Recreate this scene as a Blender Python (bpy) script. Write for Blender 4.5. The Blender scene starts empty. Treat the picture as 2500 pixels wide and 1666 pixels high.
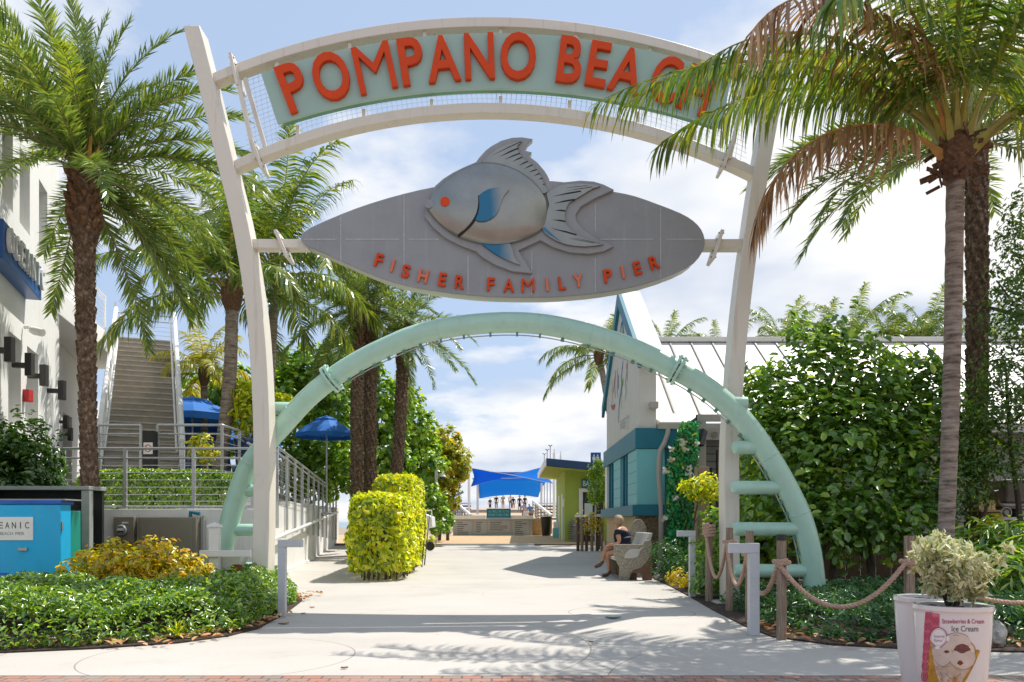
import bpy, bmesh, math, random
import numpy as np
from mathutils import Vector, Matrix, Euler

R = math.radians
rnd = random.Random(7)
rng = np.random.default_rng(11)
SC = bpy.context.scene
COL = SC.collection

# ------------------------------------------------------------------ camera
F, CX, HY, H = 2000.0, 1250.0, 1276.0, 1.2
cam_d = bpy.data.cameras.new('camera')
cam = bpy.data.objects.new('camera', cam_d)
COL.objects.link(cam)
cam.location = (0, 0, H)
cam.rotation_euler = (R(90), 0, 0)
cam_d.sensor_width = 36.0
cam_d.lens = 36.0 * F / 2500.0
cam_d.shift_y = (HY - 833.0) / 2500.0
cam_d.clip_start = 0.1
cam_d.clip_end = 9000
SC.camera = cam

# ------------------------------------------------------------------ sun, sky, exposure
SUN_DIR = Vector((0.42, 0.37, 1.0)).normalized()
SUN_EL = math.asin(SUN_DIR.z)
SUN_AZ = math.atan2(SUN_DIR.x, SUN_DIR.y)
sun_d = bpy.data.lights.new('sun', 'SUN')
sun_d.energy = 4.6
sun_d.angle = R(0.5)
sun_d.color = (1.0, 0.95, 0.87)
sun = bpy.data.objects.new('sun', sun_d)
COL.objects.link(sun)
sun.rotation_euler = (-SUN_DIR).to_track_quat('-Z', 'Y').to_euler()
sun.location = (20, 20, 40)

SC.view_settings.view_transform = 'Standard'
SC.view_settings.look = 'None'
SC.view_settings.exposure = 0.24
SC.view_settings.gamma = 1.0
SC.view_settings.use_curve_mapping = False
SC.cycles.max_bounces = 6
SC.cycles.diffuse_bounces = 3
SC.cycles.glossy_bounces = 3
SC.cycles.transmission_bounces = 4
SC.cycles.transparent_max_bounces = 8
SC.cycles.sample_clamp_indirect = 6.0
SC.cycles.caustics_reflective = False
SC.cycles.caustics_refractive = False

world = bpy.data.worlds.new('World')
SC.world = world
world.use_nodes = True
wt = world.node_tree
wt.nodes.clear()
def N(tree, t, **kw):
    n = tree.nodes.new(t)
    for k, v in kw.items():
        if k in n.inputs.keys() if isinstance(k, str) else False:
            n.inputs[k].default_value = v
        else:
            setattr(n, k, v)
    return n
def mathn(tree, op, a, b=None, clamp=False):
    n = tree.nodes.new('ShaderNodeMath')
    n.operation = op
    n.use_clamp = clamp
    for i, v in enumerate((a, b)):
        if v is None: continue
        if isinstance(v, (int, float)): n.inputs[i].default_value = v
        else: tree.links.new(v, n.inputs[i])
    return n.outputs[0]
def mixc(tree, fac, a, b, blend='MIX'):
    n = tree.nodes.new('ShaderNodeMix')
    n.data_type = 'RGBA'
    n.blend_type = blend
    for sock, v in ((n.inputs[0], fac), (n.inputs[6], a), (n.inputs[7], b)):
        if isinstance(v, (int, float)): sock.default_value = v
        elif isinstance(v, (tuple, list)): sock.default_value = tuple(v) + ((1.0,) if len(v) == 3 else ())
        else: tree.links.new(v, sock)
    return n.outputs[2]
def noise(tree, vec, scale, detail=4.0, rough=0.55, w=None):
    n = tree.nodes.new('ShaderNodeTexNoise')
    n.inputs['Scale'].default_value = scale
    n.inputs['Detail'].default_value = detail
    n.inputs['Roughness'].default_value = rough
    if vec is not None: tree.links.new(vec, n.inputs['Vector'])
    return n.outputs['Fac']
def ramp(tree, fac, stops):
    n = tree.nodes.new('ShaderNodeValToRGB')
    cr = n.color_ramp
    while len(cr.elements) < len(stops): cr.elements.new(0.5)
    for e, (p, c) in zip(cr.elements, stops):
        e.position = p
        e.color = tuple(c) + ((1.0,) if len(c) == 3 else ()) if not isinstance(c, (int, float)) else (c, c, c, 1)
    tree.links.new(fac, n.inputs[0])
    return n.outputs[0]

sky = wt.nodes.new('ShaderNodeTexSky')
sky.sky_type = 'NISHITA'
sky.sun_disc = False
sky.sun_elevation = SUN_EL
sky.sun_rotation = SUN_AZ
sky.air_density = 1.0
sky.dust_density = 1.2
sky.ozone_density = 1.0
tc = wt.nodes.new('ShaderNodeTexCoord')
sep = wt.nodes.new('ShaderNodeSeparateXYZ')
wt.links.new(tc.outputs['Generated'], sep.inputs[0])
den = mathn(wt, 'ADD', mathn(wt, 'MAXIMUM', sep.outputs[2], 0.0), 0.22)
cmb = wt.nodes.new('ShaderNodeCombineXYZ')
wt.links.new(mathn(wt, 'DIVIDE', sep.outputs[0], den), cmb.inputs[0])
wt.links.new(mathn(wt, 'DIVIDE', sep.outputs[1], den), cmb.inputs[1])
cmb.inputs[2].default_value = 3.7
cl1 = noise(wt, cmb.outputs[0], 1.05, 7.0, 0.56)
cl2 = noise(wt, cmb.outputs[0], 3.3, 5.0, 0.55)
cover = mathn(wt, 'ADD', mathn(wt, 'MULTIPLY', cl1, 0.8), mathn(wt, 'MULTIPLY', cl2, 0.2))
# more cloud to the right of the pier and low over the sea, clearer sky to the left
cover = mathn(wt, 'ADD', cover, mathn(wt, 'MULTIPLY', sep.outputs[0], 0.20))
cover = mathn(wt, 'ADD', cover, mathn(wt, 'MULTIPLY', mathn(wt, 'SUBTRACT', 0.35, mathn(wt, 'ABSOLUTE', sep.outputs[2])), 0.16))
mask = ramp(wt, cover, [(0.455, (0, 0, 0)), (0.500, (0.6, 0.6, 0.6)), (0.555, (1, 1, 1))])
shade = noise(wt, cmb.outputs[0], 1.7, 4.0, 0.5)
ccol = ramp(wt, shade, [(0.36, (5.8, 6.6, 8.1)), (0.49, (8.5, 8.8, 9.3)), (0.60, (10.6, 10.4, 10.1))])
tint = mixc(wt, 1.0, sky.outputs[0], (1.05, 1.0, 0.98), 'MULTIPLY')
base = mixc(wt, 0.64, tint, (5.9, 7.5, 10.2))
bg = wt.nodes.new('ShaderNodeBackground')
bg.inputs['Strength'].default_value = 0.09
wt.links.new(mixc(wt, mask, base, ccol), bg.inputs['Color'])
wo = wt.nodes.new('ShaderNodeOutputWorld')
wt.links.new(bg.outputs[0], wo.inputs[0])

# ------------------------------------------------------------------ helpers
ORG = {}
def P(px, py, D):
    return Vector(((px - CX) / F * D, D, H + (HY - py) / F * D))
def XZ(px, py, D):
    return ((px - CX) / F * D, H + (HY - py) / F * D)
def gz(D):
    # the promenade climbs gently towards the pier
    return 0.0 if D < 19 else min(0.45, (D - 19) * 0.45 / 24.0)

def tag(o, label=None, cat=None, group=None, kind=None):
    if label: o['label'] = label
    if cat: o['category'] = cat
    if group: o['group'] = group
    if kind: o['kind'] = kind
    return o
def thing(name, label, cat, loc=(0, 0, 0), group=None, rot=0.0):
    o = bpy.data.objects.new(name, None)
    o.empty_display_size = 0.2
    COL.objects.link(o)
    o.location = loc
    o.rotation_euler = (0, 0, rot)
    ORG[o] = Vector(loc)
    return tag(o, label, cat, group)
def link(name, me, parent=None, org=None):
    o = bpy.data.objects.new(name, me)
    COL.objects.link(o)
    if parent is not None:
        o.parent = parent
        ORG[o] = ORG[parent]
    else:
        o.location = org if org is not None else (0, 0, 0)
        ORG[o] = Vector(o.location)
    return o
def copy_tree(o, parent=None):
    c = o.copy()
    COL.objects.link(c)
    if parent is not None: c.parent = parent
    ORG[c] = Vector((0, 0, 0))
    for ch in list(o.children): copy_tree(ch, c)
    return c

class MB:
    def __init__(s):
        s.v, s.f, s.m, s.mi = [], [], [], 0
    def add(s, vs, fs):
        k = len(s.v)
        s.v += [Vector(v) for v in vs]
        for f in fs:
            s.f.append([k + i for i in f])
            s.m.append(s.mi)
        return s
    def box(s, x0, x1, y0, y1, z0, z1, rot=0.0, piv=None):
        vs = [Vector((x, y, z)) for z in (z0, z1) for y in (y0, y1) for x in (x0, x1)]
        if rot:
            p = Vector(piv) if piv else Vector(((x0 + x1) / 2, (y0 + y1) / 2, 0))
            M = Matrix.Rotation(rot, 3, 'Z')
            vs = [M @ (v - p) + p for v in vs]
        return s.add(vs, [(0, 2, 3, 1), (4, 5, 7, 6), (0, 1, 5, 4), (2, 6, 7, 3), (0, 4, 6, 2), (1, 3, 7, 5)])
    def beam(s, a, b, w, d, up=(0, 0, 1)):
        a, b = Vector(a), Vector(b)
        t = (b - a).normalized()
        u = Vector(up)
        if abs(t.dot(u)) > 0.98: u = Vector((0, 1, 0))
        x = t.cross(u).normalized()
        y = x.cross(t).normalized()
        vs = []
        for p in (a, b):
            for sx, sy in ((-1, -1), (1, -1), (1, 1), (-1, 1)):
                vs.append(p + x * sx * w / 2 + y * sy * d / 2)
        return s.add(vs, [(0, 1, 2, 3), (7, 6, 5, 4), (0, 4, 5, 1), (1, 5, 6, 2), (2, 6, 7, 3), (3, 7, 4, 0)])
    def tube(s, pts, r, n=8, cap=True, ph=0.0):
        pts = [Vector(p) for p in pts]
        rs = r if isinstance(r, (list, tuple)) else [r] * len(pts)
        t = (pts[1] - pts[0]).normalized()
        u = t.cross(Vector((0, 0, 1)))
        if u.length < 0.05: u = t.cross(Vector((0, 1, 0)))
        u.normalize()
        vs, fs = [], []
        for i, p in enumerate(pts):
            if i == 0: tt = pts[1] - pts[0]
            elif i == len(pts) - 1: tt = pts[i] - pts[i - 1]
            else: tt = (pts[i + 1] - pts[i]).normalized() + (pts[i] - pts[i - 1]).normalized()
            tt = tt.normalized()
            u = (u - tt * u.dot(tt)).normalized()
            w = tt.cross(u)
            for k in range(n):
                a = 2 * math.pi * k / n + ph
                vs.append(p + (u * math.cos(a) + w * math.sin(a)) * rs[i])
        for i in range(len(pts) - 1):
            for k in range(n):
                k2 = (k + 1) % n
                fs.append((i * n + k, i * n + k2, (i + 1) * n + k2, (i + 1) * n + k))
        if cap:
            fs.append(tuple(range(n - 1, -1, -1)))
            b = (len(pts) - 1) * n
            fs.append(tuple(range(b, b + n)))
        return s.add(vs, fs)
    def lathe(s, c, prof, n=24, cap=True):
        c = Vector(c)
        vs, fs = [], []
        for r, z in prof:
            for k in range(n):
                a = 2 * math.pi * k / n
                vs.append(c + Vector((r * math.cos(a), r * math.sin(a), z)))
        for i in range(len(prof) - 1):
            for k in range(n):
                k2 = (k + 1) % n
                fs.append((i * n + k, i * n + k2, (i + 1) * n + k2, (i + 1) * n + k))
        if cap:
            fs.append(tuple(range(n - 1, -1, -1)))
            b = (len(prof) - 1) * n
            fs.append(tuple(range(b, b + n)))
        return s.add(vs, fs)
    def prism(s, poly, y0, y1):
        # poly: (x, z) outline, front face at y0 (towards the camera)
        n = len(poly)
        ar = sum(poly[i][0] * poly[(i + 1) % n][1] - poly[(i + 1) % n][0] * poly[i][1] for i in range(n))
        if ar < 0: poly = poly[::-1]
        vs = [(x, y0, z) for x, z in poly] + [(x, y1, z) for x, z in poly]
        fs = [tuple(range(n)), tuple(range(2 * n - 1, n - 1, -1))]
        for i in range(n):
            j = (i + 1) % n
            fs.append((j, i, n + i, n + j))
        return s.add(vs, fs)
    def slab(s, poly, z0, z1):
        # poly: (x, y) outline extruded up
        n = len(poly)
        ar = sum(poly[i][0] * poly[(i + 1) % n][1] - poly[(i + 1) % n][0] * poly[i][1] for i in range(n))
        if ar < 0: poly = poly[::-1]
        vs = [(x, y, z0) for x, y in poly] + [(x, y, z1) for x, y in poly]
        fs = [tuple(range(n - 1, -1, -1)), tuple(range(n, 2 * n))]
        for i in range(n):
            j = (i + 1) % n
            fs.append((i, j, n + j, n + i))
        return s.add(vs, fs)
    def ribbon(s, A, B, y0, y1):
        # A, B: equally long (x, z) polylines; solid strip between them
        n = len(A)
        vs = [(x, y0, z) for x, z in A] + [(x, y0, z) for x, z in B] + [(x, y1, z) for x, z in A] + [(x, y1, z) for x, z in B]
        fs = []
        for i in range(n - 1):
            a, b, c, d = i, i + 1, n + i + 1, n + i
            fs += [(a, b, c, d), (2 * n + d, 2 * n + c, 2 * n + b, 2 * n + a),
                   (a, 2 * n + a, 2 * n + b, b), (d, c, 2 * n + c, 2 * n + d)]
        fs += [(0, n, 3 * n, 2 * n), (n - 1, 3 * n - 1, 4 * n - 1, 2 * n - 1)]
        return s.add(vs, fs)
    def quad(s, a, b, c, d):
        return s.add([a, b, c, d], [(0, 1, 2, 3)])
    def ball(s, c, r, nu=12, nv=8, sc=(1, 1, 1)):
        c = Vector(c)
        vs, fs = [c + Vector((0, 0, r * sc[2]))], []
        for j in range(1, nv):
            t = math.pi * j / nv
            for i in range(nu):
                a = 2 * math.pi * i / nu
                vs.append(c + Vector((r * sc[0] * math.sin(t) * math.cos(a), r * sc[1] * math.sin(t) * math.sin(a), r * sc[2] * math.cos(t))))
        vs.append(c + Vector((0, 0, -r * sc[2])))
        for i in range(nu): fs.append((0, 1 + i, 1 + (i + 1) % nu))
        for j in range(nv - 2):
            for i in range(nu):
                a, b = 1 + j * nu + i, 1 + j * nu + (i + 1) % nu
                fs.append((a, a + nu, b + nu, b))
        L = len(vs) - 1
        for i in range(nu): fs.append((L, 1 + (nv - 2) * nu + (i + 1) % nu, 1 + (nv - 2) * nu + i))
        return s.add(vs, fs)
    def build(s, name, mat, parent=None, org=None, smooth=False, bevel=0.0, sharp=35, seg=2, fix=True):
        if parent is not None: o0 = ORG[parent]
        else:
            if org is None:
                xs = [v.x for v in s.v]; ys = [v.y for v in s.v]; zs = [v.z for v in s.v]
                org = ((min(xs) + max(xs)) / 2, (min(ys) + max(ys)) / 2, min(zs))
            o0 = Vector(org)
        me = bpy.data.meshes.new(name)
        me.from_pydata([v - o0 for v in s.v], [], s.f)
        for m in (mat if isinstance(mat, (list, tuple)) else [mat]): me.materials.append(m)
        if isinstance(mat, (list, tuple)): me.polygons.foreach_set('material_index', s.m)
        if fix:
            bm = bmesh.new(); bm.from_mesh(me)
            bmesh.ops.recalc_face_normals(bm, faces=bm.faces[:])
            bm.to_mesh(me); bm.free()
        if smooth:
            me.polygons.foreach_set('use_smooth', [True] * len(me.polygons))
            me.set_sharp_from_angle(angle=R(sharp))
        me.update()
        o = link(name, me, parent, o0)
        if bevel > 0:
            b = o.modifiers.new('bevel', 'BEVEL')
            b.width = bevel; b.segments = seg; b.limit_method = 'ANGLE'; b.angle_limit = R(40)
        return o

# ------------------------------------------------------------------ materials
def newmat(name):
    m = bpy.data.materials.new(name)
    m.use_nodes = True
    t = m.node_tree
    t.nodes.clear()
    out = t.nodes.new('ShaderNodeOutputMaterial')
    return m, t, out
def pm(name, col, rough=0.5, var=0.10, scale=3.0, bump=0.0, bscale=40.0, metal=0.0, spec=0.5, dirt=None, dscale=1.5, dlo=0.55, dhi=0.75, coords='Object', coat=0.0, streak=None, sk=(0.56, 0.74)):
    """painted / mineral surface: base colour, soft mottling, optional stains and fine relief"""
    m, t, out = newmat(name)
    b = t.nodes.new('ShaderNodeBsdfPrincipled')
    tcn = t.nodes.new('ShaderNodeTexCoord')
    v = tcn.outputs[coords]
    n1 = noise(t, v, scale, 6.0, 0.6)
    lo = tuple(c * (1 - var) for c in col); hi = tuple(min(1, c * (1 + var)) for c in col)
    c = ramp(t, n1, [(0.3, lo), (0.7, hi)])
    if dirt:
        n2 = noise(t, v, dscale, 8.0, 0.65)
        c = mixc(t, ramp(t, n2, [(dlo, 0.0), (dhi, 1.0)]), c, dirt)
    if streak:
        # rain streaks and grime running down the surface
        mp = t.nodes.new('ShaderNodeMapping'); mp.inputs['Scale'].default_value = (9, 9, 0.55)
        t.links.new(v, mp.inputs[0])
        c = mixc(t, ramp(t, noise(t, mp.outputs[0], 1.3, 7.0, 0.62), [(sk[0], 0.0), (sk[1], 0.75)]), c, streak)
    t.links.new(c, b.inputs['Base Color'])
    rr = mathn(t, 'ADD', mathn(t, 'MULTIPLY', n1, 0.2), rough - 0.1, True)
    t.links.new(rr, b.inputs['Roughness'])
    b.inputs['Metallic'].default_value = metal
    b.inputs['Specular IOR Level'].default_value = spec
    b.inputs['Coat Weight'].default_value = coat
    if bump:
        bn = t.nodes.new('ShaderNodeBump')
        bn.inputs['Strength'].default_value = bump
        bn.inputs['Distance'].default_value = 0.02
        t.links.new(noise(t, v, bscale, 5.0, 0.6), bn.inputs['Height'])
        t.links.new(bn.outputs[0], b.inputs['Normal'])
    t.links.new(b.outputs[0], out.inputs[0])
    return m
def leafmat(name, cols, trans=0.38, gloss=0.10, rough=0.35, pos=None, tcol=None, gain=1.88):
    """leaf colour differs from leaf to leaf; light passes through the blade"""
    cols = [(min(.8, a * gain), min(.8, b_ * gain * 1.02), min(.7, c_ * gain * .85)) for a, b_, c_ in cols]
    gloss *= 0.55; trans = min(.55, trans + .08)
    m, t, out = newmat(name)
    g = t.nodes.new('ShaderNodeNewGeometry')
    k = len(cols)
    c = ramp(t, g.outputs['Random Per Island'], [((i / (k - 1)) if pos is None else pos[i], cc) for i, cc in enumerate(cols)])
    d = t.nodes.new('ShaderNodeBsdfDiffuse')
    tr = t.nodes.new('ShaderNodeBsdfTranslucent')
    gl = t.nodes.new('ShaderNodeBsdfGlossy')
    gl.inputs['Roughness'].default_value = rough
    t.links.new(c, d.inputs[0])
    warm = mixc(t, 1.0, c, tcol or (1.5, 1.25, 0.5), 'MULTIPLY')
    t.links.new(warm, tr.inputs[0])
    s1 = t.nodes.new('ShaderNodeMixShader'); s1.inputs[0].default_value = trans
    t.links.new(d.outputs[0], s1.inputs[1]); t.links.new(tr.outputs[0], s1.inputs[2])
    s2 = t.nodes.new('ShaderNodeMixShader')
    s2.inputs[0].default_value = gloss
    t.links.new(s1.outputs[0], s2.inputs[1]); t.links.new(gl.outputs[0], s2.inputs[2])
    t.links.new(s2.outputs[0], out.inputs[0])
    return m

M = {}
M['gate_white'] = pm('gate_white_paint', (0.70, 0.66, 0.575), 0.4, 0.03, 1.5, 0.05, 60, dirt=(0.52, 0.46, 0.38), dscale=2.2, dlo=0.60, dhi=0.95, streak=(0.50, 0.42, 0.33))
M['mint'] = pm('mint_paint', (0.41, 0.64, 0.52), 0.30, 0.07, 2.0, 0.05, 60, dirt=(0.35, 0.55, 0.44), dscale=3, dlo=0.55, dhi=0.85, coat=0.15, streak=(0.50, 0.66, 0.56))
M['mint_panel'] = pm('mint_sign_panel', (0.33, 0.485, 0.42), 0.5, 0.05, 1.2)
M['mint_dark'] = pm('dark_mint_panel_edge', (0.10, 0.26, 0.18), 0.5, 0.06, 2)
M['orange'] = pm('orange_letter_paint', (0.64, 0.062, 0.006), 0.5, 0.09, 4, spec=0.25)
M['salmon'] = pm('faded_orange_letter_face', (0.72, 0.17, 0.075), 0.5, 0.06, 5)
M['board'] = pm('grey_board_paint', (0.285, 0.298, 0.308), 0.40, 0.07, 0.9, 0.04, 50, dirt=(0.22, 0.225, 0.235), dscale=1.6, dlo=0.5, dhi=0.9, streak=(0.36, 0.365, 0.365))
M['board_edge'] = pm('board_edge_cream', (0.50, 0.50, 0.45), 0.5, 0.05, 2, dirt=(0.36, 0.35, 0.30), dscale=3, dlo=0.55, dhi=0.8)
M['seam'] = pm('pale_seam', (0.43, 0.44, 0.45), 0.6, 0.2, 30)
M['fish'] = pm('brushed_fish_metal', (0.31, 0.312, 0.288), 0.33, 0.20, 1.6, 0.03, 90, metal=0.72, dirt=(0.27, 0.28, 0.25), dscale=2.0, dlo=0.5, dhi=0.8)
M['groove'] = pm('fish_groove_dark', (0.012, 0.013, 0.014), 0.7, 0.1, 5)
M['fishblue'] = pm('fish_blue_paint', (0.025, 0.17, 0.30), 0.35, 0.12, 3)
M['steel'] = pm('galvanised_steel', (0.42, 0.43, 0.44), 0.4, 0.12, 12, metal=0.75)
M['bolt'] = pm('bolt_steel', (0.33, 0.31, 0.28), 0.45, 0.15, 30, metal=0.6)
M['stucco'] = pm('white_stucco', (0.78, 0.775, 0.76), 0.85, 0.03, 1.0, 0.25, 130, dirt=(0.66, 0.645, 0.61), dscale=0.9, dlo=0.55, dhi=0.95, streak=(0.64, 0.61, 0.56))
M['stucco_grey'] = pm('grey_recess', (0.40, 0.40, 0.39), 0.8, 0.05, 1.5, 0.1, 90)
M['dark_glass'] = pm('dark_window_glass', (0.05, 0.055, 0.06), 0.08, 0.2, 1.0, spec=0.8)
M['lamp_dark'] = pm('dark_bronze_lamp', (0.035, 0.03, 0.028), 0.4, 0.2, 8)
M['sign_blue'] = pm('sign_blue', (0.012, 0.10, 0.36), 0.35, 0.08, 3)
M['letter_white'] = pm('white_letter', (0.80, 0.80, 0.78), 0.45, 0.04, 6)
M['red'] = pm('alarm_red', (0.50, 0.02, 0.025), 0.4, 0.1, 10)
M['stair'] = pm('stair_concrete', (0.34, 0.305, 0.26), 0.85, 0.14, 3.0, 0.2, 60, dirt=(0.36, 0.33, 0.29), dscale=4, dlo=0.55, dhi=0.72)
M['rail_white'] = pm('white_rail_paint', (0.76, 0.76, 0.75), 0.4, 0.03, 4, dirt=(0.45, 0.40, 0.33), dscale=6, dlo=0.68, dhi=0.8)
M['rail_grey'] = pm('aluminium_rail', (0.47, 0.48, 0.49), 0.35, 0.1, 10, metal=0.55)
M['box_blue'] = pm('utility_blue_paint', (0.006, 0.43, 0.80), 0.34, 0.05, 1.5, 0.05, 130, dirt=(0.02, 0.33, 0.58), dscale=3, dlo=0.5, dhi=0.8, streak=(0.10, 0.42, 0.62), sk=(0.6, 0.8))
M['box_royal'] = pm('utility_royal_trim', (0.006, 0.10, 0.50), 0.35, 0.06, 3)
M['box_teal'] = pm('transformer_teal', (0.006, 0.26, 0.20), 0.4, 0.08, 3)
M['enclosure'] = pm('enclosure_grey', (0.30, 0.32, 0.30), 0.6, 0.12, 4, 0.1, 50)
M['cabinet'] = pm('meter_cabinet_taupe', (0.27, 0.245, 0.19), 0.45, 0.08, 2.5, metal=0.2, dirt=(0.13, 0.11, 0.08), dscale=5, dlo=0.6, dhi=0.85)
M['black'] = pm('black_plastic', (0.012, 0.012, 0.013), 0.45, 0.2, 8)
M['white_plain'] = pm('white_paint', (0.74, 0.735, 0.71), 0.5, 0.04, 5, dirt=(0.55, 0.50, 0.42), dscale=5, dlo=0.62, dhi=0.85)
M['bollard'] = pm('grey_white_bollard_paint', (0.52, 0.535, 0.55), 0.45, 0.05, 7, 0.1, 50, dirt=(0.40, 0.40, 0.41), dscale=9, dlo=0.6, dhi=0.8)
M['rust'] = pm('rust_patch', (0.20, 0.065, 0.02), 0.9, 0.35, 15)
M['teal'] = pm('teal_trim_paint', (0.006, 0.15, 0.215), 0.5, 0.07, 2.5, 0.05, 60)
M['teal_light'] = pm('light_teal_shutter', (0.17, 0.49, 0.53), 0.5, 0.04, 3, 0.05, 70)
M['cream_wall'] = pm('cream_wall', (0.62, 0.60, 0.56), 0.8, 0.04, 1.4, 0.15, 90, dirt=(0.5, 0.48, 0.44), dscale=1.4, dlo=0.6, dhi=0.9, streak=(0.48, 0.45, 0.40))
M['pale_cyan'] = pm('pale_cyan_roof', (0.58, 0.68, 0.69), 0.7, 0.05, 2, 0.3, 15)
M['tan'] = pm('tan_block', (0.55, 0.41, 0.24), 0.8, 0.06, 2, 0.2, 60)
M['coral'] = pm('coral_stone', (0.17, 0.12, 0.075), 0.95, 0.75, 22, 0.9, 25)
M['metal_roof'] = pm('white_metal_roof', (0.66, 0.64, 0.595), 0.42, 0.04, 2.5, dirt=(0.52, 0.49, 0.44), dscale=1.2, dlo=0.5, dhi=0.9)
M['seam_dark'] = pm('roof_seam', (0.24, 0.22, 0.19), 0.5, 0.1, 8)
M['grey_trim'] = pm('greige_trim', (0.40, 0.375, 0.33), 0.6, 0.06, 4)
M['siding'] = pm('grey_siding', (0.22, 0.21, 0.185), 0.7, 0.08, 4)
M['brown_board'] = pm('brown_sign_board', (0.36, 0.24, 0.18), 0.7, 0.1, 5, 0.2, 30)
M['dark_wood'] = pm('dark_wood', (0.045, 0.024, 0.016), 0.7, 0.3, 9)
M['lime_wall'] = pm('lime_green_wall', (0.36, 0.46, 0.085), 0.8, 0.05, 2, 0.1, 60)
M['navy'] = pm('navy_fascia', (0.008, 0.05, 0.13), 0.45, 0.1, 3)

M['umbrella'] = pm('blue_canvas', (0.008, 0.14, 0.50), 0.75, 0.10, 2.0)
M['pot_blue'] = pm('navy_glazed_pot', (0.012, 0.05, 0.16), 0.2, 0.1, 4, coat=0.5)
M['pot_white'] = pm('white_glossy_pot', (0.74, 0.71, 0.69), 0.25, 0.02, 2, coat=0.4)
M['soil'] = pm('dark_potting_soil', (0.020, 0.014, 0.010), 0.95, 0.6, 35, 0.9, 60, dirt=(0.16, 0.12, 0.08), dscale=45, dlo=0.66, dhi=0.72)
M['pink'] = pm('pink_band', (0.70, 0.16, 0.22), 0.4, 0.05, 8)
M['print_red'] = pm('dark_pink_ink', (0.42, 0.04, 0.10), 0.4, 0.08, 8)
M['print_grey'] = pm('dark_print_ink', (0.10, 0.085, 0.085), 0.4, 0.1, 8)
M['ice'] = pm('ice_cream_print', (0.50, 0.37, 0.27), 0.35, 0.28, 14, dirt=(0.74, 0.66, 0.58), dscale=9, dlo=0.45, dhi=0.65)
M['ice2'] = pm('ice_cream_scoop_print', (0.63, 0.53, 0.45), 0.35, 0.14, 11, dirt=(0.55, 0.42, 0.33), dscale=17, dlo=0.58, dhi=0.66)
M['berry'] = pm('berry_swirl_print', (0.17, 0.055, 0.05), 0.35, 0.5, 45)
M['waffle'] = pm('waffle_print', (0.52, 0.26, 0.03), 0.4, 0.35, 28)
M['rope'] = pm('manila_rope', (0.47, 0.31, 0.225), 0.9, 0.2, 40)
M['concrete_bench'] = pm('pebbled_concrete', (0.33, 0.29, 0.23), 0.9, 0.55, 38, 0.8, 45)
M['bench_smooth'] = pm('smooth_concrete', (0.52, 0.50, 0.47), 0.8, 0.1, 8, 0.2, 60)
M['bench_brown'] = pm('brown_bench_face', (0.16, 0.085, 0.05), 0.8, 0.2, 10)
M['rock'] = pm('pale_limestone', (0.46, 0.43, 0.38), 0.95, 0.4, 9, 0.9, 18)
M['machine'] = pm('worn_machine_grey', (0.16, 0.13, 0.11), 0.6, 0.3, 9)
M['crate'] = pm('brown_crate_wood', (0.16, 0.085, 0.035), 0.8, 0.25, 9)
M['silver_wood'] = None
M['skin'] = pm('skin', (0.46, 0.235, 0.14), 0.5, 0.06, 9)
M['skin_pale'] = pm('pale_skin', (0.60, 0.36, 0.26), 0.5, 0.06, 9)
M['hair'] = pm('light_brown_hair', (0.36, 0.26, 0.15), 0.6, 0.35, 40, 0.6, 60)
M['hair_dark'] = pm('dark_hair', (0.03, 0.02, 0.015), 0.6, 0.3, 30)
M['navy_cloth'] = pm('navy_knit', (0.010, 0.012, 0.030), 0.9, 0.2, 25)
M['stripe_cloth'] = pm('grey_stripe_knit', (0.22, 0.25, 0.30), 0.9, 0.15, 30)
M['denim'] = pm('blue_denim', (0.05, 0.10, 0.19), 0.9, 0.15, 25)
M['shoe'] = pm('brown_leather', (0.10, 0.052, 0.026), 0.6, 0.2, 20)
M['boardwalk'] = pm('pier_boards', (0.50, 0.345, 0.19), 0.85, 0.2, 6)
M['trim_pale'] = pm('pale_boards', (0.50, 0.50, 0.49), 0.8, 0.1, 8)
M['sea'] = pm('sea_water', (0.02, 0.16, 0.19), 0.15, 0.2, 0.2, 0.4, 0.8)
M['vine_base'] = pm('green_fabric', (0.015, 0.12, 0.06), 0.9, 0.4, 9)
M['leaf_red'] = pm('dry_red_leaf', (0.34, 0.05, 0.02), 0.8, 0.3, 20)
M['leaf_tan'] = pm('dry_tan_leaf', (0.36, 0.18, 0.08), 0.85, 0.35, 20)
M['leaf_green'] = pm('green_litter', (0.01, 0.20, 0.08), 0.6, 0.3, 20)

def woodmat(name, a, b, scale=14):
    m, t, out = newmat(name)
    p = t.nodes.new('ShaderNodeBsdfPrincipled')
    tcn = t.nodes.new('ShaderNodeTexCoord')
    mp = t.nodes.new('ShaderNodeMapping')
    mp.inputs['Scale'].default_value = (9, 9, 0.6)
    t.links.new(tcn.outputs['Object'], mp.inputs[0])
    n1 = noise(t, mp.outputs[0], scale * 0.6, 6, 0.7)
    c = ramp(t, n1, [(0.3, a), (0.52, tuple((x + y) / 2 for x, y in zip(a, b))), (0.7, b)])
    t.links.new(c, p.inputs['Base Color'])
    p.inputs['Roughness'].default_value = 0.85
    bn = t.nodes.new('ShaderNodeBump')
    bn.inputs['Strength'].default_value = 0.6; bn.inputs['Distance'].default_value = 0.01
    t.links.new(n1, bn.inputs['Height']); t.links.new(bn.outputs[0], p.inputs['Normal'])
    t.links.new(p.outputs[0], out.inputs[0])
    return m
M['post_wood'] = woodmat('weathered_post_wood', (0.13, 0.085, 0.055), (0.42, 0.32, 0.235))
M['fence_wood'] = woodmat('brown_fence_wood', (0.055, 0.03, 0.018), (0.16, 0.10, 0.06))

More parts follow.
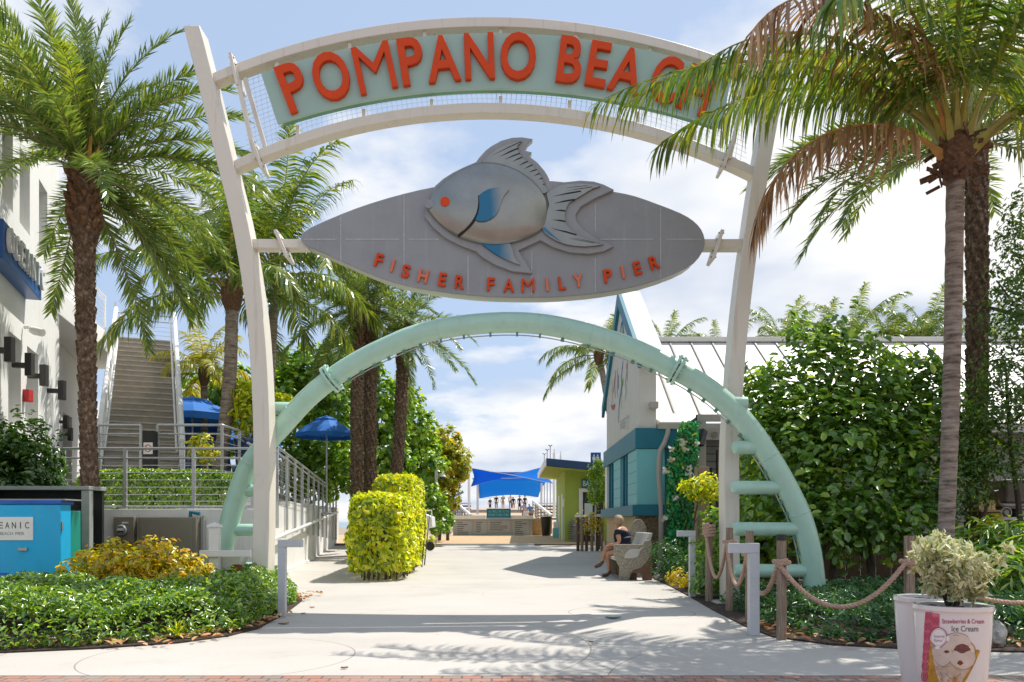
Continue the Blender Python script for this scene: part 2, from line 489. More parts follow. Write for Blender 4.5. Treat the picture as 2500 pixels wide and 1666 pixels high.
def fishmat():
    # painted gradient along the fin, blue at the root to grey at the trailing edge (it is paint, not light)
    m, t, out = newmat('blue_fin_paint')
    b = t.nodes.new('ShaderNodeBsdfPrincipled')
    tcn = t.nodes.new('ShaderNodeTexCoord')
    s = t.nodes.new('ShaderNodeSeparateXYZ')
    t.links.new(tcn.outputs['Generated'], s.inputs[0])
    f = mathn(t, 'ADD', mathn(t, 'ADD', s.outputs[0], mathn(t, 'MULTIPLY', noise(t, tcn.outputs['Object'], 6, 3), 0.15)), mathn(t, 'MULTIPLY', s.outputs[2], 0.05))
    c = ramp(t, f, [(0.55, (0.02, 0.15, 0.27)), (0.92, (0.30, 0.31, 0.30))])
    t.links.new(c, b.inputs['Base Color'])
    b.inputs['Roughness'].default_value = 0.36
    b.inputs['Metallic'].default_value = 0.3
    t.links.new(b.outputs[0], out.inputs[0])
    return m
M['fin_blue'] = fishmat()

# foliage
M['lf_date'] = leafmat('date_palm_leaflet', [(0.035, 0.075, 0.018), (0.075, 0.13, 0.03), (0.13, 0.19, 0.045), (0.19, 0.24, 0.07)], 0.28, 0.14, 0.35)
M['lf_date_y'] = leafmat('young_date_leaflet', [(0.07, 0.13, 0.02), (0.13, 0.19, 0.03), (0.20, 0.24, 0.05)], 0.35, 0.10, 0.4)
M['lf_coco'] = leafmat('coconut_leaflet', [(0.03, 0.07, 0.012), (0.06, 0.12, 0.022), (0.11, 0.16, 0.025), (0.19, 0.21, 0.03)], 0.38, 0.14, 0.28)
M['lf_brown'] = leafmat('dried_coconut_leaflet', [(0.12, 0.065, 0.035), (0.22, 0.13, 0.075), (0.32, 0.21, 0.13)], 0.25, 0.12, 0.4, tcol=(1.2, 1.0, 0.8))
M['lf_yellowpalm'] = leafmat('yellowing_leaflet', [(0.12, 0.15, 0.02), (0.27, 0.25, 0.03), (0.18, 0.20, 0.03)], 0.4, 0.08, 0.4)
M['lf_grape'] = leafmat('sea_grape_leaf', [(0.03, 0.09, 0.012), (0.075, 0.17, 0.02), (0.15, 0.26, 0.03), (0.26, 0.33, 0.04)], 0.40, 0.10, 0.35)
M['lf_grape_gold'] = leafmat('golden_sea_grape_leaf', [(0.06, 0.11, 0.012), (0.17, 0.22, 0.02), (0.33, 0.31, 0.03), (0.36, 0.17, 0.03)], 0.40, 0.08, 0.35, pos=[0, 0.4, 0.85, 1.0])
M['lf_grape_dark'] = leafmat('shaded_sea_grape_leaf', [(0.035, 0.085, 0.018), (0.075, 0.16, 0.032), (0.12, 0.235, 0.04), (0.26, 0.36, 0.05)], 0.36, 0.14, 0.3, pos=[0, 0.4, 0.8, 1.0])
M['lf_tree'] = leafmat('small_dark_leaf', [(0.02, 0.055, 0.012), (0.045, 0.10, 0.018), (0.10, 0.17, 0.025)], 0.35, 0.09, 0.35)
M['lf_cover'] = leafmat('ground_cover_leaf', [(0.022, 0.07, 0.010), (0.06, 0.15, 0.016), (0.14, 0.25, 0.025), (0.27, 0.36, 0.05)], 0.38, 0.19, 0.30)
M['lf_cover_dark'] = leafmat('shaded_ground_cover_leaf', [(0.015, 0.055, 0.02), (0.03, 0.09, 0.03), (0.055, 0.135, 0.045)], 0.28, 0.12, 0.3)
M['lf_hedge'] = leafmat('lime_hedge_leaf', [(0.05, 0.11, 0.010), (0.22, 0.30, 0.014), (0.38, 0.42, 0.02), (0.47, 0.48, 0.04)], 0.44, 0.10, 0.35)
M['lf_croton'] = leafmat('croton_leaf', [(0.06, 0.11, 0.012), (0.27, 0.26, 0.012), (0.42, 0.33, 0.015), (0.40, 0.17, 0.012)], 0.40, 0.12, 0.3, pos=[0, 0.35, 0.8, 1])
M['lf_varieg'] = leafmat('cream_variegated_leaf', [(0.26, 0.34, 0.16), (0.54, 0.57, 0.34), (0.72, 0.71, 0.52), (0.80, 0.79, 0.70)], 0.30, 0.12, 0.4, tcol=(1.1, 1.05, 0.85), gain=1.0, pos=[0, .2, .5, 1])
M['lf_dark'] = leafmat('dark_shrub_leaf', [(0.012, 0.04, 0.010), (0.03, 0.085, 0.015), (0.07, 0.14, 0.02)], 0.28, 0.16, 0.25)
M['lf_vine'] = leafmat('garland_leaf', [(0.01, 0.06, 0.03), (0.01, 0.17, 0.07), (0.02, 0.28, 0.10), (0.12, 0.16, 0.03), (0.42, 0.40, 0.03)], 0.2, 0.08, 0.4, pos=[0, 0.4, 0.75, 0.92, 1])
M['sail'] = leafmat('blue_shade_cloth', [(0.010, 0.20, 0.78), (0.014, 0.23, 0.80)], 0.47, 0.02, 0.6, tcol=(1, 1.2, 1.2), gain=1.0)
M['flower'] = leafmat('pale_silk_flower', [(0.70, 0.45, 0.45), (0.72, 0.66, 0.60), (0.66, 0.30, 0.10)], 0.2, 0.04, 0.5, pos=[0, 0.7, 1], tcol=(1, 1, 1))
M['petiole'] = pm('yellow_petiole', (0.30, 0.27, 0.05), 0.5, 0.25, 6)
M['petiole_o'] = pm('orange_petiole', (0.48, 0.24, 0.05), 0.5, 0.25, 6)
M['rachis'] = pm('pale_rachis', (0.25, 0.22, 0.09), 0.55, 0.25, 6)
M['bark_date'] = pm('date_palm_boots', (0.135, 0.085, 0.055), 0.95, 0.6, 14, 0.9, 45, dirt=(0.36, 0.27, 0.20), dscale=13, dlo=0.5, dhi=0.66)
M['bark_boot'] = pm('fresh_cut_boots', (0.17, 0.088, 0.045), 0.95, 0.5, 12, 0.9, 45, dirt=(0.34, 0.20, 0.11), dscale=8, dlo=0.55, dhi=0.7)
def barkring():
    m, t, out = newmat('coconut_trunk_rings')
    b = t.nodes.new('ShaderNodeBsdfPrincipled')
    tcn = t.nodes.new('ShaderNodeTexCoord')
    mp = t.nodes.new('ShaderNodeMapping'); mp.inputs['Scale'].default_value = (2.5, 2.5, 16)
    t.links.new(tcn.outputs['Object'], mp.inputs[0])
    n1 = noise(t, mp.outputs[0], 1.6, 6, 0.65)
    n2 = noise(t, tcn.outputs['Object'], 5, 5, 0.6)
    c = ramp(t, n1, [(0.34, (0.085, 0.060, 0.045)), (0.50, (0.25, 0.195, 0.155)), (0.66, (0.37, 0.31, 0.26))])
    c = mixc(t, ramp(t, n2, [(0.5, 0.0), (0.75, 0.6)]), c, (0.40, 0.36, 0.32))
    t.links.new(c, b.inputs['Base Color'])
    b.inputs['Roughness'].default_value = 0.9
    bn = t.nodes.new('ShaderNodeBump'); bn.inputs['Strength'].default_value = 0.8; bn.inputs['Distance'].default_value = 0.02
    t.links.new(n1, bn.inputs['Height']); t.links.new(bn.outputs[0], b.inputs['Normal'])
    t.links.new(b.outputs[0], out.inputs[0])
    return m
M['bark_coco'] = barkring()
M['bark'] = pm('grey_brown_bark', (0.10, 0.075, 0.055), 0.95, 0.35, 9, 0.8, 30)
M['fibre'] = pm('palm_fibre', (0.15, 0.08, 0.045), 0.95, 0.5, 25, 0.9, 50)

# ------------------------------------------------------------------ lettering
_gl = {}
def glyph(txt, off=0.0, res=4):
    """flat outline mesh of a text, bbox scaled to 1 x 1 -> (verts(x,z), faces, aspect)"""
    k = (txt, off)
    if k in _gl: return _gl[k]
    c = bpy.data.curves.new('text', 'FONT')
    c.body = txt; c.size = 1.0; c.offset = off; c.resolution_u = res
    o = bpy.data.objects.new('text', c)
    COL.objects.link(o)
    dg = bpy.context.evaluated_depsgraph_get()
    me = bpy.data.meshes.new_from_object(o.evaluated_get(dg))
    vs = [(v.co.x, v.co.y) for v in me.vertices]
    fs = [tuple(p.vertices) for p in me.polygons]
    bpy.data.objects.remove(o); bpy.data.curves.remove(c); bpy.data.meshes.remove(me)
    x0 = min(v[0] for v in vs); x1 = max(v[0] for v in vs)
    y0 = min(v[1] for v in vs); y1 = max(v[1] for v in vs)
    w, h = max(x1 - x0, 1e-6), max(y1 - y0, 1e-6)
    vs = [((x - x0) / w - 0.5, (y - y0) / h - 0.5) for x, y in vs]
    _gl[k] = (vs, fs, w / h)
    return _gl[k]
def letter(mb, txt, w, h, fn, depth=0.0, off=0.0, solid=True):
    """fn(u, v, d) -> world point; u, v in metres about the centre, d = depth behind the face"""
    vs, fs, asp = glyph(txt, off)
    if w is None: w = h * asp
    bm = bmesh.new()
    bv = [bm.verts.new((x * w, y * h, 0)) for x, y in vs]
    for f in fs:
        try: bm.faces.new([bv[i] for i in f])
        except ValueError: pass
    bmesh.ops.remove_doubles(bm, verts=bm.verts[:], dist=1e-5)
    fac = bm.faces[:]
    for f in fac: f.normal_update()
    if fac and sum(f.normal.z for f in fac) < 0: bmesh.ops.reverse_faces(bm, faces=fac)
    if depth > 0:
        ed = [e for e in bm.edges if len(e.link_faces) == 1]
        ret = bmesh.ops.extrude_edge_only(bm, edges=ed)
        for v in ret['geom']:
            if isinstance(v, bmesh.types.BMVert): v.co.z = -depth
    bm.verts.index_update()
    out = [fn(v.co.x, v.co.y, -v.co.z) for v in bm.verts]
    faces = [[v.index for v in f.verts] for f in bm.faces]
    bm.free()
    mb.add(out, faces)

# ------------------------------------------------------------------ foliage helpers
def leaf_mesh(name, pts, nrm, size, mat, parent=None, org=None, asp=0.5, shape='oval', fold=0.18, updir=None, extra=None):
    pts = np.asarray(pts, float); nrm = np.asarray(nrm, float)
    n = len(pts)
    size = np.broadcast_to(np.asarray(size, float), (n,))
    nrm = nrm / (np.linalg.norm(nrm, axis=1, keepdims=True) + 1e-9)
    t = rng.normal(size=(n, 3))
    if updir is not None: t = t * 0.7 + np.asarray(updir, float)
    t -= nrm * (t * nrm).sum(1, keepdims=True)
    t /= (np.linalg.norm(t, axis=1, keepdims=True) + 1e-9)
    b = np.cross(nrm, t)
    L = size[:, None]; W = L * asp
    prof = {'oval': (0.30, 0.72, 0.9, 0.75), 'round': (0.22, 0.78, 1.0, 1.0), 'lance': (0.30, 0.65, 1.0, 0.7)}[shape]
    s1, s2, w1, w2 = prof
    up = nrm * (W * fold)
    base = pts - t * L * 0.5
    V = np.stack([base,
                  base + t * L * s1 + b * W * 0.5 * w1 + up, base + t * L * s2 + b * W * 0.5 * w2 + up,
                  base + t * L - nrm * L * 0.08,
                  base + t * L * s2 - b * W * 0.5 * w2 + up, base + t * L * s1 - b * W * 0.5 * w1 + up], 1).reshape(-1, 3)
    if parent is not None: o0 = ORG[parent]
    else: o0 = Vector(org) if org is not None else Vector((V[:, 0].mean(), V[:, 1].mean(), V[:, 2].min()))
    V = V - np.array(o0)
    me = bpy.data.meshes.new(name)
    me.vertices.add(len(V)); me.vertices.foreach_set('co', V.ravel())
    k = np.arange(n)[:, None] * 6
    idx = np.concatenate([k + [0, 1, 2, 3], k + [0, 3, 4, 5]], 1).ravel()
    me.loops.add(len(idx)); me.loops.foreach_set('vertex_index', idx.astype(np.int32))
    me.polygons.add(2 * n)
    me.polygons.foreach_set('loop_start', (np.arange(2 * n) * 4).astype(np.int32))
    me.polygons.foreach_set('loop_total', np.full(2 * n, 4, np.int32))
    me.update(calc_edges=True)
    me.materials.append(mat)
    return link(name, me, parent, o0)
def unit(n):
    v = rng.normal(size=(n, 3))
    return v / np.linalg.norm(v, axis=1, keepdims=True)
def blob_leaves(blobs, n, clump=12, cr=0.22, fill=0.35, flat=0.5):
    """blobs: (cx,cy,cz,rx,ry,rz); clusters of leaves over and inside each ellipsoid"""
    vol = np.array([(b[3] * b[4] * b[5]) ** 0.667 for b in blobs]); vol /= vol.sum()
    P_, N_ = [], []
    for b, w in zip(blobs, vol):
        m = max(1, int(n * w / clump))
        d = unit(m)
        r = np.where(rng.random(m) < fill, rng.random(m) ** 0.5 * 0.85, 0.86 + 0.20 * rng.random(m) ** 1.5)
        r = r * (1 + 0.12 * np.sin(d[:, 0] * 5 + b[0]) * np.cos(d[:, 1] * 4 + d[:, 2] * 6 + b[2]))
        c = np.array(b[:3]) + d * r[:, None] * np.array(b[3:])
        k = np.repeat(c, clump, 0); dd = np.repeat(d, clump, 0)
        off = unit(len(k)) * (rng.random(len(k)) ** 0.6)[:, None] * cr
        P_.append(k + off)
        N_.append(off / cr * 0.6 + dd * 0.7 + np.array([0, 0, flat]) + unit(len(k)) * 0.55)
    return np.concatenate(P_), np.concatenate(N_)
def hedge_leaves(x0, x1, y0, y1, z0, z1, n, rot=0.0, piv=(0, 0), lump=0.06, depth=0.16, round_n=4.5):
    """clipped hedge: leaves over the faces of a box with a loose skin"""
    A = [((y1 - y0) * (z1 - z0), 0), ((y1 - y0) * (z1 - z0), 1), ((x1 - x0) * (z1 - z0), 2), ((x1 - x0) * (z1 - z0), 3), ((x1 - x0) * (y1 - y0), 4)]
    tot = sum(a for a, _ in A)
    Ps, Ns = [], []
    bc = np.array([(x0 + x1) / 2, (y0 + y1) / 2, (z0 + z1) / 2]); bh = np.array([(x1 - x0) / 2, (y1 - y0) / 2, (z1 - z0) / 2])
    for a, k in A:
        m = int(n * a / tot)
        u, v, q = rng.random(m), rng.random(m), rng.random(m) ** 1.6 * depth
        X, Y, Z = x0 + u * (x1 - x0), y0 + u * (y1 - y0), z0 + v * (z1 - z0)
        w = lump * (np.sin(u * (y1 - y0 + x1 - x0) * 2.1) * np.cos(v * 4.3) + 0.6 * np.sin(u * 13 + v * 9))
        if k == 0: p = np.stack([x0 + q + w, Y, Z], 1); nn = (-1, 0, 0.3)
        if k == 1: p = np.stack([x1 - q + w, Y, Z], 1); nn = (1, 0, 0.3)
        if k == 2: p = np.stack([X, y0 + q + w, Z], 1); nn = (0, -1, 0.3)
        if k == 3: p = np.stack([X, y1 - q + w, Z], 1); nn = (0, 1, 0.3)
        if k == 4: p = np.stack([X, y0 + v * (y1 - y0), z1 - q + w], 1); nn = (0, 0, 1)
        # clipped plants have soft shoulders, hollows and stray shoots
        e = np.abs((p - bc) / bh) + 1e-6
        k_ = (e ** round_n).sum(1) ** (1 / round_n)
        k_ = np.where(p[:, 2] < bc[2], 1 + (k_ - 1) * .35, k_)
        stray = 1 + np.where(rng.random(m) < .05, rng.random(m) * .07, 0)
        p = bc + (p - bc) / np.maximum(k_, .98)[:, None] * stray[:, None]
        Ps.append(p); Ns.append(np.array(nn) + unit(m) * 0.85)
    p = np.concatenate(Ps); nn = np.concatenate(Ns)
    if rot:
        c, s = math.cos(rot), math.sin(rot)
        for arr, o in ((p, piv), (nn, (0, 0))):
            x, y = arr[:, 0] - o[0], arr[:, 1] - o[1]
            arr[:, 0], arr[:, 1] = o[0] + c * x - s * y, o[1] + s * x + c * y
    return p, nn

def frond_mesh(name, L, e0, droop, nl, ll, lw, style, mats, seed, pw=1.35, rr=0.022, bare=0.14, twist=0.0):
    """one pinnate palm leaf along +X, curving down in its XZ plane"""
    rd = random.Random(seed)
    mb = MB()
    K = 22
    pts, T = [Vector((0, 0, 0))], []
    for i in range(K):
        s = (i + 0.5) / K
        a = R(e0 - droop * s ** pw)
        t = Vector((math.cos(a), 0, math.sin(a)))
        T.append(t)
        pts.append(pts[-1] + t * L / K)
    T.append(T[-1])
    mb.mi = 1
    mb.tube(pts, [rr * (1 - 0.9 * i / K) * (1.7 if i < 2 else 1) for i in range(K + 1)], 5)
    mb.mi = 0
    vs, fs = [], []
    for side in (-1, 1):
        for j in range(nl):
            s = bare + (1 - bare) * (j + rd.random() * 0.6) / nl
            s = min(s, 0.999)
            q = s * K; i = int(q); fr = q - i
            p = pts[i].lerp(pts[i + 1], fr)
            t = T[i].lerp(T[min(i + 1, K)], fr).normalized()
            y = Vector((0, side, 0))
            nrm = Vector((-t.z, 0, t.x))
            if style == 'date':
                l = ll * (0.45 + 0.55 * math.sin(math.pi * min(1, 0.12 + s * 0.80))) * rd.uniform(0.85, 1.1)
                fa = R(rd.uniform(38, 58) if s < 0.8 else rd.uniform(22, 42))
                va = R(rd.uniform(-12, 50))
                d = t * math.cos(fa) + (y * math.cos(va) + nrm * math.sin(va)) * math.sin(fa)
                g = 0.10
            else:
                l = ll * (0.50 + 0.50 * math.sin(math.pi * min(1, 0.18 + s * 0.72))) * rd.uniform(0.85, 1.12)
                fa = R(rd.uniform(48, 66) if s < 0.8 else rd.uniform(20, 45))
                va = R(rd.uniform(-15, 25))
                d = t * math.cos(fa) + (y * math.cos(va) + nrm * math.sin(va)) * math.sin(fa)
                g = 0.55 if style == 'coco' else 0.95
            d.normalize()
            w = lw * rd.uniform(0.75, 1.15)
            segs = 3 if style != 'date' else 2
            c = p.copy()
            wd = d.cross(nrm * 0.8 + Vector((rd.uniform(-.5, .5), rd.uniform(-.5, .5), rd.uniform(-.5, .5)))).normalized()
            k = len(vs)
            prof = (0.55, 1.0, 0.7, 0.0) if segs == 3 else (0.6, 1.0, 0.0)
            for m in range(segs + 1):
                ww = w * prof[m] * 0.5
                if ww == 0: vs.append(c.copy())
                else:
                    vs.append(c - wd * ww); vs.append(c + wd * ww)
                d = (d + Vector((0, 0, -g)) * (0.55 + 0.35 * m)).normalized() if g > 0 else d
                c = c + d * (l / segs)
            for m in range(segs - 1):
                fs.append((k + 2 * m, k + 2 * m + 1, k + 2 * m + 3, k + 2 * m + 2))
            fs.append((k + 2 * segs - 2, k + 2 * segs - 1, k + 2 * segs))
    mb.add(vs, fs)
    me = bpy.data.meshes.new(name)
    me.from_pydata(mb.v, [], mb.f)
    for m_ in mats: me.materials.append(m_)
    me.polygons.foreach_set('material_index', mb.m)
    me.update()
    return me
def put_frond(me, parent, crown, az, tilt=0.0, scale=1.0, roll=0.0, name='frond'):
    o = bpy.data.objects.new(name, me)
    COL.objects.link(o)
    o.parent = parent
    o.location = Vector(crown) - ORG[parent]
    o.rotation_euler = (roll, tilt, az)
    o.scale = (scale,) * 3
    ORG[o] = ORG[parent]
    return o

# ================================================================== SETTING: ground, paving, sea
def sheet(name, rows, mat, kind='structure'):
    """rows: list of (y, x0, x1, z)"""
    mb = MB()
    vs, fs = [], []
    for y, x0, x1, z in rows: vs += [(x0, y, z), (x1, y, z)]
    for i in range(len(rows) - 1): fs.append((2 * i, 2 * i + 1, 2 * i + 3, 2 * i + 2))
    mb.add(vs, fs)
    return tag(mb.build(name, mat, org=(0, 0, 0), fix=False), kind=kind)

M['ground'] = pm('sandy_ground', (0.30, 0.25, 0.19), 0.95, 0.2, 0.8, 0.3, 20)
M['mulch'] = pm('dark_mulch', (0.050, 0.032, 0.022), 0.95, 0.55, 22, 0.9, 40, dirt=(0.16, 0.10, 0.065), dscale=30, dlo=0.6, dhi=0.7)
def circum(a, b, c):
    ax, ay = a; bx, by = b; cx, cy = c
    d = 2 * (ax * (by - cy) + bx * (cy - ay) + cx * (ay - by))
    ux = ((ax * ax + ay * ay) * (by - cy) + (bx * bx + by * by) * (cy - ay) + (cx * cx + cy * cy) * (ay - by)) / d
    uy = ((ax * ax + ay * ay) * (cx - bx) + (bx * bx + by * by) * (ax - cx) + (cx * cx + cy * cy) * (bx - ax)) / d
    return ux, uy, math.hypot(ax - ux, ay - uy)
def concrete():
    m, t, out = newmat('promenade_concrete')
    b = t.nodes.new('ShaderNodeBsdfPrincipled')
    tcn = t.nodes.new('ShaderNodeTexCoord')
    v = tcn.outputs['Object']
    big = noise(t, v, 0.55, 6, 0.6)
    fine = noise(t, v, 38, 5, 0.65)
    c = ramp(t, big, [(0.3, (0.455, 0.425, 0.385)), (0.5, (0.505, 0.475, 0.435)), (0.72, (0.53, 0.505, 0.47))])
    c = mixc(t, ramp(t, fine, [(0.35, 0.25), (0.6, 0.0)]), c, (0.40, 0.37, 0.33))
    mp = t.nodes.new('ShaderNodeMapping'); mp.inputs['Scale'].default_value = (1.1, 7, 1)
    t.links.new(v, mp.inputs[0])
    st = noise(t, mp.outputs[0], 1.6, 6, 0.65)
    c = mixc(t, ramp(t, st, [(0.58, 0.0), (0.72, 0.35)]), c, (0.42, 0.38, 0.335))
    s = t.nodes.new('ShaderNodeSeparateXYZ'); t.links.new(v, s.inputs[0])
    lines = None
    rings = [(-2.6, 7.35, 1.17), circum((.75, 7.79), (-.67, 10.4), (.27, 6.45)), circum((1.13, 7.36), (.77, 6.5), (1.75, 8.1)),
             circum((.79, 10.7), (1.9, 11.7), (1.5, 10.1)), (-1.2, 14.3, 3.2), (1.9, 13.8, 2.4)]
    for cx, cy, rr in rings:
        dx = mathn(t, 'SUBTRACT', s.outputs[0], cx); dy = mathn(t, 'SUBTRACT', s.outputs[1], cy)
        d = mathn(t, 'SQRT', mathn(t, 'ADD', mathn(t, 'MULTIPLY', dx, dx), mathn(t, 'MULTIPLY', dy, dy)))
        e = mathn(t, 'ABSOLUTE', mathn(t, 'SUBTRACT', d, rr))
        k = mathn(t, 'MULTIPLY', mathn(t, 'LESS_THAN', e, 0.0065), 0.62 if cy < 12 else 0.18)
        lines = k if lines is None else mathn(t, 'MAXIMUM', lines, k)
    vo = t.nodes.new('ShaderNodeTexVoronoi'); vo.inputs['Scale'].default_value = 1.7; t.links.new(v, vo.inputs['Vector'])
    c = mixc(t, mathn(t, 'MULTIPLY', mathn(t, 'LESS_THAN', vo.outputs['Distance'], 0.045), 0.5), c, (0.26, 0.235, 0.21))
    sw = noise(t, v, 0.9, 8, 0.72)
    c = mixc(t, ramp(t, sw, [(0.56, 0.0), (0.66, 0.32)]), c, (0.36, 0.325, 0.28))
    md = mathn(t, 'PINGPONG', mathn(t, 'SUBTRACT', s.outputs[1], 12.9), 1.5)
    k = mathn(t, 'MULTIPLY', mathn(t, 'MULTIPLY', mathn(t, 'LESS_THAN', md, 0.014), 0.48), mathn(t, 'GREATER_THAN', s.outputs[1], 15.0))
    lines = mathn(t, 'MAXIMUM', lines, k)
    c = mixc(t, lines, c, (0.13, 0.115, 0.095))
    t.links.new(c, b.inputs['Base Color'])
    b.inputs['Roughness'].default_value = 0.82
    b.inputs['Specular IOR Level'].default_value = 0.3
    bn = t.nodes.new('ShaderNodeBump'); bn.inputs['Strength'].default_value = 0.25; bn.inputs['Distance'].default_value = 0.01
    t.links.new(fine, bn.inputs['Height']); t.links.new(bn.outputs[0], b.inputs['Normal'])
    t.links.new(b.outputs[0], out.inputs[0])
    return m
M['concrete'] = concrete()
def pavers():
    m, t, out = newmat('brick_pavers')
    b = t.nodes.new('ShaderNodeBsdfPrincipled')
    tcn = t.nodes.new('ShaderNodeTexCoord')
    br = t.nodes.new('ShaderNodeTexBrick')
    t.links.new(tcn.outputs['Object'], br.inputs['Vector'])
    br.offset = 0.5
    br.inputs['Color1'].default_value = (0.44, 0.17, 0.105, 1)
    br.inputs['Color2'].default_value = (0.25, 0.225, 0.20, 1)
    br.inputs['Mortar'].default_value = (0.085, 0.07, 0.06, 1)
    br.inputs['Scale'].default_value = 1.0
    br.inputs['Mortar Size'].default_value = 0.009
    br.inputs['Bias'].default_value = -0.1
    br.inputs['Brick Width'].default_value = 0.155
    br.inputs['Row Height'].default_value = 0.105
    n1 = noise(t, tcn.outputs['Object'], 1.3, 5, 0.6)
    c = mixc(t, ramp(t, n1, [(0.35, 0.0), (0.65, 0.45)]), br.outputs[0], (0.36, 0.30, 0.255))
    n2 = noise(t, tcn.outputs['Object'], 45, 4, 0.6)
    c = mixc(t, ramp(t, n2, [(0.4, 0.3), (0.6, 0.0)]), c, (0.20, 0.14, 0.11))
    t.links.new(c, b.inputs['Base Color'])
    b.inputs['Roughness'].default_value = 0.85
    bn = t.nodes.new('ShaderNodeBump'); bn.inputs['Strength'].default_value = 0.6; bn.inputs['Distance'].default_value = 0.006
    t.links.new(mathn(t, 'SUBTRACT', 1.0, br.outputs['Fac']), bn.inputs['Height']); t.links.new(bn.outputs[0], b.inputs['Normal'])
    t.links.new(b.outputs[0], out.inputs[0])
    return m
M['pavers'] = pavers()

sheet('ground', [(-60, -500, 500, -0.012), (19, -500, 500, -0.012), (43, -500, 500, 0.438), (120, -500, 500, 0.438)], M['ground'])
sheet('promenade', [(6.42, -40, 40, 0.0), (10, -40, 40, 0.0), (15, -40, 40, 0.0), (19, -40, 40, 0.0), (33.2, -14, 8, gz(33.2))], M['concrete'])
sheet('brick_road', [(-40, -40, 40, 0.0), (0, -40, 40, 0.0), (6.40, -40, 40, 0.0)], M['pavers'])
tag(MB().box(-40, 40, 6.40, 6.42, -0.05, 0.001).build('kerb_strip', pm('kerb_joint', (0.13, 0.11, 0.10), 0.9, 0.1, 5)), kind='structure')
sheet('boardwalk', [(33.25, -14, 8, gz(33.25) + 0.05), (43, -14, 8, 0.50), (46, -14, 8, 0.50)], None or M['boardwalk'])
tag(MB().box(-2.9, 0.9, 33.18, 33.32, 0.2, gz(33.25) + 0.075).build('boardwalk_edge', M['trim_pale']), kind='structure')
sheet('sea', [(120, -4000, 4000, -0.2), (7000, -4000, 4000, -0.2)], M['sea'])
bedL = [(-14, 7.2), (-5.6, 7.36), (-4.7, 7.5), (-3.95, 7.75), (-3.3, 8.12), (-2.98, 8.6), (-2.86, 9.2), (-2.95, 10.6), (-3.2, 12.5), (-3.5, 13.6), (-4.0, 14.35), (-4.5, 14.45), (-14, 14.45)]
tag(MB().slab(bedL, -0.02, 0.018).build('planting_bed', M['mulch']), kind='structure')
bedR = [(14, 7.45), (4.6, 7.55), (3.75, 7.72), (3.1, 8.0), (2.72, 8.55), (2.68, 9.4), (2.74, 11.2), (2.85, 13.0), (2.95, 15.0), (3.0, 17.0), (3.05, 19.4), (14, 19.4)]
tag(MB().slab(bedR, -0.02, 0.018).build('planting_bed', M['mulch']), kind='structure')

# ================================================================== ENTRANCE GATEWAY
GD = 12.0
def G(px, py): return XZ(px, py, GD)
def catmull(pts, k=6):
    pts = [Vector(p) for p in pts]
    q = [pts[0] * 2 - pts[1]] + pts + [pts[-1] * 2 - pts[-2]]
    out = []
    for i in range(1, len(q) - 2):
        for j in range(k):
            t = j / k
            a, b, c, d = q[i - 1], q[i], q[i + 1], q[i + 2]
            out.append(0.5 * ((2 * b) + (c - a) * t + (2 * a - 5 * b + 4 * c - d) * t * t + (3 * b - a - 3 * c + d) * t ** 3))
    out.append(pts[-1])
    return out
gate = thing('entrance_gateway', 'tall white and mint green welcome arch with orange letters and fish board over the promenade', 'gateway', (-0.2, 12.15, 0))
# posts: gently bowed box columns
for side in (0, 1):
    L_ = [(447, 62), (482, 200), (530, 400), (566, 550), (592, 700), (607, 830), (616, 1000), (618, 1150), (616, 1320), (612, 1480)] if side == 0 else \
         [(1934, 62), (1916, 200), (1881, 400), (1858, 550), (1838, 700), (1823, 841), (1814, 968), (1806, 1100), (1806, 1260), (1808, 1480)]
    sp = catmull([(x, y, 0) for x, y in L_], 4)
    w0 = 40 if side == 0 else 37
    A = [G(p.x, p.y) for p in sp]
    if side == 0: B = [G(p.x + w0, p.y) for p in sp]
    else: B = A; A = [G(p.x - w0, p.y) for p in sp]
    A[-1] = (A[-1][0], 0.0); B[-1] = (B[-1][0], 0.0)
    MB().ribbon(A, B, GD, GD + 0.34).build('post', M['gate_white'], gate, smooth=True, bevel=0.012)
    x = (A[-1][0] + B[-1][0]) / 2
    MB().box(x - 0.26, x + 0.26, GD - 0.09, GD + 0.43, 0.0, 0.03).build('base_plate', M['gate_white'], gate)
def arc(cx, apex, r, x0, x1, n=40):
    return [(x0 + (x1 - x0) * i / n, apex + r - math.sqrt(max(r * r - (x0 + (x1 - x0) * i / n - cx) ** 2, 0))) for i in range(n + 1)]
for nm, apex, r, x0, x1 in (('upper_beam', 36, 1720, 512, 1900), ('lower_beam', 247, 1440, 568, 1862)):
    A = [G(*p) for p in arc(1190, apex, r, x0, x1)]
    B = [G(*p) for p in arc(1190, apex + 24, r, x0, x1)]
    MB().ribbon(A, B, GD + 0.05, GD + 0.27).build(nm, M['gate_white'], gate, smooth=True, bevel=0.008)
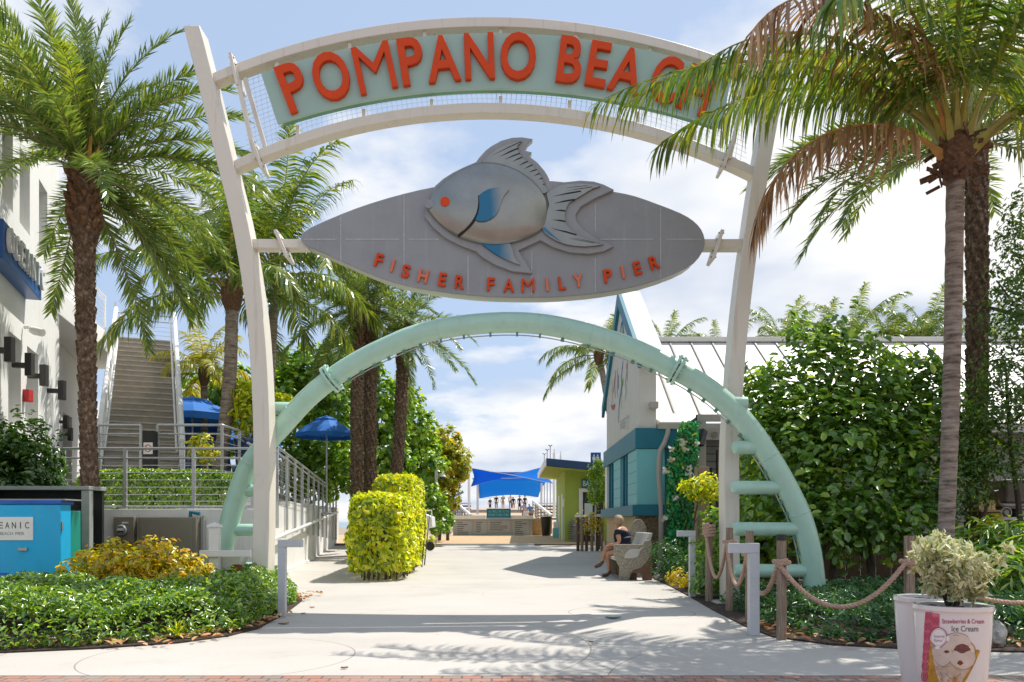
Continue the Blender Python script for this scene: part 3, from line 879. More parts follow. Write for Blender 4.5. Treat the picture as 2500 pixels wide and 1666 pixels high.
# sign panel between the beams
pa = arc(1205, 87, 1690, 640, 1784); pb = arc(1205, 221, 1665, 680, 1759)
panel = MB()
panel.ribbon([G(*p) for p in pa], [G(*p) for p in pb], GD - 0.06, GD + 0.0)
panel_o = panel.build('sign_panel', M['mint_panel'], gate, smooth=True)
pbk = arc(1205, 96, 1690, 650, 1774); pbb = arc(1205, 220, 1665, 690, 1750)
MB().ribbon([G(*p) for p in pbk], [G(*p) for p in pbb], GD + 0.0, GD + 0.10).build('panel_box', M['mint_dark'], panel_o, smooth=True)
def arcy(cx, apex, r, x): return apex + r - math.sqrt(r * r - (x - cx) ** 2)
for x in (670, 850, 1035, 1222, 1408, 1590, 1740):
    y0, y1 = arcy(1190, 60, 1720, x), arcy(1205, 94, 1690, x)
    if x > 650: MB().beam((G(x, y0 - 3)[0], GD + 0.13, G(x, y0 - 3)[1]), (G(x, y1 + 12)[0], GD + 0.13, G(x, y1 + 12)[1]), 0.05, 0.05).build('strut', M['gate_white'], gate)
for x in (722, 885, 1052, 1222, 1392, 1560, 1700):
    y0, y1 = arcy(1205, 236, 1665, x), arcy(1190, 243, 1440, x)
    MB().beam((G(x, y0 - 10)[0], GD + 0.13, G(x, y0 - 10)[1]), (G(x, y1 + 3)[0], GD + 0.13, G(x, y1 + 3)[1]), 0.05, 0.05).build('strut', M['gate_white'], gate)
# wire mesh behind the panel
ms = MB()
for i in range(100):
    x = 598 + i * 12.4
    if x > 1826: break
    y0 = arcy(1190, 58, 1720, max(540, x - 20)); y1 = arcy(1190, 248, 1440, min(x + (1212 - x) * -0.0 + (18 if x < 1212 else -18), 1850))
    a, b = G(x - (x - 1212) * -0.012 - (10 if x < 1212 else -10), y0), G(x + (10 if x < 1212 else -10), y1)
    ms.tube([(a[0], GD + 0.2, a[1]), (b[0], GD + 0.2, b[1])], 0.0028, 3, False)
for j in range(1, 17):
    t_ = j / 17
    pl = []
    for i in range(25):
        x0_ = 590 + (1834 - 590) * i / 24
        ya, yb = arcy(1190, 60, 1720, x0_), arcy(1190, 245, 1440, x0_)
        g = G(x0_, ya + (yb - ya) * t_)
        pl.append((g[0], GD + 0.203, g[1]))
    ms.tube(pl, 0.0028, 3, False)
ms.build('wire_mesh', M['steel'], gate)
# splice plates with bolts where the beams meet the posts
def splice(pts, w, parent=gate, y0=GD - 0.03, y1=GD + 0.35, bolts=()):
    a, b = Vector((G(*pts[0])[0], (y0 + y1) / 2, G(*pts[0])[1])), Vector((G(*pts[1])[0], (y0 + y1) / 2, G(*pts[1])[1]))
    o = MB().beam(a, b, y1 - y0, w, up=(0, 0, 1)).build('splice_plate', M['gate_white'], parent, bevel=0.006)
    if bolts:
        for t_ in bolts:
            p = a.lerp(b, t_)
            for sx in (-1, 1): MB().ball(p + Vector((sx * (w / 2 + 0.004), -(y1 - y0) / 2 + 0.06, 0)), 0.018, 6, 4).build('bolt', M['bolt'], o)
    return o
for fx in (lambda x: x, lambda x: 2404 - x):
    MB().beam((G(fx(571), 160)[0], GD + 0.03, G(fx(571), 160)[1]), (G(fx(622), 385)[0], GD + 0.03, G(fx(622), 385)[1]), 0.05, 0.06).build('edge_bar', M['gate_white'], gate)
    MB().beam((G(fx(592), 182)[0], GD + 0.12, G(fx(592), 182)[1]), (G(fx(641), 350)[0], GD + 0.12, G(fx(641), 350)[1]), 0.05, 0.06).build('edge_bar', M['gate_white'], gate)
    splice(((fx(562), 130), (fx(580), 208)), 0.045, bolts=(.1, .3, .7, .9))
    splice(((fx(613), 338), (fx(640), 412)), 0.045, bolts=(.1, .3, .7, .9))
# letters on the panel
LT = [('P', 722, 222, 60, 118, 21), ('O', 812, 196, 88, 118, 16.5), ('M', 917, 176, 92, 114, 12.5), ('P', 1007, 160, 58, 114, 9), ('A', 1083, 154, 80, 112, 5.5), ('N', 1171, 148, 72, 112, 2),
      ('O', 1265, 148, 86, 116, -2), ('B', 1391, 157, 58, 112, -7.5), ('E', 1459, 167, 50, 110, -10.5), ('A', 1529, 182, 78, 110, -13.5), ('C', 1622, 203, 66, 114, -17.5), ('H', 1700, 229, 72, 112, -21)]
for ch, px, py, w, h, ang in LT:
    x0, z0 = G(px, py)
    ca, sa = math.cos(R(ang)), math.sin(R(ang))
    k = GD / F
    mb = MB()
    letter(mb, ch, w * k, h * k, lambda u, v, d: (x0 + u * ca - v * sa, GD - 0.135 + d, z0 + u * sa + v * ca), 0.075, 0.022 if ch != 'M' else 0.0)
    mb.build('letter', M['orange'], panel_o, bevel=0.010)
# fish board
top = [(735, 587), (736, 577), (744, 567), (769, 552), (838, 522), (907, 497), (987, 474), (1064, 457), (1140, 446), (1250, 441), (1342, 447), (1415, 457), (1498, 469), (1550, 480), (1604, 499), (1660, 521), (1692, 540), (1712, 562), (1720, 585)]
bot = [(1719, 602), (1713, 618), (1694, 643), (1651, 668), (1566, 697), (1472, 715), (1400, 723), (1330, 727), (1250, 727), (1189, 725), (1100, 717), (998, 700), (930, 680), (861, 651), (792, 620), (746, 601)]
outl = [G(p.x, p.y) for p in catmull([(x, y, 0) for x, y in top + bot], 2)]
board = MB().prism(outl, GD - 0.02, GD + 0.03).build('fish_board', M['board'], gate, bevel=0.012)
cxm = sum(x for x, z in outl) / len(outl); czm = sum(z for x, z in outl) / len(outl)
MB().prism([(cxm + (x - cxm) * 0.992, czm + (z - czm) * 0.985) for x, z in outl], GD + 0.03, GD + 0.31).build('board_rim', M['board_edge'], board, smooth=True)
sm = MB()
for px, y0, y1 in ((833, 531, 640), (987, 480, 694), (1143, 625, 718), (1298, 612, 722), (1453, 500, 566), (1453, 632, 714), (1612, 508, 680)):
    (xa, za), (xb, zb) = G(px, y0), G(px, y1)
    sm.box(xa - 0.008, xa + 0.008, GD - 0.026, GD - 0.018, zb, za)
for p0_, p1_ in ((742, 822), (844, 976), (998, 1072), (1464, 1594), (1626, 1712)):
    (xa, za), (xb, zb) = G(p0_, 586), G(p1_, 586)
    sm.box(xa, xb, GD - 0.026, GD - 0.018, za - 0.008, za + 0.008)
sm.build('panel_seam', M['seam'], board)
def FZ(x, y): return G(1000 + x / 4.238, 330 + y / 4.238)
def fpoly(pts, k=3):
    q = catmull([(a, b, 0) for a, b in pts], k)
    return [FZ(p.x, p.y) for p in q]
halo = [(160, 870), (175, 760), (225, 640), (270, 550), (355, 475), (450, 415), (560, 360), (690, 305), (720, 262), (790, 185), (850, 140), (950, 85), (1060, 55), (1160, 50), (1275, 68), (1220, 120), (1185, 185), (1265, 205), (1230, 240), (1320, 310), (1390, 390), (1425, 445), (1450, 498), (1600, 512), (1760, 495), (1900, 505), (2000, 535), (2110, 590), (2030, 625), (1900, 685), (1765, 765), (1712, 850), (1722, 915), (1800, 1010), (1960, 1110), (2110, 1170), (2000, 1225), (1850, 1250), (1650, 1235), (1480, 1180), (1350, 1110), (1125, 1215), (1200, 1340), (1270, 1450), (1060, 1430), (880, 1360), (760, 1290), (690, 1225), (540, 1170), (380, 1090), (250, 980)]
MB().prism([FZ(*p) for p in halo], GD - 0.09, GD + 0.05).build('fish_backing', M['board'], board, bevel=0.012)
body = [(205, 712), (245, 640), (300, 575), (420, 470), (560, 385), (700, 332), (850, 325), (1000, 355), (1130, 410), (1260, 500), (1350, 600), (1405, 700), (1420, 800), (1400, 930), (1340, 1030), (1200, 1105), (1050, 1148), (900, 1165), (760, 1155), (650, 1130), (500, 1080), (340, 970), (205, 815)]
bo = fpoly(body + [body[0]], 3)[:-1]
fb = MB()
cx0, cz0 = FZ(790, 770)
rings = [(1.0, 0.0), (1.0, 0.05), (0.985, 0.065), (0.94, 0.085), (0.84, 0.115), (0.68, 0.145), (0.45, 0.168), (0.2, 0.18)]
vs, fs = [], []
nb = len(bo)
for s_, h_ in rings:
    vs += [(cx0 + (x - cx0) * s_, GD - 0.085 - h_, cz0 + (z - cz0) * s_) for x, z in bo]
vs.append((cx0, GD - 0.085 - 0.183, cz0))
for i in range(len(rings) - 1):
    for k in range(nb): fs.append((i * nb + k, i * nb + (k + 1) % nb, (i + 1) * nb + (k + 1) % nb, (i + 1) * nb + k))
i = (len(rings) - 1) * nb
for k in range(nb): fs.append((i + k, i + (k + 1) % nb, len(vs) - 1))
fb.add(vs, fs)
fb.build('fish_body', M['fish'], board, smooth=True, sharp=50)
def dome_y(x, y):
    # front of the domed body at fish-drawing coordinates
    X, Z = FZ(x, y)
    best = 1e9
    a = math.atan2(Z - cz0, X - cx0)
    j = min(range(nb), key=lambda q: abs((math.atan2(bo[q][1] - cz0, bo[q][0] - cx0) - a + math.pi) % (2 * math.pi) - math.pi))
    rr = math.hypot(bo[j][0] - cx0, bo[j][1] - cz0)
    s = min(1.0, math.hypot(X - cx0, Z - cz0) / rr)
    for (s0, h0), (s1, h1) in zip(rings[1:], rings[2:] + [(0, 0.183)]):
        if s1 <= s <= s0: return GD - 0.085 - (h0 + (h1 - h0) * (s0 - s) / (s0 - s1))
    return GD - 0.14
def relief(name, pts, mat, k=3, front=None, t=0.045, bev=0.006, smoothpts=True):
    q = [(p.x, p.y) for p in catmull([(a, b, 0) for a, b in pts], k)] if smoothpts else pts
    poly = [FZ(*p) for p in q]
    y = GD - 0.10 if front is None else front
    return MB().prism(poly, y - t, y + 0.02).build(name, mat, board, bevel=bev)
relief('dorsal_fin', [(750, 318), (800, 262), (860, 216), (980, 145), (1165, 100), (1115, 150), (1130, 220), (1170, 280), (1270, 355), (1340, 440), (1390, 550), (1425, 622), (1350, 640), (1240, 560), (1120, 460), (1000, 400), (850, 360)], M['fish'], 2, GD - 0.09, 0.04)
relief('tail_fin', [(1410, 640), (1480, 590), (1560, 552), (1680, 538), (1800, 540), (1970, 560), (1890, 590), (1800, 645), (1700, 705), (1640, 745), (1608, 830), (1604, 915), (1640, 990), (1720, 1062), (1850, 1115), (1998, 1160), (1800, 1185), (1600, 1160), (1450, 1090), (1365, 1000), (1400, 880), (1440, 760)], M['fish'], 2, GD - 0.09, 0.04)
relief('tail_stripe', [(1368, 1002), (1420, 1050), (1560, 1135), (1500, 1085), (1420, 1010), (1392, 985)], M['fishblue'], 2, GD - 0.131, 0.004, 0)
relief('pelvic_fin', [(750, 1160), (880, 1255), (1000, 1318), (1145, 1372), (1085, 1295), (1040, 1150), (900, 1140)], M['fin_blue'], 2, GD - 0.09, 0.04)
pf = min(dome_y(x, y) for x, y in ((720, 700), (990, 620), (800, 965), (960, 760), (860, 800)))
relief('pectoral_fin', [(722, 705), (770, 668), (830, 638), (910, 622), (990, 622), (1030, 645), (985, 700), (955, 770), (930, 850), (880, 920), (800, 962), (740, 968), (690, 950), (715, 890), (730, 810)], M['fin_blue'], 2, pf + 0.01, 0.03)
ge = MB()
gp = [(722, 700), (727, 760), (722, 830), (700, 905), (655, 975), (590, 1035), (512, 1082)]
ge.tube([(FZ(x, y)[0], dome_y(x, y) + 0.004, FZ(x, y)[1]) for x, y in [(p.x, p.y) for p in catmull([(a, b, 0) for a, b in gp], 4)]], [0.012 + 0.010 * min(1, i / 14) for i in range(25)], 6)
ge.build('gill_slit', M['groove'], board, smooth=True)
ey = MB()
ex, ez = FZ(380, 755)
yy = dome_y(380, 755)
ey.add([(ex + 0.068 * math.cos(a), yy - 0.014, ez + 0.068 * math.sin(a)) for a in [2 * math.pi * i / 28 for i in range(28)]] +
       [(ex + 0.072 * math.cos(a), yy + 0.07, ez + 0.072 * math.sin(a)) for a in [2 * math.pi * i / 28 for i in range(28)]],
       [tuple(range(28))] + [(i, (i + 1) % 28, 28 + (i + 1) % 28, 28 + i) for i in range(28)])
ey.build('fish_eye', M['orange'], board)
mo = MB()
mx, mz = FZ(212, 762)
mo.add([(mx + 0.062 * math.cos(a), GD - 0.085 - 0.096, mz + 0.062 * math.sin(a)) for a in [2 * math.pi * i / 20 for i in range(20)]] +
       [(mx + 0.062 * math.cos(a), GD - 0.05, mz + 0.062 * math.sin(a)) for a in [2 * math.pi * i / 20 for i in range(20)]],
       [tuple(range(20))] + [(i, (i + 1) % 20, 20 + (i + 1) % 20, 20 + i) for i in range(20)])
mo.build('fish_mouth', M['board'], board)
gr = MB()
def wedge(p0_, p1_, w, y):
    (xa, za), (xb, zb) = FZ(*p0_), FZ(*p1_)
    d = Vector((xb - xa, 0, zb - za)).normalized(); n_ = Vector((-d.z, 0, d.x)) * w
    a, b = Vector((xa, y, za)), Vector((xb, y, zb))
    mid = a.lerp(b, 0.55) + n_ * 0.5
    pts = [a, mid + n_ * 0.25, b + n_ * 0.6, b - n_ * 0.4, mid - n_ * 0.75]
    gr.add(pts + [p + Vector((0, 0.02, 0)) for p in pts], [(0, 1, 2, 3, 4)] + [(i, (i + 1) % 5, 5 + (i + 1) % 5, 5 + i) for i in range(5)])
for p0_, p1_, w in (((862, 250), (1150, 112), .008), ((935, 265), (1125, 180), .016), ((990, 292), (1140, 232), .013), ((1068, 315), (1165, 272), .013), ((1132, 355), (1222, 315), .013), ((1185, 390), (1270, 350), .012),
                    ((1235, 425), (1312, 398), .012), ((1285, 462), (1345, 438), .011), ((1330, 502), (1372, 483), .010), ((1370, 556), (1395, 545), .009),
                    ((1478, 672), (1765, 620), .016), ((1490, 745), (1702, 705), .018), ((1500, 815), (1606, 822), .017), ((1478, 912), (1606, 930), .017), ((1460, 998), (1720, 1068), .017),
                    ((1640, 612), (1880, 575), .006), ((1620, 585), (1840, 560), .004), ((1640, 1100), (1900, 1150), .005), ((1700, 1095), (1960, 1155), .004)):
    wedge(p0_, p1_, w * 1.25, GD - 0.1335)
gr.build('fin_groove', M['groove'], board)
LB = [('F', 872, 601, -17), ('I', 903.5, 613, -16), ('S', 933.5, 626, -14.5), ('H', 973, 637, -13), ('E', 1017.5, 645, -9), ('R', 1057, 651, -7), ('F', 1128, 656, -3), ('A', 1169, 658.5, -1), ('M', 1213, 658.5, 1), ('I', 1257, 656.5, 3), ('L', 1291, 653.5, 5), ('Y', 1328, 648, 7), ('P', 1396, 637, 10), ('I', 1430, 628.5, 12), ('E', 1463.5, 619, 14), ('R', 1502, 606.5, 17)]
wd = {'F': 17, 'I': 5, 'S': 19, 'H': 22, 'E': 17, 'R': 21, 'A': 25, 'M': 29, 'L': 16, 'Y': 23, 'P': 19}
for ch, dx, dy, ang in LB:
    x0, z0 = G(dx * 1.0625, dy * 1.0625)
    ca, sa = math.cos(R(ang)), math.sin(R(ang))
    k = GD / F
    mb = MB()
    letter(mb, ch, wd[ch] * k * 1.06, 32 * k, lambda u, v, d: (x0 + u * ca - v * sa, GD - 0.068 + d, z0 + u * sa + v * ca), 0.052, 0.025 if ch != 'M' else 0.0)
    mb.build('board_letter', M['salmon'] if ch in 'IHY' else M['orange'], board, bevel=0.004)
# arms that hold the board
for (xa, xb), pl in (((606, 748), ((672, 562), (702, 630))), ((1712, 1842), ((1764, 562), (1741, 632)))):
    (x0, z0), (x1, z1) = G(xa, 580), G(xb, 602)
    MB().box(x0, x1, GD + 0.06, GD + 0.28, z1, z0).build('board_arm', M['gate_white'], gate, bevel=0.008)
    splice(pl, 0.05, bolts=(.08, .3, .7, .92))
# mint tube arch, its left foot behind the left post and its right foot in front of the right post
TP = [(512, 1500), (524, 1432), (548, 1328), (570, 1240), (601, 1150), (640, 1095), (687, 1043), (748, 976), (809, 925), (870, 885), (939, 850), (1020, 817), (1130, 795), (1264, 788), (1380, 802), (1507, 838), (1603, 879), (1699, 930), (1768, 981), (1830, 1046), (1893, 1140), (1934, 1215), (1958, 1270), (1978, 1345), (1989, 1430), (1996, 1520)]
def tubeD(px): return 12.62 - (px - 512) / (1996 - 512) * 1.12
tpts = [P(x, y, tubeD(x)) for x, y in TP]
tpts[0].z = 0.0; tpts[-1].z = 0.0
tc_ = catmull(tpts, 4)
arch = MB().tube(tc_, 0.152, 20).build('arch_tube', M['mint'], gate, smooth=True)
def nearest_t(px, py):
    return min(range(len(tc_)), key=lambda i: abs(CX + tc_[i].x / tc_[i].y * F - px) + abs(HY - (tc_[i].z - H) / tc_[i].y * F - py))
for fx_, fy_ in ((817, 922), (1652, 905)):
    i = nearest_t(fx_, fy_)
    t_ = (tc_[i + 1] - tc_[i - 1]).normalized()
    fl = MB()
    for s_ in (-0.032, 0.032): fl.tube([tc_[i] + t_ * (s_ - 0.020), tc_[i] + t_ * (s_ + 0.020)], 0.225, 28)
    u = t_.cross(Vector((0, 1, 0))).normalized()
    for k in range(10):
        a = 2 * math.pi * k / 10
        c_ = tc_[i] + (u * math.cos(a) + Vector((0, 1, 0)) * math.sin(a)) * 0.192
        fl.tube([c_ - t_ * 0.075, c_ + t_ * 0.075], 0.016, 6)
    fl.build('flange', M['mint'], arch, smooth=True, sharp=40)
for fx_, fy_ in ((607, 1140), (714, 1012), (1060, 806), (1430, 812), (1880, 1118), (1952, 1258)):
    i = nearest_t(fx_, fy_); t_ = (tc_[i + 1] - tc_[i - 1]).normalized()
    MB().tube([tc_[i] - t_ * .012, tc_[i] - t_ * .006, tc_[i] + t_ * .006, tc_[i] + t_ * .012], [.150, .158, .158, .150], 24, False).build('weld_seam', M['mint'], arch, smooth=True)
led = MB(); stud = MB()
i0, i1 = nearest_t(830, 930), nearest_t(1989, 1400)
lp = []
for i in range(i0, i1):
    t_ = (tc_[i + 1] - tc_[i - 1]).normalized()
    inn = Vector((0, 1, 0)).cross(t_).normalized()
    if inn.z > 0 and tc_[i].x < 2.2: inn = -inn
    if tc_[i].x > 2.2 and inn.x > 0: inn = -inn
    lp.append(tc_[i] + inn * 0.187)
    if i % 2 == 0: MB().beam(tc_[i] + inn * 0.14, tc_[i] + inn * 0.20, 0.03, 0.05).build('strip_clip', M['mint_dark'], arch)
led.tube(lp, 0.009, 5)
led.build('light_strip', M['rail_grey'], arch)
for py, xa, xb in ((997, 640, 738), (1198, 586, 660), (1294, 548, 660), (1388, 530, 655)):
    a = P(xa, py, tubeD(xa)); b = P(xb, py, tubeD(xb)); b.z = a.z; b.y = a.y
    MB().tube([a, a + Vector((0.02, 0, 0)), b - Vector((0.03, 0, 0)), b], [0.075, 0.095, 0.095, 0.06], 14).build('rung', M['mint'], arch, smooth=True, sharp=60)
for py, xa, xb in ((986, 1757, 1823), (1093, 1788, 1864), (1191, 1785, 1915), (1292, 1789, 1960), (1394, 1792, 1982)):
    b = P(xb, py, tubeD(xb)); a = P(xa, py, tubeD(xb)); a.z = b.z
    MB().tube([a, a + Vector((0.015, 0, 0)), a + Vector((0.06, 0, 0)), b], [0.04, 0.075, 0.098, 0.098], 14).build('rung', M['mint'], arch, smooth=True, sharp=60)

# ================================================================== WALLS WITH OPENINGS, RAILINGS (shared builders)
def wall_open(p0, p1, z0, z1, ops, depth, inward):
    """wall face from p0 to p1 (x, y) with rectangular openings (s0, s1, za, zb); returns wall MB with reveals and list of back-panel corner quads"""
    p0, p1 = Vector((p0[0], p0[1], 0)), Vector((p1[0], p1[1], 0))
    L = (p1 - p0).length
    t = (p1 - p0) / L
    n = Vector((inward[0], inward[1], 0)).normalized() * depth
    S = sorted({0.0, L} | {o[0] for o in ops} | {o[1] for o in ops})
    Z = sorted({z0, z1} | {o[2] for o in ops} | {o[3] for o in ops})
    pt = lambda s, z: p0 + t * s + Vector((0, 0, z))
    mb = MB(); backs = []
    for a, b in zip(S, S[1:]):
        for c, d in zip(Z, Z[1:]):
            sm_, zm = (a + b) / 2, (c + d) / 2
            if any(o[0] < sm_ < o[1] and o[2] < zm < o[3] for o in ops): continue
            mb.quad(pt(a, c), pt(b, c), pt(b, d), pt(a, d))
    for o in ops:
        a, b, c, d = o[:4]
        q = [pt(a, c), pt(b, c), pt(b, d), pt(a, d)]
        for i in range(4):
            j = (i + 1) % 4
            mb.quad(q[i], q[j], q[j] + n, q[i] + n)
        backs.append([v + n for v in q])
    return mb, backs
def rail_run(root, pts, zb, zt, posts, rails, cables, mat, pw=0.05, rr=0.026, cr=0.005):
    """pts: base polyline (x, y); zb, zt: functions of the distance along it"""
    P2 = [Vector((x, y, 0)) for x, y in pts]
    acc = [0.0]
    for a, b in zip(P2, P2[1:]): acc.append(acc[-1] + (b - a).length)
    def at(s, z):
        for i in range(len(P2) - 1):
            if s <= acc[i + 1] + 1e-6:
                f = (s - acc[i]) / (acc[i + 1] - acc[i])
                v = P2[i].lerp(P2[i + 1], f); v.z = z
                return v
        v = P2[-1].copy(); v.z = z
        return v
    ss = sorted(set(acc) | {acc[-1] * i / 12 for i in range(13)})
    for s in posts:
        a, b = at(s, zb(s)), at(s, zt(s))
        MB().beam(a, b, pw, pw).build('post', mat, root)
    for f in rails:
        MB().tube([at(s, zt(s) + f) for s in ss], rr if f > -0.1 else rr * 0.7, 8).build('rail', mat, root, smooth=True, sharp=60)
    for f in cables:
        MB().tube([at(s, zt(s) + f) for s in ss], cr, 4).build('cable', mat, root)

# ================================================================== LEFT: WHITE HOTEL BUILDING
WD = Vector((-0.331, 1.0, 0)).normalized()
def WX(D): return -9.95 - 0.331 * (D - 18)
def ws(D): return (Vector((WX(D), D, 0)) - Vector((WX(9), 9, 0))).length
def wz(D, z, out=0.0):
    return Vector((WX(D), D, z)) + Vector((1, 0.331, 0)).normalized() * out
hotel = thing('white_building', 'tall white stucco building with dark wall lamps and recessed windows along the left edge', 'building', (-10, 14, 0))
ops = [(ws(13.0), ws(13.62), 2.88, 4.5), (ws(14.06), ws(14.87), 2.88, 4.5), (ws(15.3), ws(16.13), 2.88, 4.5), (ws(12.4), ws(13.0), 6.62, 8.0),
       (ws(13.70), ws(14.35), 6.62, 8.0), (ws(14.78), ws(15.5), 6.62, 8.0), (ws(16.2), ws(16.9), 6.62, 8.0)]
mb, backs = wall_open((WX(9), 9), (WX(18), 18), 0, 8.9, ops, 0.28, (-1, -0.331))
mb.quad((WX(18), 18, 0), (WX(18) - 7, 20.3, 0), (WX(18) - 7, 20.3, 8.9), (WX(18), 18, 8.9))
mb.quad((WX(9), 9, 8.9), (WX(18), 18, 8.9), (WX(18) - 7, 20.3, 8.9), (WX(9) - 7, 11.3, 8.9))
mb.quad((WX(9), 9, 0), (WX(9) - 7, 11.3, 0), (WX(9) - 7, 11.3, 8.9), (WX(9), 9, 8.9))
mb.build('wall', M['stucco'], hotel, fix=False)
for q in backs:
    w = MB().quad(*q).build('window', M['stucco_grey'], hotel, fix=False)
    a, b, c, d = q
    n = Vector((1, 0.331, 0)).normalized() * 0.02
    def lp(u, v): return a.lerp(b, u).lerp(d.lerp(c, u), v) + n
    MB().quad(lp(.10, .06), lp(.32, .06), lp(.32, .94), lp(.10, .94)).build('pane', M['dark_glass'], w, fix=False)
for D, z in ((13.05, 3.97), (14.3, 3.97), (15.35, 3.97), (16.9, 3.94)):
    a, b = wz(D, z - 0.02), wz(D, z - 0.02, 0.22)
    m_ = MB(); m_.beam(a, b, 0.10, 0.09); c = wz(D, z, 0.27)
    m_.box(c.x - .06, c.x + .06, c.y - .06, c.y + .06, z - .2, z + .2)
    m_.build('wall_lamp', M['lamp_dark'], hotel, bevel=0.008)
c = wz(15.05, 3.52, 0.06)
MB().box(c.x - .07, c.x + .07, c.y - .08, c.y + .08, 3.42, 3.64).build('fire_alarm', M['red'], hotel, bevel=0.01)
c = wz(14.95, 4.74, 0.12)
m_ = MB(); m_.tube([c + Vector((-.1, .0, .03)), c + Vector((0, 0, .03))], 0.03, 8); m_.tube([c, c + Vector((.05, .05, -.02)), c + Vector((.24, .0, -.07))], [.05, .075, .07], 10)
m_.build('security_camera', M['white_plain'], hotel, smooth=True)
# rear wing, balcony slab and its garage-like opening
def W2(D): return -12.6 - 0.331 * (D - 21.5)
def s2(D): return (Vector((W2(D), D, 0)) - Vector((W2(18.2), 18.2, 0))).length
mb, backs = wall_open((W2(18.2), 18.2), (W2(31), 31), 0, 10.4, [(s2(20.2), s2(23.6), 0.3, 5.2), (s2(25.2), s2(26.6), 2.2, 4.6)], 0.3, (-1, -0.331))
mb.quad((W2(31), 31, 0), (W2(31) - 6, 33, 0), (W2(31) - 6, 33, 10.4), (W2(31), 31, 10.4))
mb.quad((W2(18.2), 18.2, 10.4), (W2(31), 31, 10.4), (W2(31) - 6, 33, 10.4), (W2(18.2) - 6, 20.2, 10.4))
mb.quad((W2(18.2), 18.2, 0), (W2(18.2), 18.2, 10.4), (W2(18.2) - 6, 20.2, 10.4), (W2(18.2) - 6, 20.2, 0))
mb.build('rear_wing', M['stucco'], hotel, fix=False)
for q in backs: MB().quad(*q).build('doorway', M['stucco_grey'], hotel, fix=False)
for D, z in ((19.2, 5.35), (24.4, 4.2), (25.0, 3.9)):
    c = Vector((W2(D), D, z)) + Vector((.95, .31, 0)) * 0.25
    m_ = MB(); m_.beam(c - Vector((.25, .08, 0)), c, .09, .09); m_.box(c.x - .06, c.x + .06, c.y - .06, c.y + .06, z - .2, z + .2)
    m_.build('wall_lamp', M['lamp_dark'], hotel, bevel=0.008)
MB().slab([(W2(19.0), 19.0), (-11.3, 19.2), (-12.95, 26.3), (-13.6, 28.9), (W2(29), 29)], 6.62, 7.26).build('balcony', M['stucco'], hotel, bevel=0.02)
br = thing('balcony_railing', 'white cable railing along the balcony behind the left palm trunk', 'railing', (-12, 22, 7.26))
rail_run(br, [(-11.4, 19.3), (-13.0, 26.2)], lambda s: 7.26, lambda s: 8.4, [0, 1.4, 2.8, 4.2, 5.6, 7.0], [0, -0.14], [-.3, -.45, -.6, -.75, -.9, -1.02], M['rail_white'], 0.05, 0.03, 0.012)
# blue wall sign
sg = thing('wall_sign', 'blue wall sign with raised white capitals on the white building', 'sign', wz(14, 5.3))
a, b = wz(12.75, 0, 0.0), wz(15.2, 0, 0.0)
o_ = Vector((1, 0.331, 0)).normalized() * 0.26
mb = MB()
vs = [a + Vector((0, 0, 5.34)), b + Vector((0, 0, 5.34)), b + o_ + Vector((0, 0, 5.34)), a + o_ + Vector((0, 0, 5.34))]
vs += [v + Vector((0, 0, .62)) for v in vs]
mb.add(vs, [(0, 1, 2, 3), (4, 5, 6, 7), (0, 1, 5, 4), (1, 2, 6, 5), (2, 3, 7, 6), (3, 0, 4, 7)])
mb.build('sign_box', M['sign_blue'], sg, bevel=0.01)
wt_ = Vector((-0.331, 1, 0)).normalized()
for i, ch in enumerate('OCEANIC'):
    base = wz(12.98 + i * 0.345, 5.70, 0.33)
    mb = MB()
    # the wall runs away from the viewer, so the text reads towards the far end
    letter(mb, ch, 0.25 if ch != 'I' else 0.07, 0.40, lambda u, v, d: base + wt_ * u + Vector((0, 0, v)) - o_.normalized() * d, 0.06, 0.02)
    mb.build('sign_letter', M['letter_white'], sg)

# ------------------------------------------------------------------ outdoor stair
SB, ST = Vector((-8.6, 19.0, 2.1)), Vector((-12.3, 27.5, 7.28))
stair = thing('outdoor_stair', 'long straight flight of brown grey concrete steps with white rails rising to the balcony', 'staircase', SB)
sd = (ST - SB); sd.z = 0; run = sd.length; sd.normalize()
sx = Vector((sd.y, -sd.x, 0))
NS, HW = 24, 0.82
for i in range(NS):
    a = SB + sd * (run * i / NS); z = SB.z + (ST.z - SB.z) * (i + 1) / NS
    th = (ST.z - SB.z) / NS
    nx = run / NS
    vs = []
    for q in (0.0, nx + 0.03):
        for w in (-HW, HW):
            for zz in (z - th * 1.05, z):
                p = a + sd * q + sx * w; vs.append(Vector((p.x, p.y, zz)))
    mb = MB(); mb.mi = 0
    mb.add(vs, [(0, 1, 3, 2), (4, 6, 7, 5), (0, 4, 5, 1), (2, 3, 7, 6), (1, 5, 7, 3), (0, 2, 6, 4)])
    # nosing strip
    nv = []
    for q in (-0.025, 0.05):
        for w in (-HW, HW):
            for zz in (z - 0.035, z + 0.004):
                p = a + sd * q + sx * w; nv.append(Vector((p.x, p.y, zz)))
    mb.mi = 1
    mb.add(nv, [(0, 1, 3, 2), (4, 6, 7, 5), (0, 4, 5, 1), (2, 3, 7, 6), (1, 5, 7, 3), (0, 2, 6, 4)])
    mb.build('step', [M['stair'], pm('stair_nosing_%d' % i, (0.50, 0.46, 0.40), 0.8, 0.2, 8) if i == 0 else bpy.data.materials['stair_nosing_0']], stair)
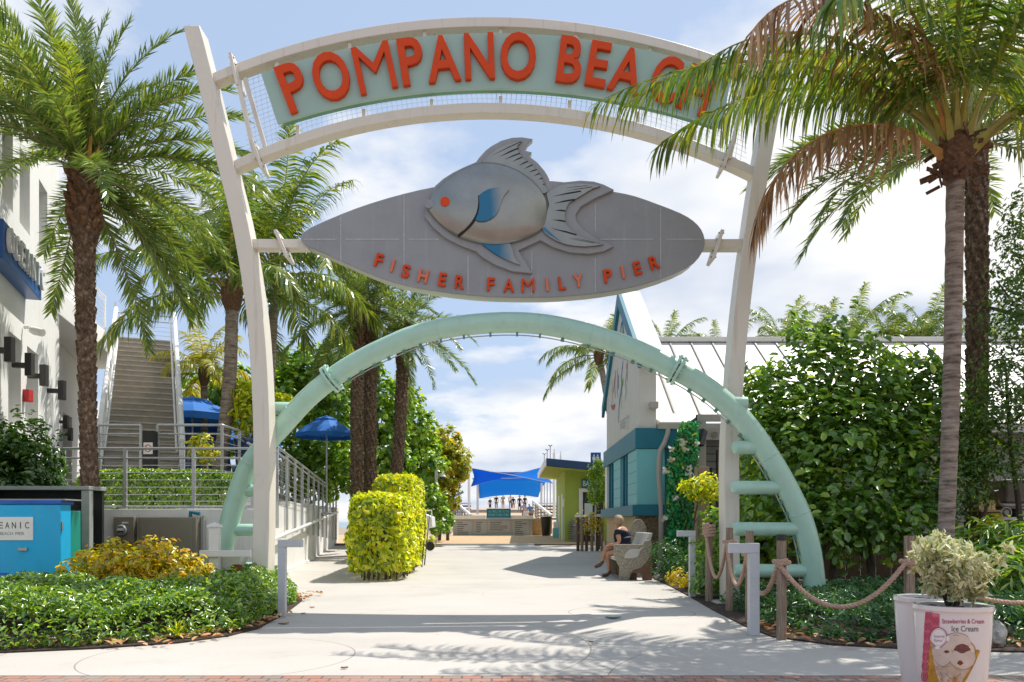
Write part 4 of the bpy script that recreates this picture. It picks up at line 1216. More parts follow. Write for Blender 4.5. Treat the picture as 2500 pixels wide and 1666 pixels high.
for s_ in (-1, 1):
    off = sx * (s_ * (HW + 0.07))
    a, b = SB + off, ST + off
    MB().beam(a + Vector((0, 0, -0.05)), b + Vector((0, 0, -0.05)), 0.10, 0.42).build('stringer', M['rail_white'], stair)
    MB().tube([a + Vector((0, 0, 1.02)), b + Vector((0, 0, 1.02))], 0.065, 8).build('handrail', M['rail_white'], stair, smooth=True)
    MB().tube([a + Vector((0, 0, .86)), b + Vector((0, 0, .86))], 0.045, 8).build('handrail', M['rail_white'], stair, smooth=True)
    ca = a + sx * (-s_ * 0.13)
    MB().tube([ca + Vector((0, 0, .80)), ca + (b - a) + Vector((0, 0, .80))], 0.028, 8).build('grab_rail', M['rail_white'], stair, smooth=True)
    for k in range(8):
        p = a.lerp(b, k / 7)
        MB().beam(p, p + Vector((0, 0, 1.02)), 0.07, 0.07).build('post', M['rail_white'], stair)
    for k in range(5):
        z = .25 + .12 * k
        MB().tube([a + Vector((0, 0, z)), b + Vector((0, 0, z))], 0.008, 4).build('cable', M['rail_white'], stair)
mb = MB()
p = [ST + sx * (-HW - .15), ST + sx * (HW + .15), ST + sx * (HW + .15) + sd * 1.5, ST + sx * (-HW - .15) + sd * 1.5]
mb.slab([(v.x, v.y) for v in p], 6.9, 7.27)
mb.build('landing', M['stair'], stair)
lr = thing('landing_railing', 'grey cable railing closing the top landing of the stair', 'railing', ST)
pp = [ST + sx * (-HW - .1) + sd * .1, ST + sx * (-HW - .1) + sd * 1.4, ST + sx * (HW + .1) + sd * 1.4, ST + sx * (HW + .1) + sd * .1]
rail_run(lr, [(v.x, v.y) for v in pp], lambda s: 7.28, lambda s: 8.5, [0, 1.3, 3.14, 4.44], [0, -0.22], [-.4, -.55, -.7, -.85, -1.0], M['rail_grey'], 0.05, 0.028, 0.008)
# white side wall under the stair
MB().add([SB + sx * .75 + Vector((0, 0, -2.1)), ST + sx * .75 + Vector((0, 0, -7.28)), ST + sx * .75 + Vector((0, 0, -.35)), SB + sx * .75 + Vector((0, 0, -.35)),
          SB + sx * .55 + Vector((0, 0, -2.1)), ST + sx * .55 + Vector((0, 0, -7.28)), ST + sx * .55 + Vector((0, 0, -.35)), SB + sx * .55 + Vector((0, 0, -.35))],
         [(0, 1, 2, 3), (7, 6, 5, 4), (3, 2, 6, 7), (0, 3, 7, 4), (1, 5, 6, 2)]).build('side_wall', M['stucco'], stair)

# ------------------------------------------------------------------ terraces, retaining wall, ramp
def RW(D): return -4.57 - 0.14 * (D - 14.5)
tag(MB().slab([(-14, 14.75), (RW(14.75) - .26, 14.75), (RW(18.4) - .26, 18.4), (-14, 18.4)], -0.01, 1.36).build('lower_terrace', M['stucco_grey']), kind='structure')
tag(MB().slab([(-16, 18.42), (RW(18.42) - 1.2, 18.42), (RW(36) - 1.2, 36), (-20, 36)], -0.01, 2.1).build('upper_terrace', M['stair']), kind='structure')
tag(MB().slab([(RW(14.75) - .255, 14.76), (RW(36) - .255, 36), (RW(36) - 1.19, 36), (RW(18.43) - 1.19, 18.43), (RW(18.41) - .9, 14.76)], -0.005, 1.46).build('ramp_floor', M['stucco_grey']), kind='structure')
rw = thing('retaining_wall', 'low white stucco retaining wall behind the meter and the palm', 'wall', (-9, 14.6, 0))
MB().box(-14, RW(14.5), 14.5, 14.74, 0, 1.44).build('wall', M['stucco'], rw, bevel=0.012)
mb = MB()
for i in range(9):
    D0, D1 = 14.76 + i * 2.3, 14.76 + (i + 1) * 2.3
    zt = 1.56 + 0.10 * ((i + 1) % 2) + 0.02 * i
    mb.slab([(RW(D0), D0), (RW(D1), D1), (RW(D1) - .25, D1), (RW(D0) - .25, D0)], 0, zt)
rwall = thing('ramp_wall', 'white stepped wall running back beside the walkway under the ramp railing', 'wall', (-5.5, 22, 0))
mb.build('wall', M['stucco'], rwall, fix=False)
mb = MB()
mb.slab([(RW(14.6) + .04, 14.6), (RW(35) + .04, 35), (RW(35) - .0, 35), (RW(14.6) - .0, 14.6)], 0, 0.14)
mb.build('plinth', M['stucco'], rwall)
r1 = thing('terrace_railing', 'grey cable railing with three posts standing on the low white wall', 'railing', (-8, 14.6, 1.44))
rail_run(r1, [(-11.5, 14.62), (RW(14.6) + .02, 14.62)], lambda s: 1.40, lambda s: 2.52, [11.5 - 8.0, 11.5 - 6.90, 11.5 - 5.68, 11.5 - 4.62], [0, -0.17, -1.03], [-.30, -.43, -.56, -.69, -.82, -.94], M['rail_grey'], 0.055, 0.024, 0.006)
r2 = thing('stair_foot_railing', 'short grey railing in front of the foot of the stair', 'railing', (-8, 18.5, 2.1))
rail_run(r2, [(-9.35, 18.5), (-8.38, 18.5)], lambda s: 2.1, lambda s: 3.40, [0, 0.97], [0, -0.2, -1.2], [-.38, -.54, -.7, -.86, -1.02], M['rail_grey'], 0.055, 0.03, 0.007)
r3 = thing('upper_railing', 'grey railing that turns back beside the blue umbrella and the potted tree', 'railing', (-7, 18.5, 2.1))
rail_run(r3, [(-8.0, 18.5), (-6.55, 18.5), (RW(19.5) - 1.25, 19.5), (RW(34) - 1.25, 34)], lambda s: 2.1, lambda s: 3.40 - 0.012 * max(0, s - 3), [0, 1.45, 2.6] + [2.6 + 1.5 * i for i in range(1, 10)], [0, -0.2, -1.2], [-.38, -.54, -.7, -.86, -1.02], M['rail_grey'], 0.055, 0.03, 0.007)
r4 = thing('ramp_railing', 'long grey railing with posts fixed down the outside of the ramp wall', 'railing', (-5.5, 22, 1))
LR = math.hypot(1, 0.14)
rail_run(r4, [(RW(15.2) + .05, 15.2), (RW(35) + .05, 35)], lambda s: 1.15 - 0.036 * s, lambda s: 2.80 - 0.018 * s, [0.3 + 1.5 * i for i in range(13)], [0, -0.12], [-.3, -.43, -.56, -.69, -.82, -.95, -1.08], M['rail_grey'], 0.052, 0.03, 0.005)
r5 = thing('inner_ramp_railing', 'second grey railing farther back on the ramp, behind the long one', 'railing', (-6.3, 24, 1.6))
rail_run(r5, [(RW(18) - .75, 18), (RW(36) - .75, 36)], lambda s: 1.5, lambda s: 2.95 - 0.01 * s, [0.4 + 1.6 * i for i in range(11)], [0, -0.12], [-.3, -.45, -.6, -.75, -.9], M['rail_grey'], 0.045, 0.026, 0.005)
hr = thing('ramp_handrail', 'white round handrail climbing along the face of the ramp wall', 'handrail', (-5, 20, .9))
a, b = Vector((RW(15.1) + .14, 15.1, .84)), Vector((RW(33) + .14, 33, 1.62))
MB().tube(catmull([a + Vector((.02, -.35, -.02)), a, a.lerp(b, .05), a.lerp(b, .5), b], 4), 0.040, 8).build('rail', M['rail_white'], hr, smooth=True)
for k in range(9):
    p = a.lerp(b, .03 + k * .12)
    MB().tube([p + Vector((-.16, 0, -.09)), p + Vector((-.03, 0, -.08)), p], 0.012, 6).build('bracket', M['rail_grey'], hr)
# no smoking sign pedestal
ns = thing('sign_pedestal', 'black pedestal with a small white no smoking sign at the stair foot', 'sign', (-8.0, 18.1, 1.36))
x0, z1 = XZ(347, 1052, 18.1); x1, _ = XZ(376, 1052, 18.1)
MB().box(x0, x1, 18.1, 18.3, 1.36, z1).build('pedestal', M['black'], ns, bevel=0.01)
xa, za = XZ(351, 1109, 18.1); xb, zb = XZ(373, 1081, 18.1)
MB().box(xa, xb, 18.085, 18.1, za, zb).build('sign_plate', M['letter_white'], ns)
ring = MB()
cx_, cz_ = (xa + xb) / 2, (za + zb) / 2
ring.tube([(cx_ + .075 * math.cos(a), 18.082, cz_ + .075 * math.sin(a)) for a in [2 * math.pi * i / 20 for i in range(21)]], 0.008, 4)
ring.tube([(cx_ - .05, 18.08, cz_ + .05), (cx_ + .05, 18.08, cz_ - .05)], 0.007, 4)
ring.build('ban_ring', M['red'], ns)
MB().box(cx_ - .045, cx_ + .045, 18.078, 18.084, cz_ - .008, cz_ + .008).build('cigarette', M['black'], ns)

# ------------------------------------------------------------------ meter, cabinet, utility boxes
em = thing('electric_meter', 'taupe electric meter box with round glass dial on the white wall', 'meter', (-7, 14.4, .8))
x0, z1 = XZ(278, 1262, 14.38); x1, z0 = XZ(328, 1333, 14.38)
MB().box(x0, x1, 14.36, 14.5, z0, z1).build('box', M['cabinet'], em, bevel=0.012)
mx_, mz_ = XZ(299.5, 1295, 14.36)
mb = MB()
mb.tube([(mx_, 14.36, mz_), (mx_, 14.30, mz_), (mx_, 14.28, mz_)], [.105, .10, .08], 20)
mb.build('dial_ring', M['steel'], em, smooth=True, sharp=30)
mb = MB(); mb.box(mx_ - .055, mx_ + .055, 14.270, 14.279, mz_ - .005, mz_ + .035); mb.build('dial_face', M['white_plain'], em)
mb = MB(); mb.box(mx_ - .05, mx_ + .05, 14.270, 14.279, mz_ - .035, mz_ - .012); mb.build('dial_window', M['dark_glass'], em)
MB().box(mx_ - .01, mx_ + .10, 14.35, 14.362, z1 - .12, z1 - .09).build('sticker', M['letter_white'], em)
MB().tube([(mx_ + .02, 14.43, z0), (mx_ + .02, 14.43, .05)], .03, 8).build('conduit', M['cabinet'], em)
cb = thing('meter_cabinet', 'large taupe metal cabinet beside the electric meter', 'cabinet', (-6.1, 14.4, .3))
x0, z1 = XZ(337, 1263, 14.3); x1, z0 = XZ(480, 1375, 14.3)
MB().box(x0, x1, 14.28, 14.5, z0 - .1, z1).build('body', M['cabinet'], cb, bevel=0.01)
MB().box(x0 + .05, x1 - .07, 14.262, 14.279, z0 - .05, z1 - .03).build('door', M['cabinet'], cb, bevel=0.008)
MB().tube([(x1 - .13, 14.36, z1), (x1 - .13, 14.36, z1 + .09), (x1 + .03, 14.36, z1 + .06)], .035, 8).build('pipe', M['teal'], cb, smooth=True)
MB().tube([(x1 + .07, 14.44, z1 + .02), (x1 + .07, 14.44, .05)], .03, 8).build('conduit', M['stucco_grey'], cb)
ub = thing('utility_box', 'bright blue utility box with a white notice, half out of frame', 'utility box', (-6.9, 11.2, 0))
xr, zt = XZ(148, 1232, 11.0)
MB().box(-7.75, xr, 11.0, 11.26, .12, zt).build('body', M['box_blue'], ub, bevel=0.012)
MB().box(-7.76, xr + .012, 10.985, 11.32, zt + .002, zt + .055).build('lid', M['box_royal'], ub, bevel=0.008)
MB().box(-7.74, xr + .005, 10.995, 11.27, .0, .118).build('base', M['box_royal'], ub)
MB().box(-7.7, xr + .06, 11.0, 11.42, zt + .057, zt + .075).build('cover_sheet', M['enclosure'], ub)
x2, zt2 = XZ(173, 1247, 11.3)
MB().box(-7.7, x2 - .03, 11.28, 11.62, .16, zt2).build('teal_housing', M['box_teal'], ub, bevel=0.01)
for hz in (.45, 1.15): MB().tube([(xr + .012, 11.03, hz - .06), (xr + .012, 11.03, hz + .06)], .014, 8).build('hinge', M['steel'], ub)
MB().box(-6.62, -6.50, 10.972, 10.999, .82, .86).build('latch', M['steel'], ub, bevel=.004)
for k in range(5): MB().box(-7.15, -6.75, 10.99, 10.999, .30 + k * .05, .322 + k * .05).build('vent_slot', M['box_royal'], ub)
MB().box(-6.95, -6.945, 10.993, 10.9995, .13, zt - .01).build('door_gap', M['black'], ub)
lx, lz = XZ(80, 1291, 10.985)
pl = MB().box(-7.28, lx, 10.988, 10.999, lz - .155, lz + .155).build('notice', M['letter_white'], ub)
mb = MB()
px0 = lx - .05
for i, ch in enumerate(reversed('OCEANIC')):
    letter(mb, ch, .055 if ch != 'I' else .012, .085, lambda u, v, d: Vector((px0 - .028 - i * .088 + u, 10.985 + d, lz + .045 + v)), .002, .004)
mb.build('notice_text', M['print_grey'], pl)
for tx, xo, w in (('POMPANO', -.200, .26), ('BEACH', .045, .17), ('PIER', .225, .12)):
    mb = MB()
    letter(mb, tx, w, .042, lambda u, v, d: Vector((lx - .13 - .27 + xo + u, 10.985 + d, lz - .065 + v)), .002, .0)
    mb.build('notice_text', M['enclosure'], pl)
en = thing('utility_enclosure', 'grey framed utility enclosure standing behind the blue box', 'enclosure', (-7, 12.3, 0))
xr, zt = XZ(218, 1197, 12.2); xl, zb = XZ(198, 1210, 12.2)
MB().box(xl, xr, 12.2, 12.32, 0, zt).build('frame_post', M['enclosure'], en, bevel=0.008)
MB().box(-8.6, xr + .01, 12.17, 12.7, zt + .002, zt + .06).build('roof', M['enclosure'], en, bevel=0.008)
MB().box(-8.55, xr - .02, 12.62, 12.68, 0, zt).build('inner_shade_panel', M['black'], en)  # dark inside of the enclosure: its shade is put in as a black sheet
MB().box(-8.5, xl - .12, 12.22, 12.6, .1, zt - .22).build('cabinet', M['black'], en, bevel=0.01)  # black block standing in for the same inner shade
# cross shaped wooden post with planter trough
cp = thing('cross_post', 'white wooden post with a crossbar and rusty trough in the ground cover', 'post', (-4.2, 11.6, 0))
x0, z1 = XZ(509, 1288, 11.6); x1, _ = XZ(532, 1288, 11.6)
MB().box(x0, x1, 11.6, 11.73, 0, z1).build('post', M['white_plain'], cp, bevel=0.006)
mb = MB(); xm = (x0 + x1) / 2
mb.box(x0 - .018, x1 + .018, 11.582, 11.748, z1 + .001, z1 + .03)
mb.add([(x0 - .018, 11.582, z1 + .03), (x1 + .018, 11.582, z1 + .03), (x1 + .018, 11.748, z1 + .03), (x0 - .018, 11.748, z1 + .03), (xm, 11.665, z1 + .075)], [(0, 1, 4), (1, 2, 4), (2, 3, 4), (3, 0, 4)])
mb.build('cap', M['white_plain'], cp)
xa, za = XZ(487, 1360, 11.56); xb, zb = XZ(612, 1344, 11.56)
MB().box(xa, xb, 11.55, 11.598, za, zb).build('crossbar', M['white_plain'], cp, bevel=0.006)
mb = MB(); xt0, xt1 = XZ(497, 0, 11.8)[0], XZ(592, 0, 11.8)[0]
zt_, zb_ = XZ(0, 1352, 11.8)[1], XZ(0, 1393, 11.8)[1]
mb.add([(xt0, 11.74, zt_), (xt1, 11.74, zt_), (xt1 - .06, 11.80, zb_), (xt0 + .06, 11.80, zb_), (xt0, 12.1, zt_), (xt1, 12.1, zt_), (xt1 - .06, 12.04, zb_), (xt0 + .06, 12.04, zb_)],
       [(0, 1, 2, 3), (4, 7, 6, 5), (0, 3, 7, 4), (1, 5, 6, 2), (3, 2, 6, 7)])
mb.build('trough', M['white_plain'], cp)
rp = MB()
for (px, py, w, h) in ((500, 1390, 9, 8), (578, 1387, 13, 11)):
    x_, z_ = XZ(px, py, 11.78)
    rp.add([(x_ + w / 170 * math.cos(a) * (1 + .25 * math.sin(3 * a)), 11.765 + (zt_ - z_) * .0, z_ + h / 170 * math.sin(a) * (1 + .2 * math.cos(2 * a))) for a in [2 * math.pi * i / 14 for i in range(14)]], [tuple(range(14))])
rp.build('rust_stain', M['rust'], cp)
MB().box(XZ(541, 0, 11.9)[0], XZ(556, 0, 11.9)[0], 11.86, 11.95, 0, zb_).build('trough_leg', M['white_plain'], cp)

# ------------------------------------------------------------------ bollards
def bollard(label, x, y, h, side, rot=0.0, arm=0.26, w=0.095):
    t_ = thing('bollard', label, 'bollard', (x, y, 0), group='angled white bollards', rot=rot)
    for nm, bx in (('post', (-w / 2, w / 2, -w / 2, w / 2, 0, h - w)), ('arm', (-w / 2 if side > 0 else -arm, arm if side > 0 else w / 2, -w / 2 - .001, w / 2 + .001, h - w + .0005, h))):
        me_ = MB(); me_.box(*bx)
        o = bpy.data.objects.new(nm, None)
        m2 = bpy.data.meshes.new(nm); m2.from_pydata(me_.v, [], me_.f); m2.materials.append(M['bollard'])
        bpy.data.objects.remove(o)
        o = bpy.data.objects.new(nm, m2); COL.objects.link(o); o.parent = t_
        b = o.modifiers.new('bevel', 'BEVEL'); b.width = .006; b.segments = 2
    return t_
bollard('grey white bollard with its arm to the right, in the left ground cover edge', -2.93, 10.45, .98, 1)
bollard('nearest grey white bollard, arm to the left, beside the wooden rope posts', 2.57, 8.72, .98, -1, w=.105)
bollard('white bollard with left arm near the seated woman, before the green vines', 2.88, 13.1, 1.07, -1, rot=.0, arm=.24)

# ------------------------------------------------------------------ umbrellas, pots
def umbrella(label, x, y, zb, r, h, sq=True, drop=0.25, zfloor=2.1):
    t_ = thing('patio_umbrella', label, 'umbrella', (x, y, zfloor), group='blue patio umbrellas')
    n = 8
    mb = MB()
    def P_(k, rr, z): a = 2 * math.pi * (k + .5) / n; return Vector((x + rr * math.cos(a), y + rr * math.sin(a), z))
    rr_ = [(0.02, zb + h), (r * .35, zb + h * .80), (r * .36, zb + h * .70), (r * .7, zb + h * .38), (r, zb), (r * 1.0, zb - drop)]
    vs, fs = [], []
    for q, z in rr_:
        for k in range(n): vs.append(P_(k, q, z))
    for i in range(len(rr_) - 1):
        for k in range(n): fs.append((i * n + k, i * n + (k + 1) % n, (i + 1) * n + (k + 1) % n, (i + 1) * n + k))
    mb.add(vs, fs)
    mb.build('canopy', M['umbrella'], t_, fix=False)
    MB().tube([(x, y, zfloor), (x, y, zb + h)], .03, 8).build('pole', M['rail_grey'], t_)
    for k in range(n): MB().tube([(x, y, zb + h * .45), P_(k, r * .97, zb + .01)], .012, 4).build('rib', M['rail_grey'], t_)
    MB().lathe((x, y, zfloor), [(.28, 0), (.28, .05), (.06, .08), (.05, .3)], 14).build('foot', M['rail_grey'], t_)
x_, z_ = XZ(797, 1060, 27.5)
umbrella('open blue umbrella between the green tube arch and the three palm trunks', x_, 27.5, z_, 1.02, .62, drop=.13, zfloor=1.47)
x_, z_ = XZ(470, 1018, 25)
umbrella('large blue umbrella right of the stair, half hidden by a leaning palm trunk', x_, 25, z_, 1.55, .62, drop=.2)
x_, z_ = XZ(590, 1075, 28)
umbrella('low blue umbrella behind the potted tree and the left gate post', x_, 28, z_ - .1, 1.3, .55, drop=.3)
dm = thing('patio_screen', 'dark navy canvas screen hanging behind the upper railing', 'screen', (-8, 26.8, 2.1))
MB().box(*sorted((XZ(455, 0, 26.8)[0], XZ(560, 0, 26.8)[0])), 26.8, 26.85, 2.1, XZ(0, 1020, 26.8)[1]).build('canvas', M['pot_blue'], dm)
MB().box(XZ(452, 0, 26.8)[0], XZ(455, 0, 26.8)[0], 26.79, 26.86, 2.1, XZ(0, 1020, 26.8)[1]).build('frame', M['black'], dm)
def pot_tapered(label, x, y, zb, h, r0, r1, mat, group=None):
    t_ = thing('planter_pot', label, 'planter', (x, y, zb), group=group)
    MB().lathe((x, y, zb), [(r0, 0), (r0 * 1.02, .01), (r1 * .97, h - .06), (r1, h - .05), (r1, h), (r1 * .88, h), (r1 * .86, h - .06)], 28).build('pot', mat, t_, smooth=True, sharp=40)
    return t_
pot_tapered('tall navy glazed planter on the upper terrace behind the left gate post', XZ(603, 0, 20.6)[0], 20.6, 2.1, 1.2, .22, .33, M['pot_blue'])
pot_tapered('navy planter low behind the left gate post, under the arch rungs', XZ(612, 0, 16.2)[0] , 16.0, 1.36, .95, .2, .30, M['pot_blue'])

# ================================================================== RIGHT: TEAL RESTAURANT
rs = thing('restaurant_building', 'restaurant with white false gable, teal trim and light teal shutters', 'building', (3.4, 23.4, 0))
FX = 3.10
# gable slab facing the promenade (outline in y, z)
def xprism(poly, x0, x1):
    n = len(poly)
    vs = [(x0, y, z) for y, z in poly] + [(x1, y, z) for y, z in poly]
    fs = [tuple(range(n)), tuple(range(2 * n - 1, n - 1, -1))] + [(i, (i + 1) % n, n + (i + 1) % n, n + i) for i in range(n)]
    return MB().add(vs, fs)
gab = [(20.0, 3.46), (26.8, 3.46), (26.8, 5.25), (23.4, 7.55), (20.0, 5.3)]
xprism(gab, FX, FX + .42).build('gable_wall', M['cream_wall'], rs)
def sl(y): return 7.55 - (abs(y - 23.4)) * .66
for (ya, yb) in ((19.55, 23.4), (27.5, 23.4)):
    za, zb = 7.80 - abs(ya - 23.4) * .665, 7.80
    vs = [(FX - .09, ya, za), (FX - .09, yb, zb), (FX - .09, yb, zb - .42), (FX - .09, ya, za - .36), (FX + .0, ya, za), (FX + .0, yb, zb), (FX + .0, yb, zb - .42), (FX + .0, ya, za - .36)]
    MB().add(vs, [(0, 1, 2, 3), (7, 6, 5, 4), (0, 4, 5, 1), (3, 2, 6, 7), (0, 3, 7, 4), (1, 5, 6, 2)]).build('barge_board', M['teal'], rs)
    vs = [(FX + .003, ya, za), (FX + .003, yb, zb), (FX + .55, yb, zb), (FX + .55, ya, za), (FX + .003, ya, za - .14), (FX + .003, yb, zb - .14), (FX + .55, yb, zb - .14), (FX + .55, ya, za - .14)]
    MB().add(vs, [(0, 1, 2, 3), (7, 6, 5, 4), (0, 4, 5, 1), (3, 2, 6, 7), (0, 3, 7, 4), (1, 5, 6, 2)]).build('gable_roof', M['pale_cyan'], rs)
# painted mural: loose coloured brush strokes of a lettered logo
mu = thing('wall_mural', 'faded brush-stroke lettering painted in colours on the white gable', 'mural', (FX, 23.4, 4.5))
mural = {k: pm('mural_' + k, c, .8, .2, 9) for k, c in (('blue', (.05, .20, .42)), ('red', (.46, .12, .10)), ('green', (.22, .42, .10)), ('pink', (.52, .28, .30)), ('yellow', (.55, .50, .22)), ('aqua', (.35, .55, .50)), ('grey', (.42, .42, .46)))}
def mur(px, py):
    # point on the gable plane seen at this place in the photograph
    D = FX * F / (px - CX)
    return Vector((FX - .012, D, H + (HY - py) / F * D))
def Z3(x, y): return 1450 + x / 3.484, 680 + y / 3.484
for col, pts, w in (('blue', [(212, 1230), (215, 1100), (235, 930), (238, 820), (250, 700)], .05), ('red', [(150, 1085), (160, 1102), (178, 1088), (180, 1065)], .07), ('red', [(157, 1090), (157, 870)], .03), ('green', [(168, 975), (168, 930)], .05), ('yellow', [(170, 930), (175, 850)], .07),
                    ('pink', [(182, 1020), (180, 880), (187, 780)], .05), ('red', [(205, 1020), (200, 880), (203, 760)], .035), ('blue', [(210, 940), (212, 820)], .05), ('green', [(238, 915), (250, 870)], .09), ('green', [(236, 1110), (240, 930)], .03),
                    ('aqua', [(266, 1040), (275, 960), (270, 880), (285, 760)], .045), ('pink', [(288, 880), (284, 780), (287, 700)], .035), ('red', [(282, 770), (282, 720)], .05),
                    ('blue', [(226, 470), (232, 420), (242, 375), (250, 420), (254, 470)], .05), ('yellow', [(243, 475), (245, 440)], .09),
                    ('grey', [(222, 1225), (298, 1170)], .02), ('grey', [(224, 1250), (270, 1222)], .035), ('grey', [(226, 1278), (268, 1254)], .035), ('grey', [(287, 1280), (289, 1190)], .025), ('grey', [(300, 1235), (301, 1165)], .02)):
    q = [mur(*Z3(*p)) for p in pts]
    mb = MB()
    cq = catmull(q, 4) if len(q) > 2 else q
    A_, B_ = [], []
    for i, p in enumerate(cq):
        t_ = (cq[min(i + 1, len(cq) - 1)] - cq[max(i - 1, 0)]).normalized()
        s_ = Vector((0, t_.z, -t_.y)) * w * (0.55 + .45 * math.sin(math.pi * (i + .6) / (len(cq) + .2)))
        A_.append(p + s_); B_.append(p - s_)
    mb.add(A_ + B_, [(i, i + 1, len(cq) + i + 1, len(cq) + i) for i in range(len(cq) - 1)])
    mb.build('brush_stroke', mural[col], mu, fix=False)
# bay with teal band, shutters and sill
MB().box(FX - .10, FX + 1.6, 19.92, 26.9, 3.0, 3.50).build('teal_band', M['teal'], rs, bevel=.01)
MB().box(FX + .02, FX + 1.5, 20.05, 26.85, 1.62, 2.998).build('bay_back', M['teal'], rs)
for y0, y1 in ((20.02, 21.5), (23.0, 24.5)):
    sh = MB().box(FX - .06, FX + .018, y0, y1, 1.63, 2.995).build('shutter', M['teal_light'], rs)
    ln = MB()
    for k in range(1, 5): ln.box(FX - .064, FX - .058, y0 + .01, y1 - .01, 1.63 + .275 * k - .006, 1.63 + .275 * k + .006)
    ln.build('shutter_line', M['teal'], sh)
MB().box(FX - .06, FX + .62, 19.95, 20.015, 1.63, 2.995).build('end_shutter', M['teal_light'], rs, bevel=.01)
for y0 in (21.9, 22.5, 25.1, 25.7): MB().box(FX - .05, FX + .018, y0, y0 + .12, 1.63, 2.995).build('mullion', M['teal'], rs)
MB().box(FX - .05, FX + .018, 26.3, 26.84, 1.63, 2.995).build('notice_board', M['white_plain'], rs)
MB().box(FX - .18, FX + 1.5, 19.86, 26.95, 1.36, 1.625).build('sill', M['teal'], rs, bevel=.01)
MB().box(FX + .0, FX + 1.5, 20.35, 26.8, 0, 1.358).build('base_wall', M['tan'], rs)
MB().box(FX - .03, FX + .9, 19.95, 20.34, 0, 1.358).build('corner_column', M['coral'], rs)
MB().box(FX + 1.52, FX + 9, 24.4, 27.5, 0, 5.2).build('rear_body', M['cream_wall'], rs)
vb = thing('utility_bracket', 'small grey junction box on the near corner of the gable', 'box', (3.55, 19.95, 4.4))
x_, z_ = XZ(1597, 988, 19.8); MB().box(x_ - .1, x_ + .1, 19.75, 19.99, z_ - .09, z_ + .07).build('box', M['grey_trim'], vb, bevel=.01)
# ------------------------------------------------------------------ pavilion with white standing-seam roof
pv = thing('pavilion', 'long low building with white standing seam metal roof behind the right trees', 'building', (10, 22, 0))
RY0, RY1 = 21.0, 25.7
RZ0, RZ1 = 3.72, 6.87
RX0, RX1 = 3.75, 24.0
sl_ = Vector((0, RY1 - RY0, RZ1 - RZ0))
MB().add([(RX0, RY0, RZ0), (RX1, RY0, RZ0), (RX1, RY1, RZ1), (RX0, RY1, RZ1), (RX0, RY0, RZ0 - .1), (RX1, RY0, RZ0 - .1), (RX1, RY1, RZ1 - .1), (RX0, RY1, RZ1 - .1)],
         [(0, 1, 2, 3), (7, 6, 5, 4), (0, 4, 5, 1), (1, 5, 6, 2), (2, 6, 7, 3), (3, 7, 4, 0)]).build('roof', M['metal_roof'], pv)
MB().add([(RX0, RY1 + .03, RZ1), (RX1, RY1 + .03, RZ1), (RX1, RY1 + 4.7, RZ0), (RX0, RY1 + 4.7, RZ0)], [(0, 1, 2, 3)]).build('rear_roof', M['metal_roof'], pv)
n_ = Vector((0, -(RZ1 - RZ0), RY1 - RY0)).normalized()
x = RX0 + .52
while x < 18:
    a, b = Vector((x, RY0, RZ0)), Vector((x, RY1, RZ1))
    MB().beam(a + n_ * .02, b + n_ * .02, .045, .05, up=n_).build('seam', M['seam_dark'], pv)
    x += .66
MB().box(RX0 - .03, RX1, RY1 - .14, RY1 + .14, RZ1 - .02, RZ1 + .13).build('ridge_cap', M['metal_roof'], pv, bevel=.02)
MB().box(RX0 - .02, RX1, RY0 - .10, RY0 - .002, RZ0 - .22, RZ0 + .015).build('gutter', M['grey_trim'], pv, bevel=.01)
MB().box(5.0, RX1, RY0 + .6, RY1 + 3.5, 0, RZ0 - .1).build('wall', M['siding'], pv)
ln = MB()
for k in range(16): ln.box(4.98, 12, RY0 + .585, RY0 + .602, .2 + k * .2, .215 + k * .2)
ln.build('siding_joint', M['dark_wood'], pv)
# small near roof step, with fascia and bent downspout
x0, z0 = XZ(1596, 1000, 20.4); x1, z1 = XZ(1634, 1030, 20.0)
MB().add([(3.48, 20.9, 3.98), (4.15, 20.9, 3.98), (4.15, 20.0, 3.66), (3.62, 20.0, 3.66), (3.48, 20.9, 3.90), (4.15, 20.9, 3.90), (4.15, 20.0, 3.58), (3.62, 20.0, 3.58)],
         [(0, 1, 2, 3), (7, 6, 5, 4), (0, 4, 5, 1), (1, 5, 6, 2), (2, 6, 7, 3), (3, 7, 4, 0)]).build('porch_roof', M['metal_roof'], pv)
x0, z0 = XZ(1607, 1046, 19.9); x1, z1 = XZ(1668, 1033, 19.9)
MB().box(x0, x1 + .35, 19.85, 19.99, z0 - .02, z1).build('fascia', M['grey_trim'], pv, bevel=.008)
dp = [P(*p, 19.88) for p in ((1631, 1046), (1630, 1058), (1622, 1082), (1612, 1100), (1609, 1118), (1608, 1160), (1612, 1220), (1614, 1300), (1612, 1360), (1608, 1400))]
MB().tube(catmull(dp, 3), .06, 8).build('downspout', M['grey_trim'], pv, smooth=True)
x0, z0 = XZ(1702, 1012, 19.6); x1, _ = XZ(1724, 1012, 19.6)
MB().box(x0, x1, 19.6, 19.75, 0, z0).build('frame_post', M['grey_trim'], pv)
MB().box(x0, XZ(1775, 0, 19.6)[0], 19.59, 19.76, z0 - .16, z0 + .0).build('frame_beam', M['grey_trim'], pv)
MB().box(XZ(1722, 0, 19.9)[0], XZ(1775, 0, 19.9)[0], 19.9, 19.96, XZ(0, 1074, 19.9)[1], XZ(0, 1046, 19.9)[1]).build('lintel', M['grey_trim'], pv)
mx_, mz_ = XZ(1745, 1062, 19.88)
MB().tube([(mx_, 19.9, mz_), (mx_, 19.86, mz_)], .075, 18).build('medallion', M['siding'], pv)
for pa_, pb_ in (((1718, 1050), (1708, 1088)),):
    a, b = P(*pa_, 19.45), P(*pb_, 19.35)
    MB().beam(a, b, .15, .17).build('loudspeaker', M['black'], pv, bevel=.02)
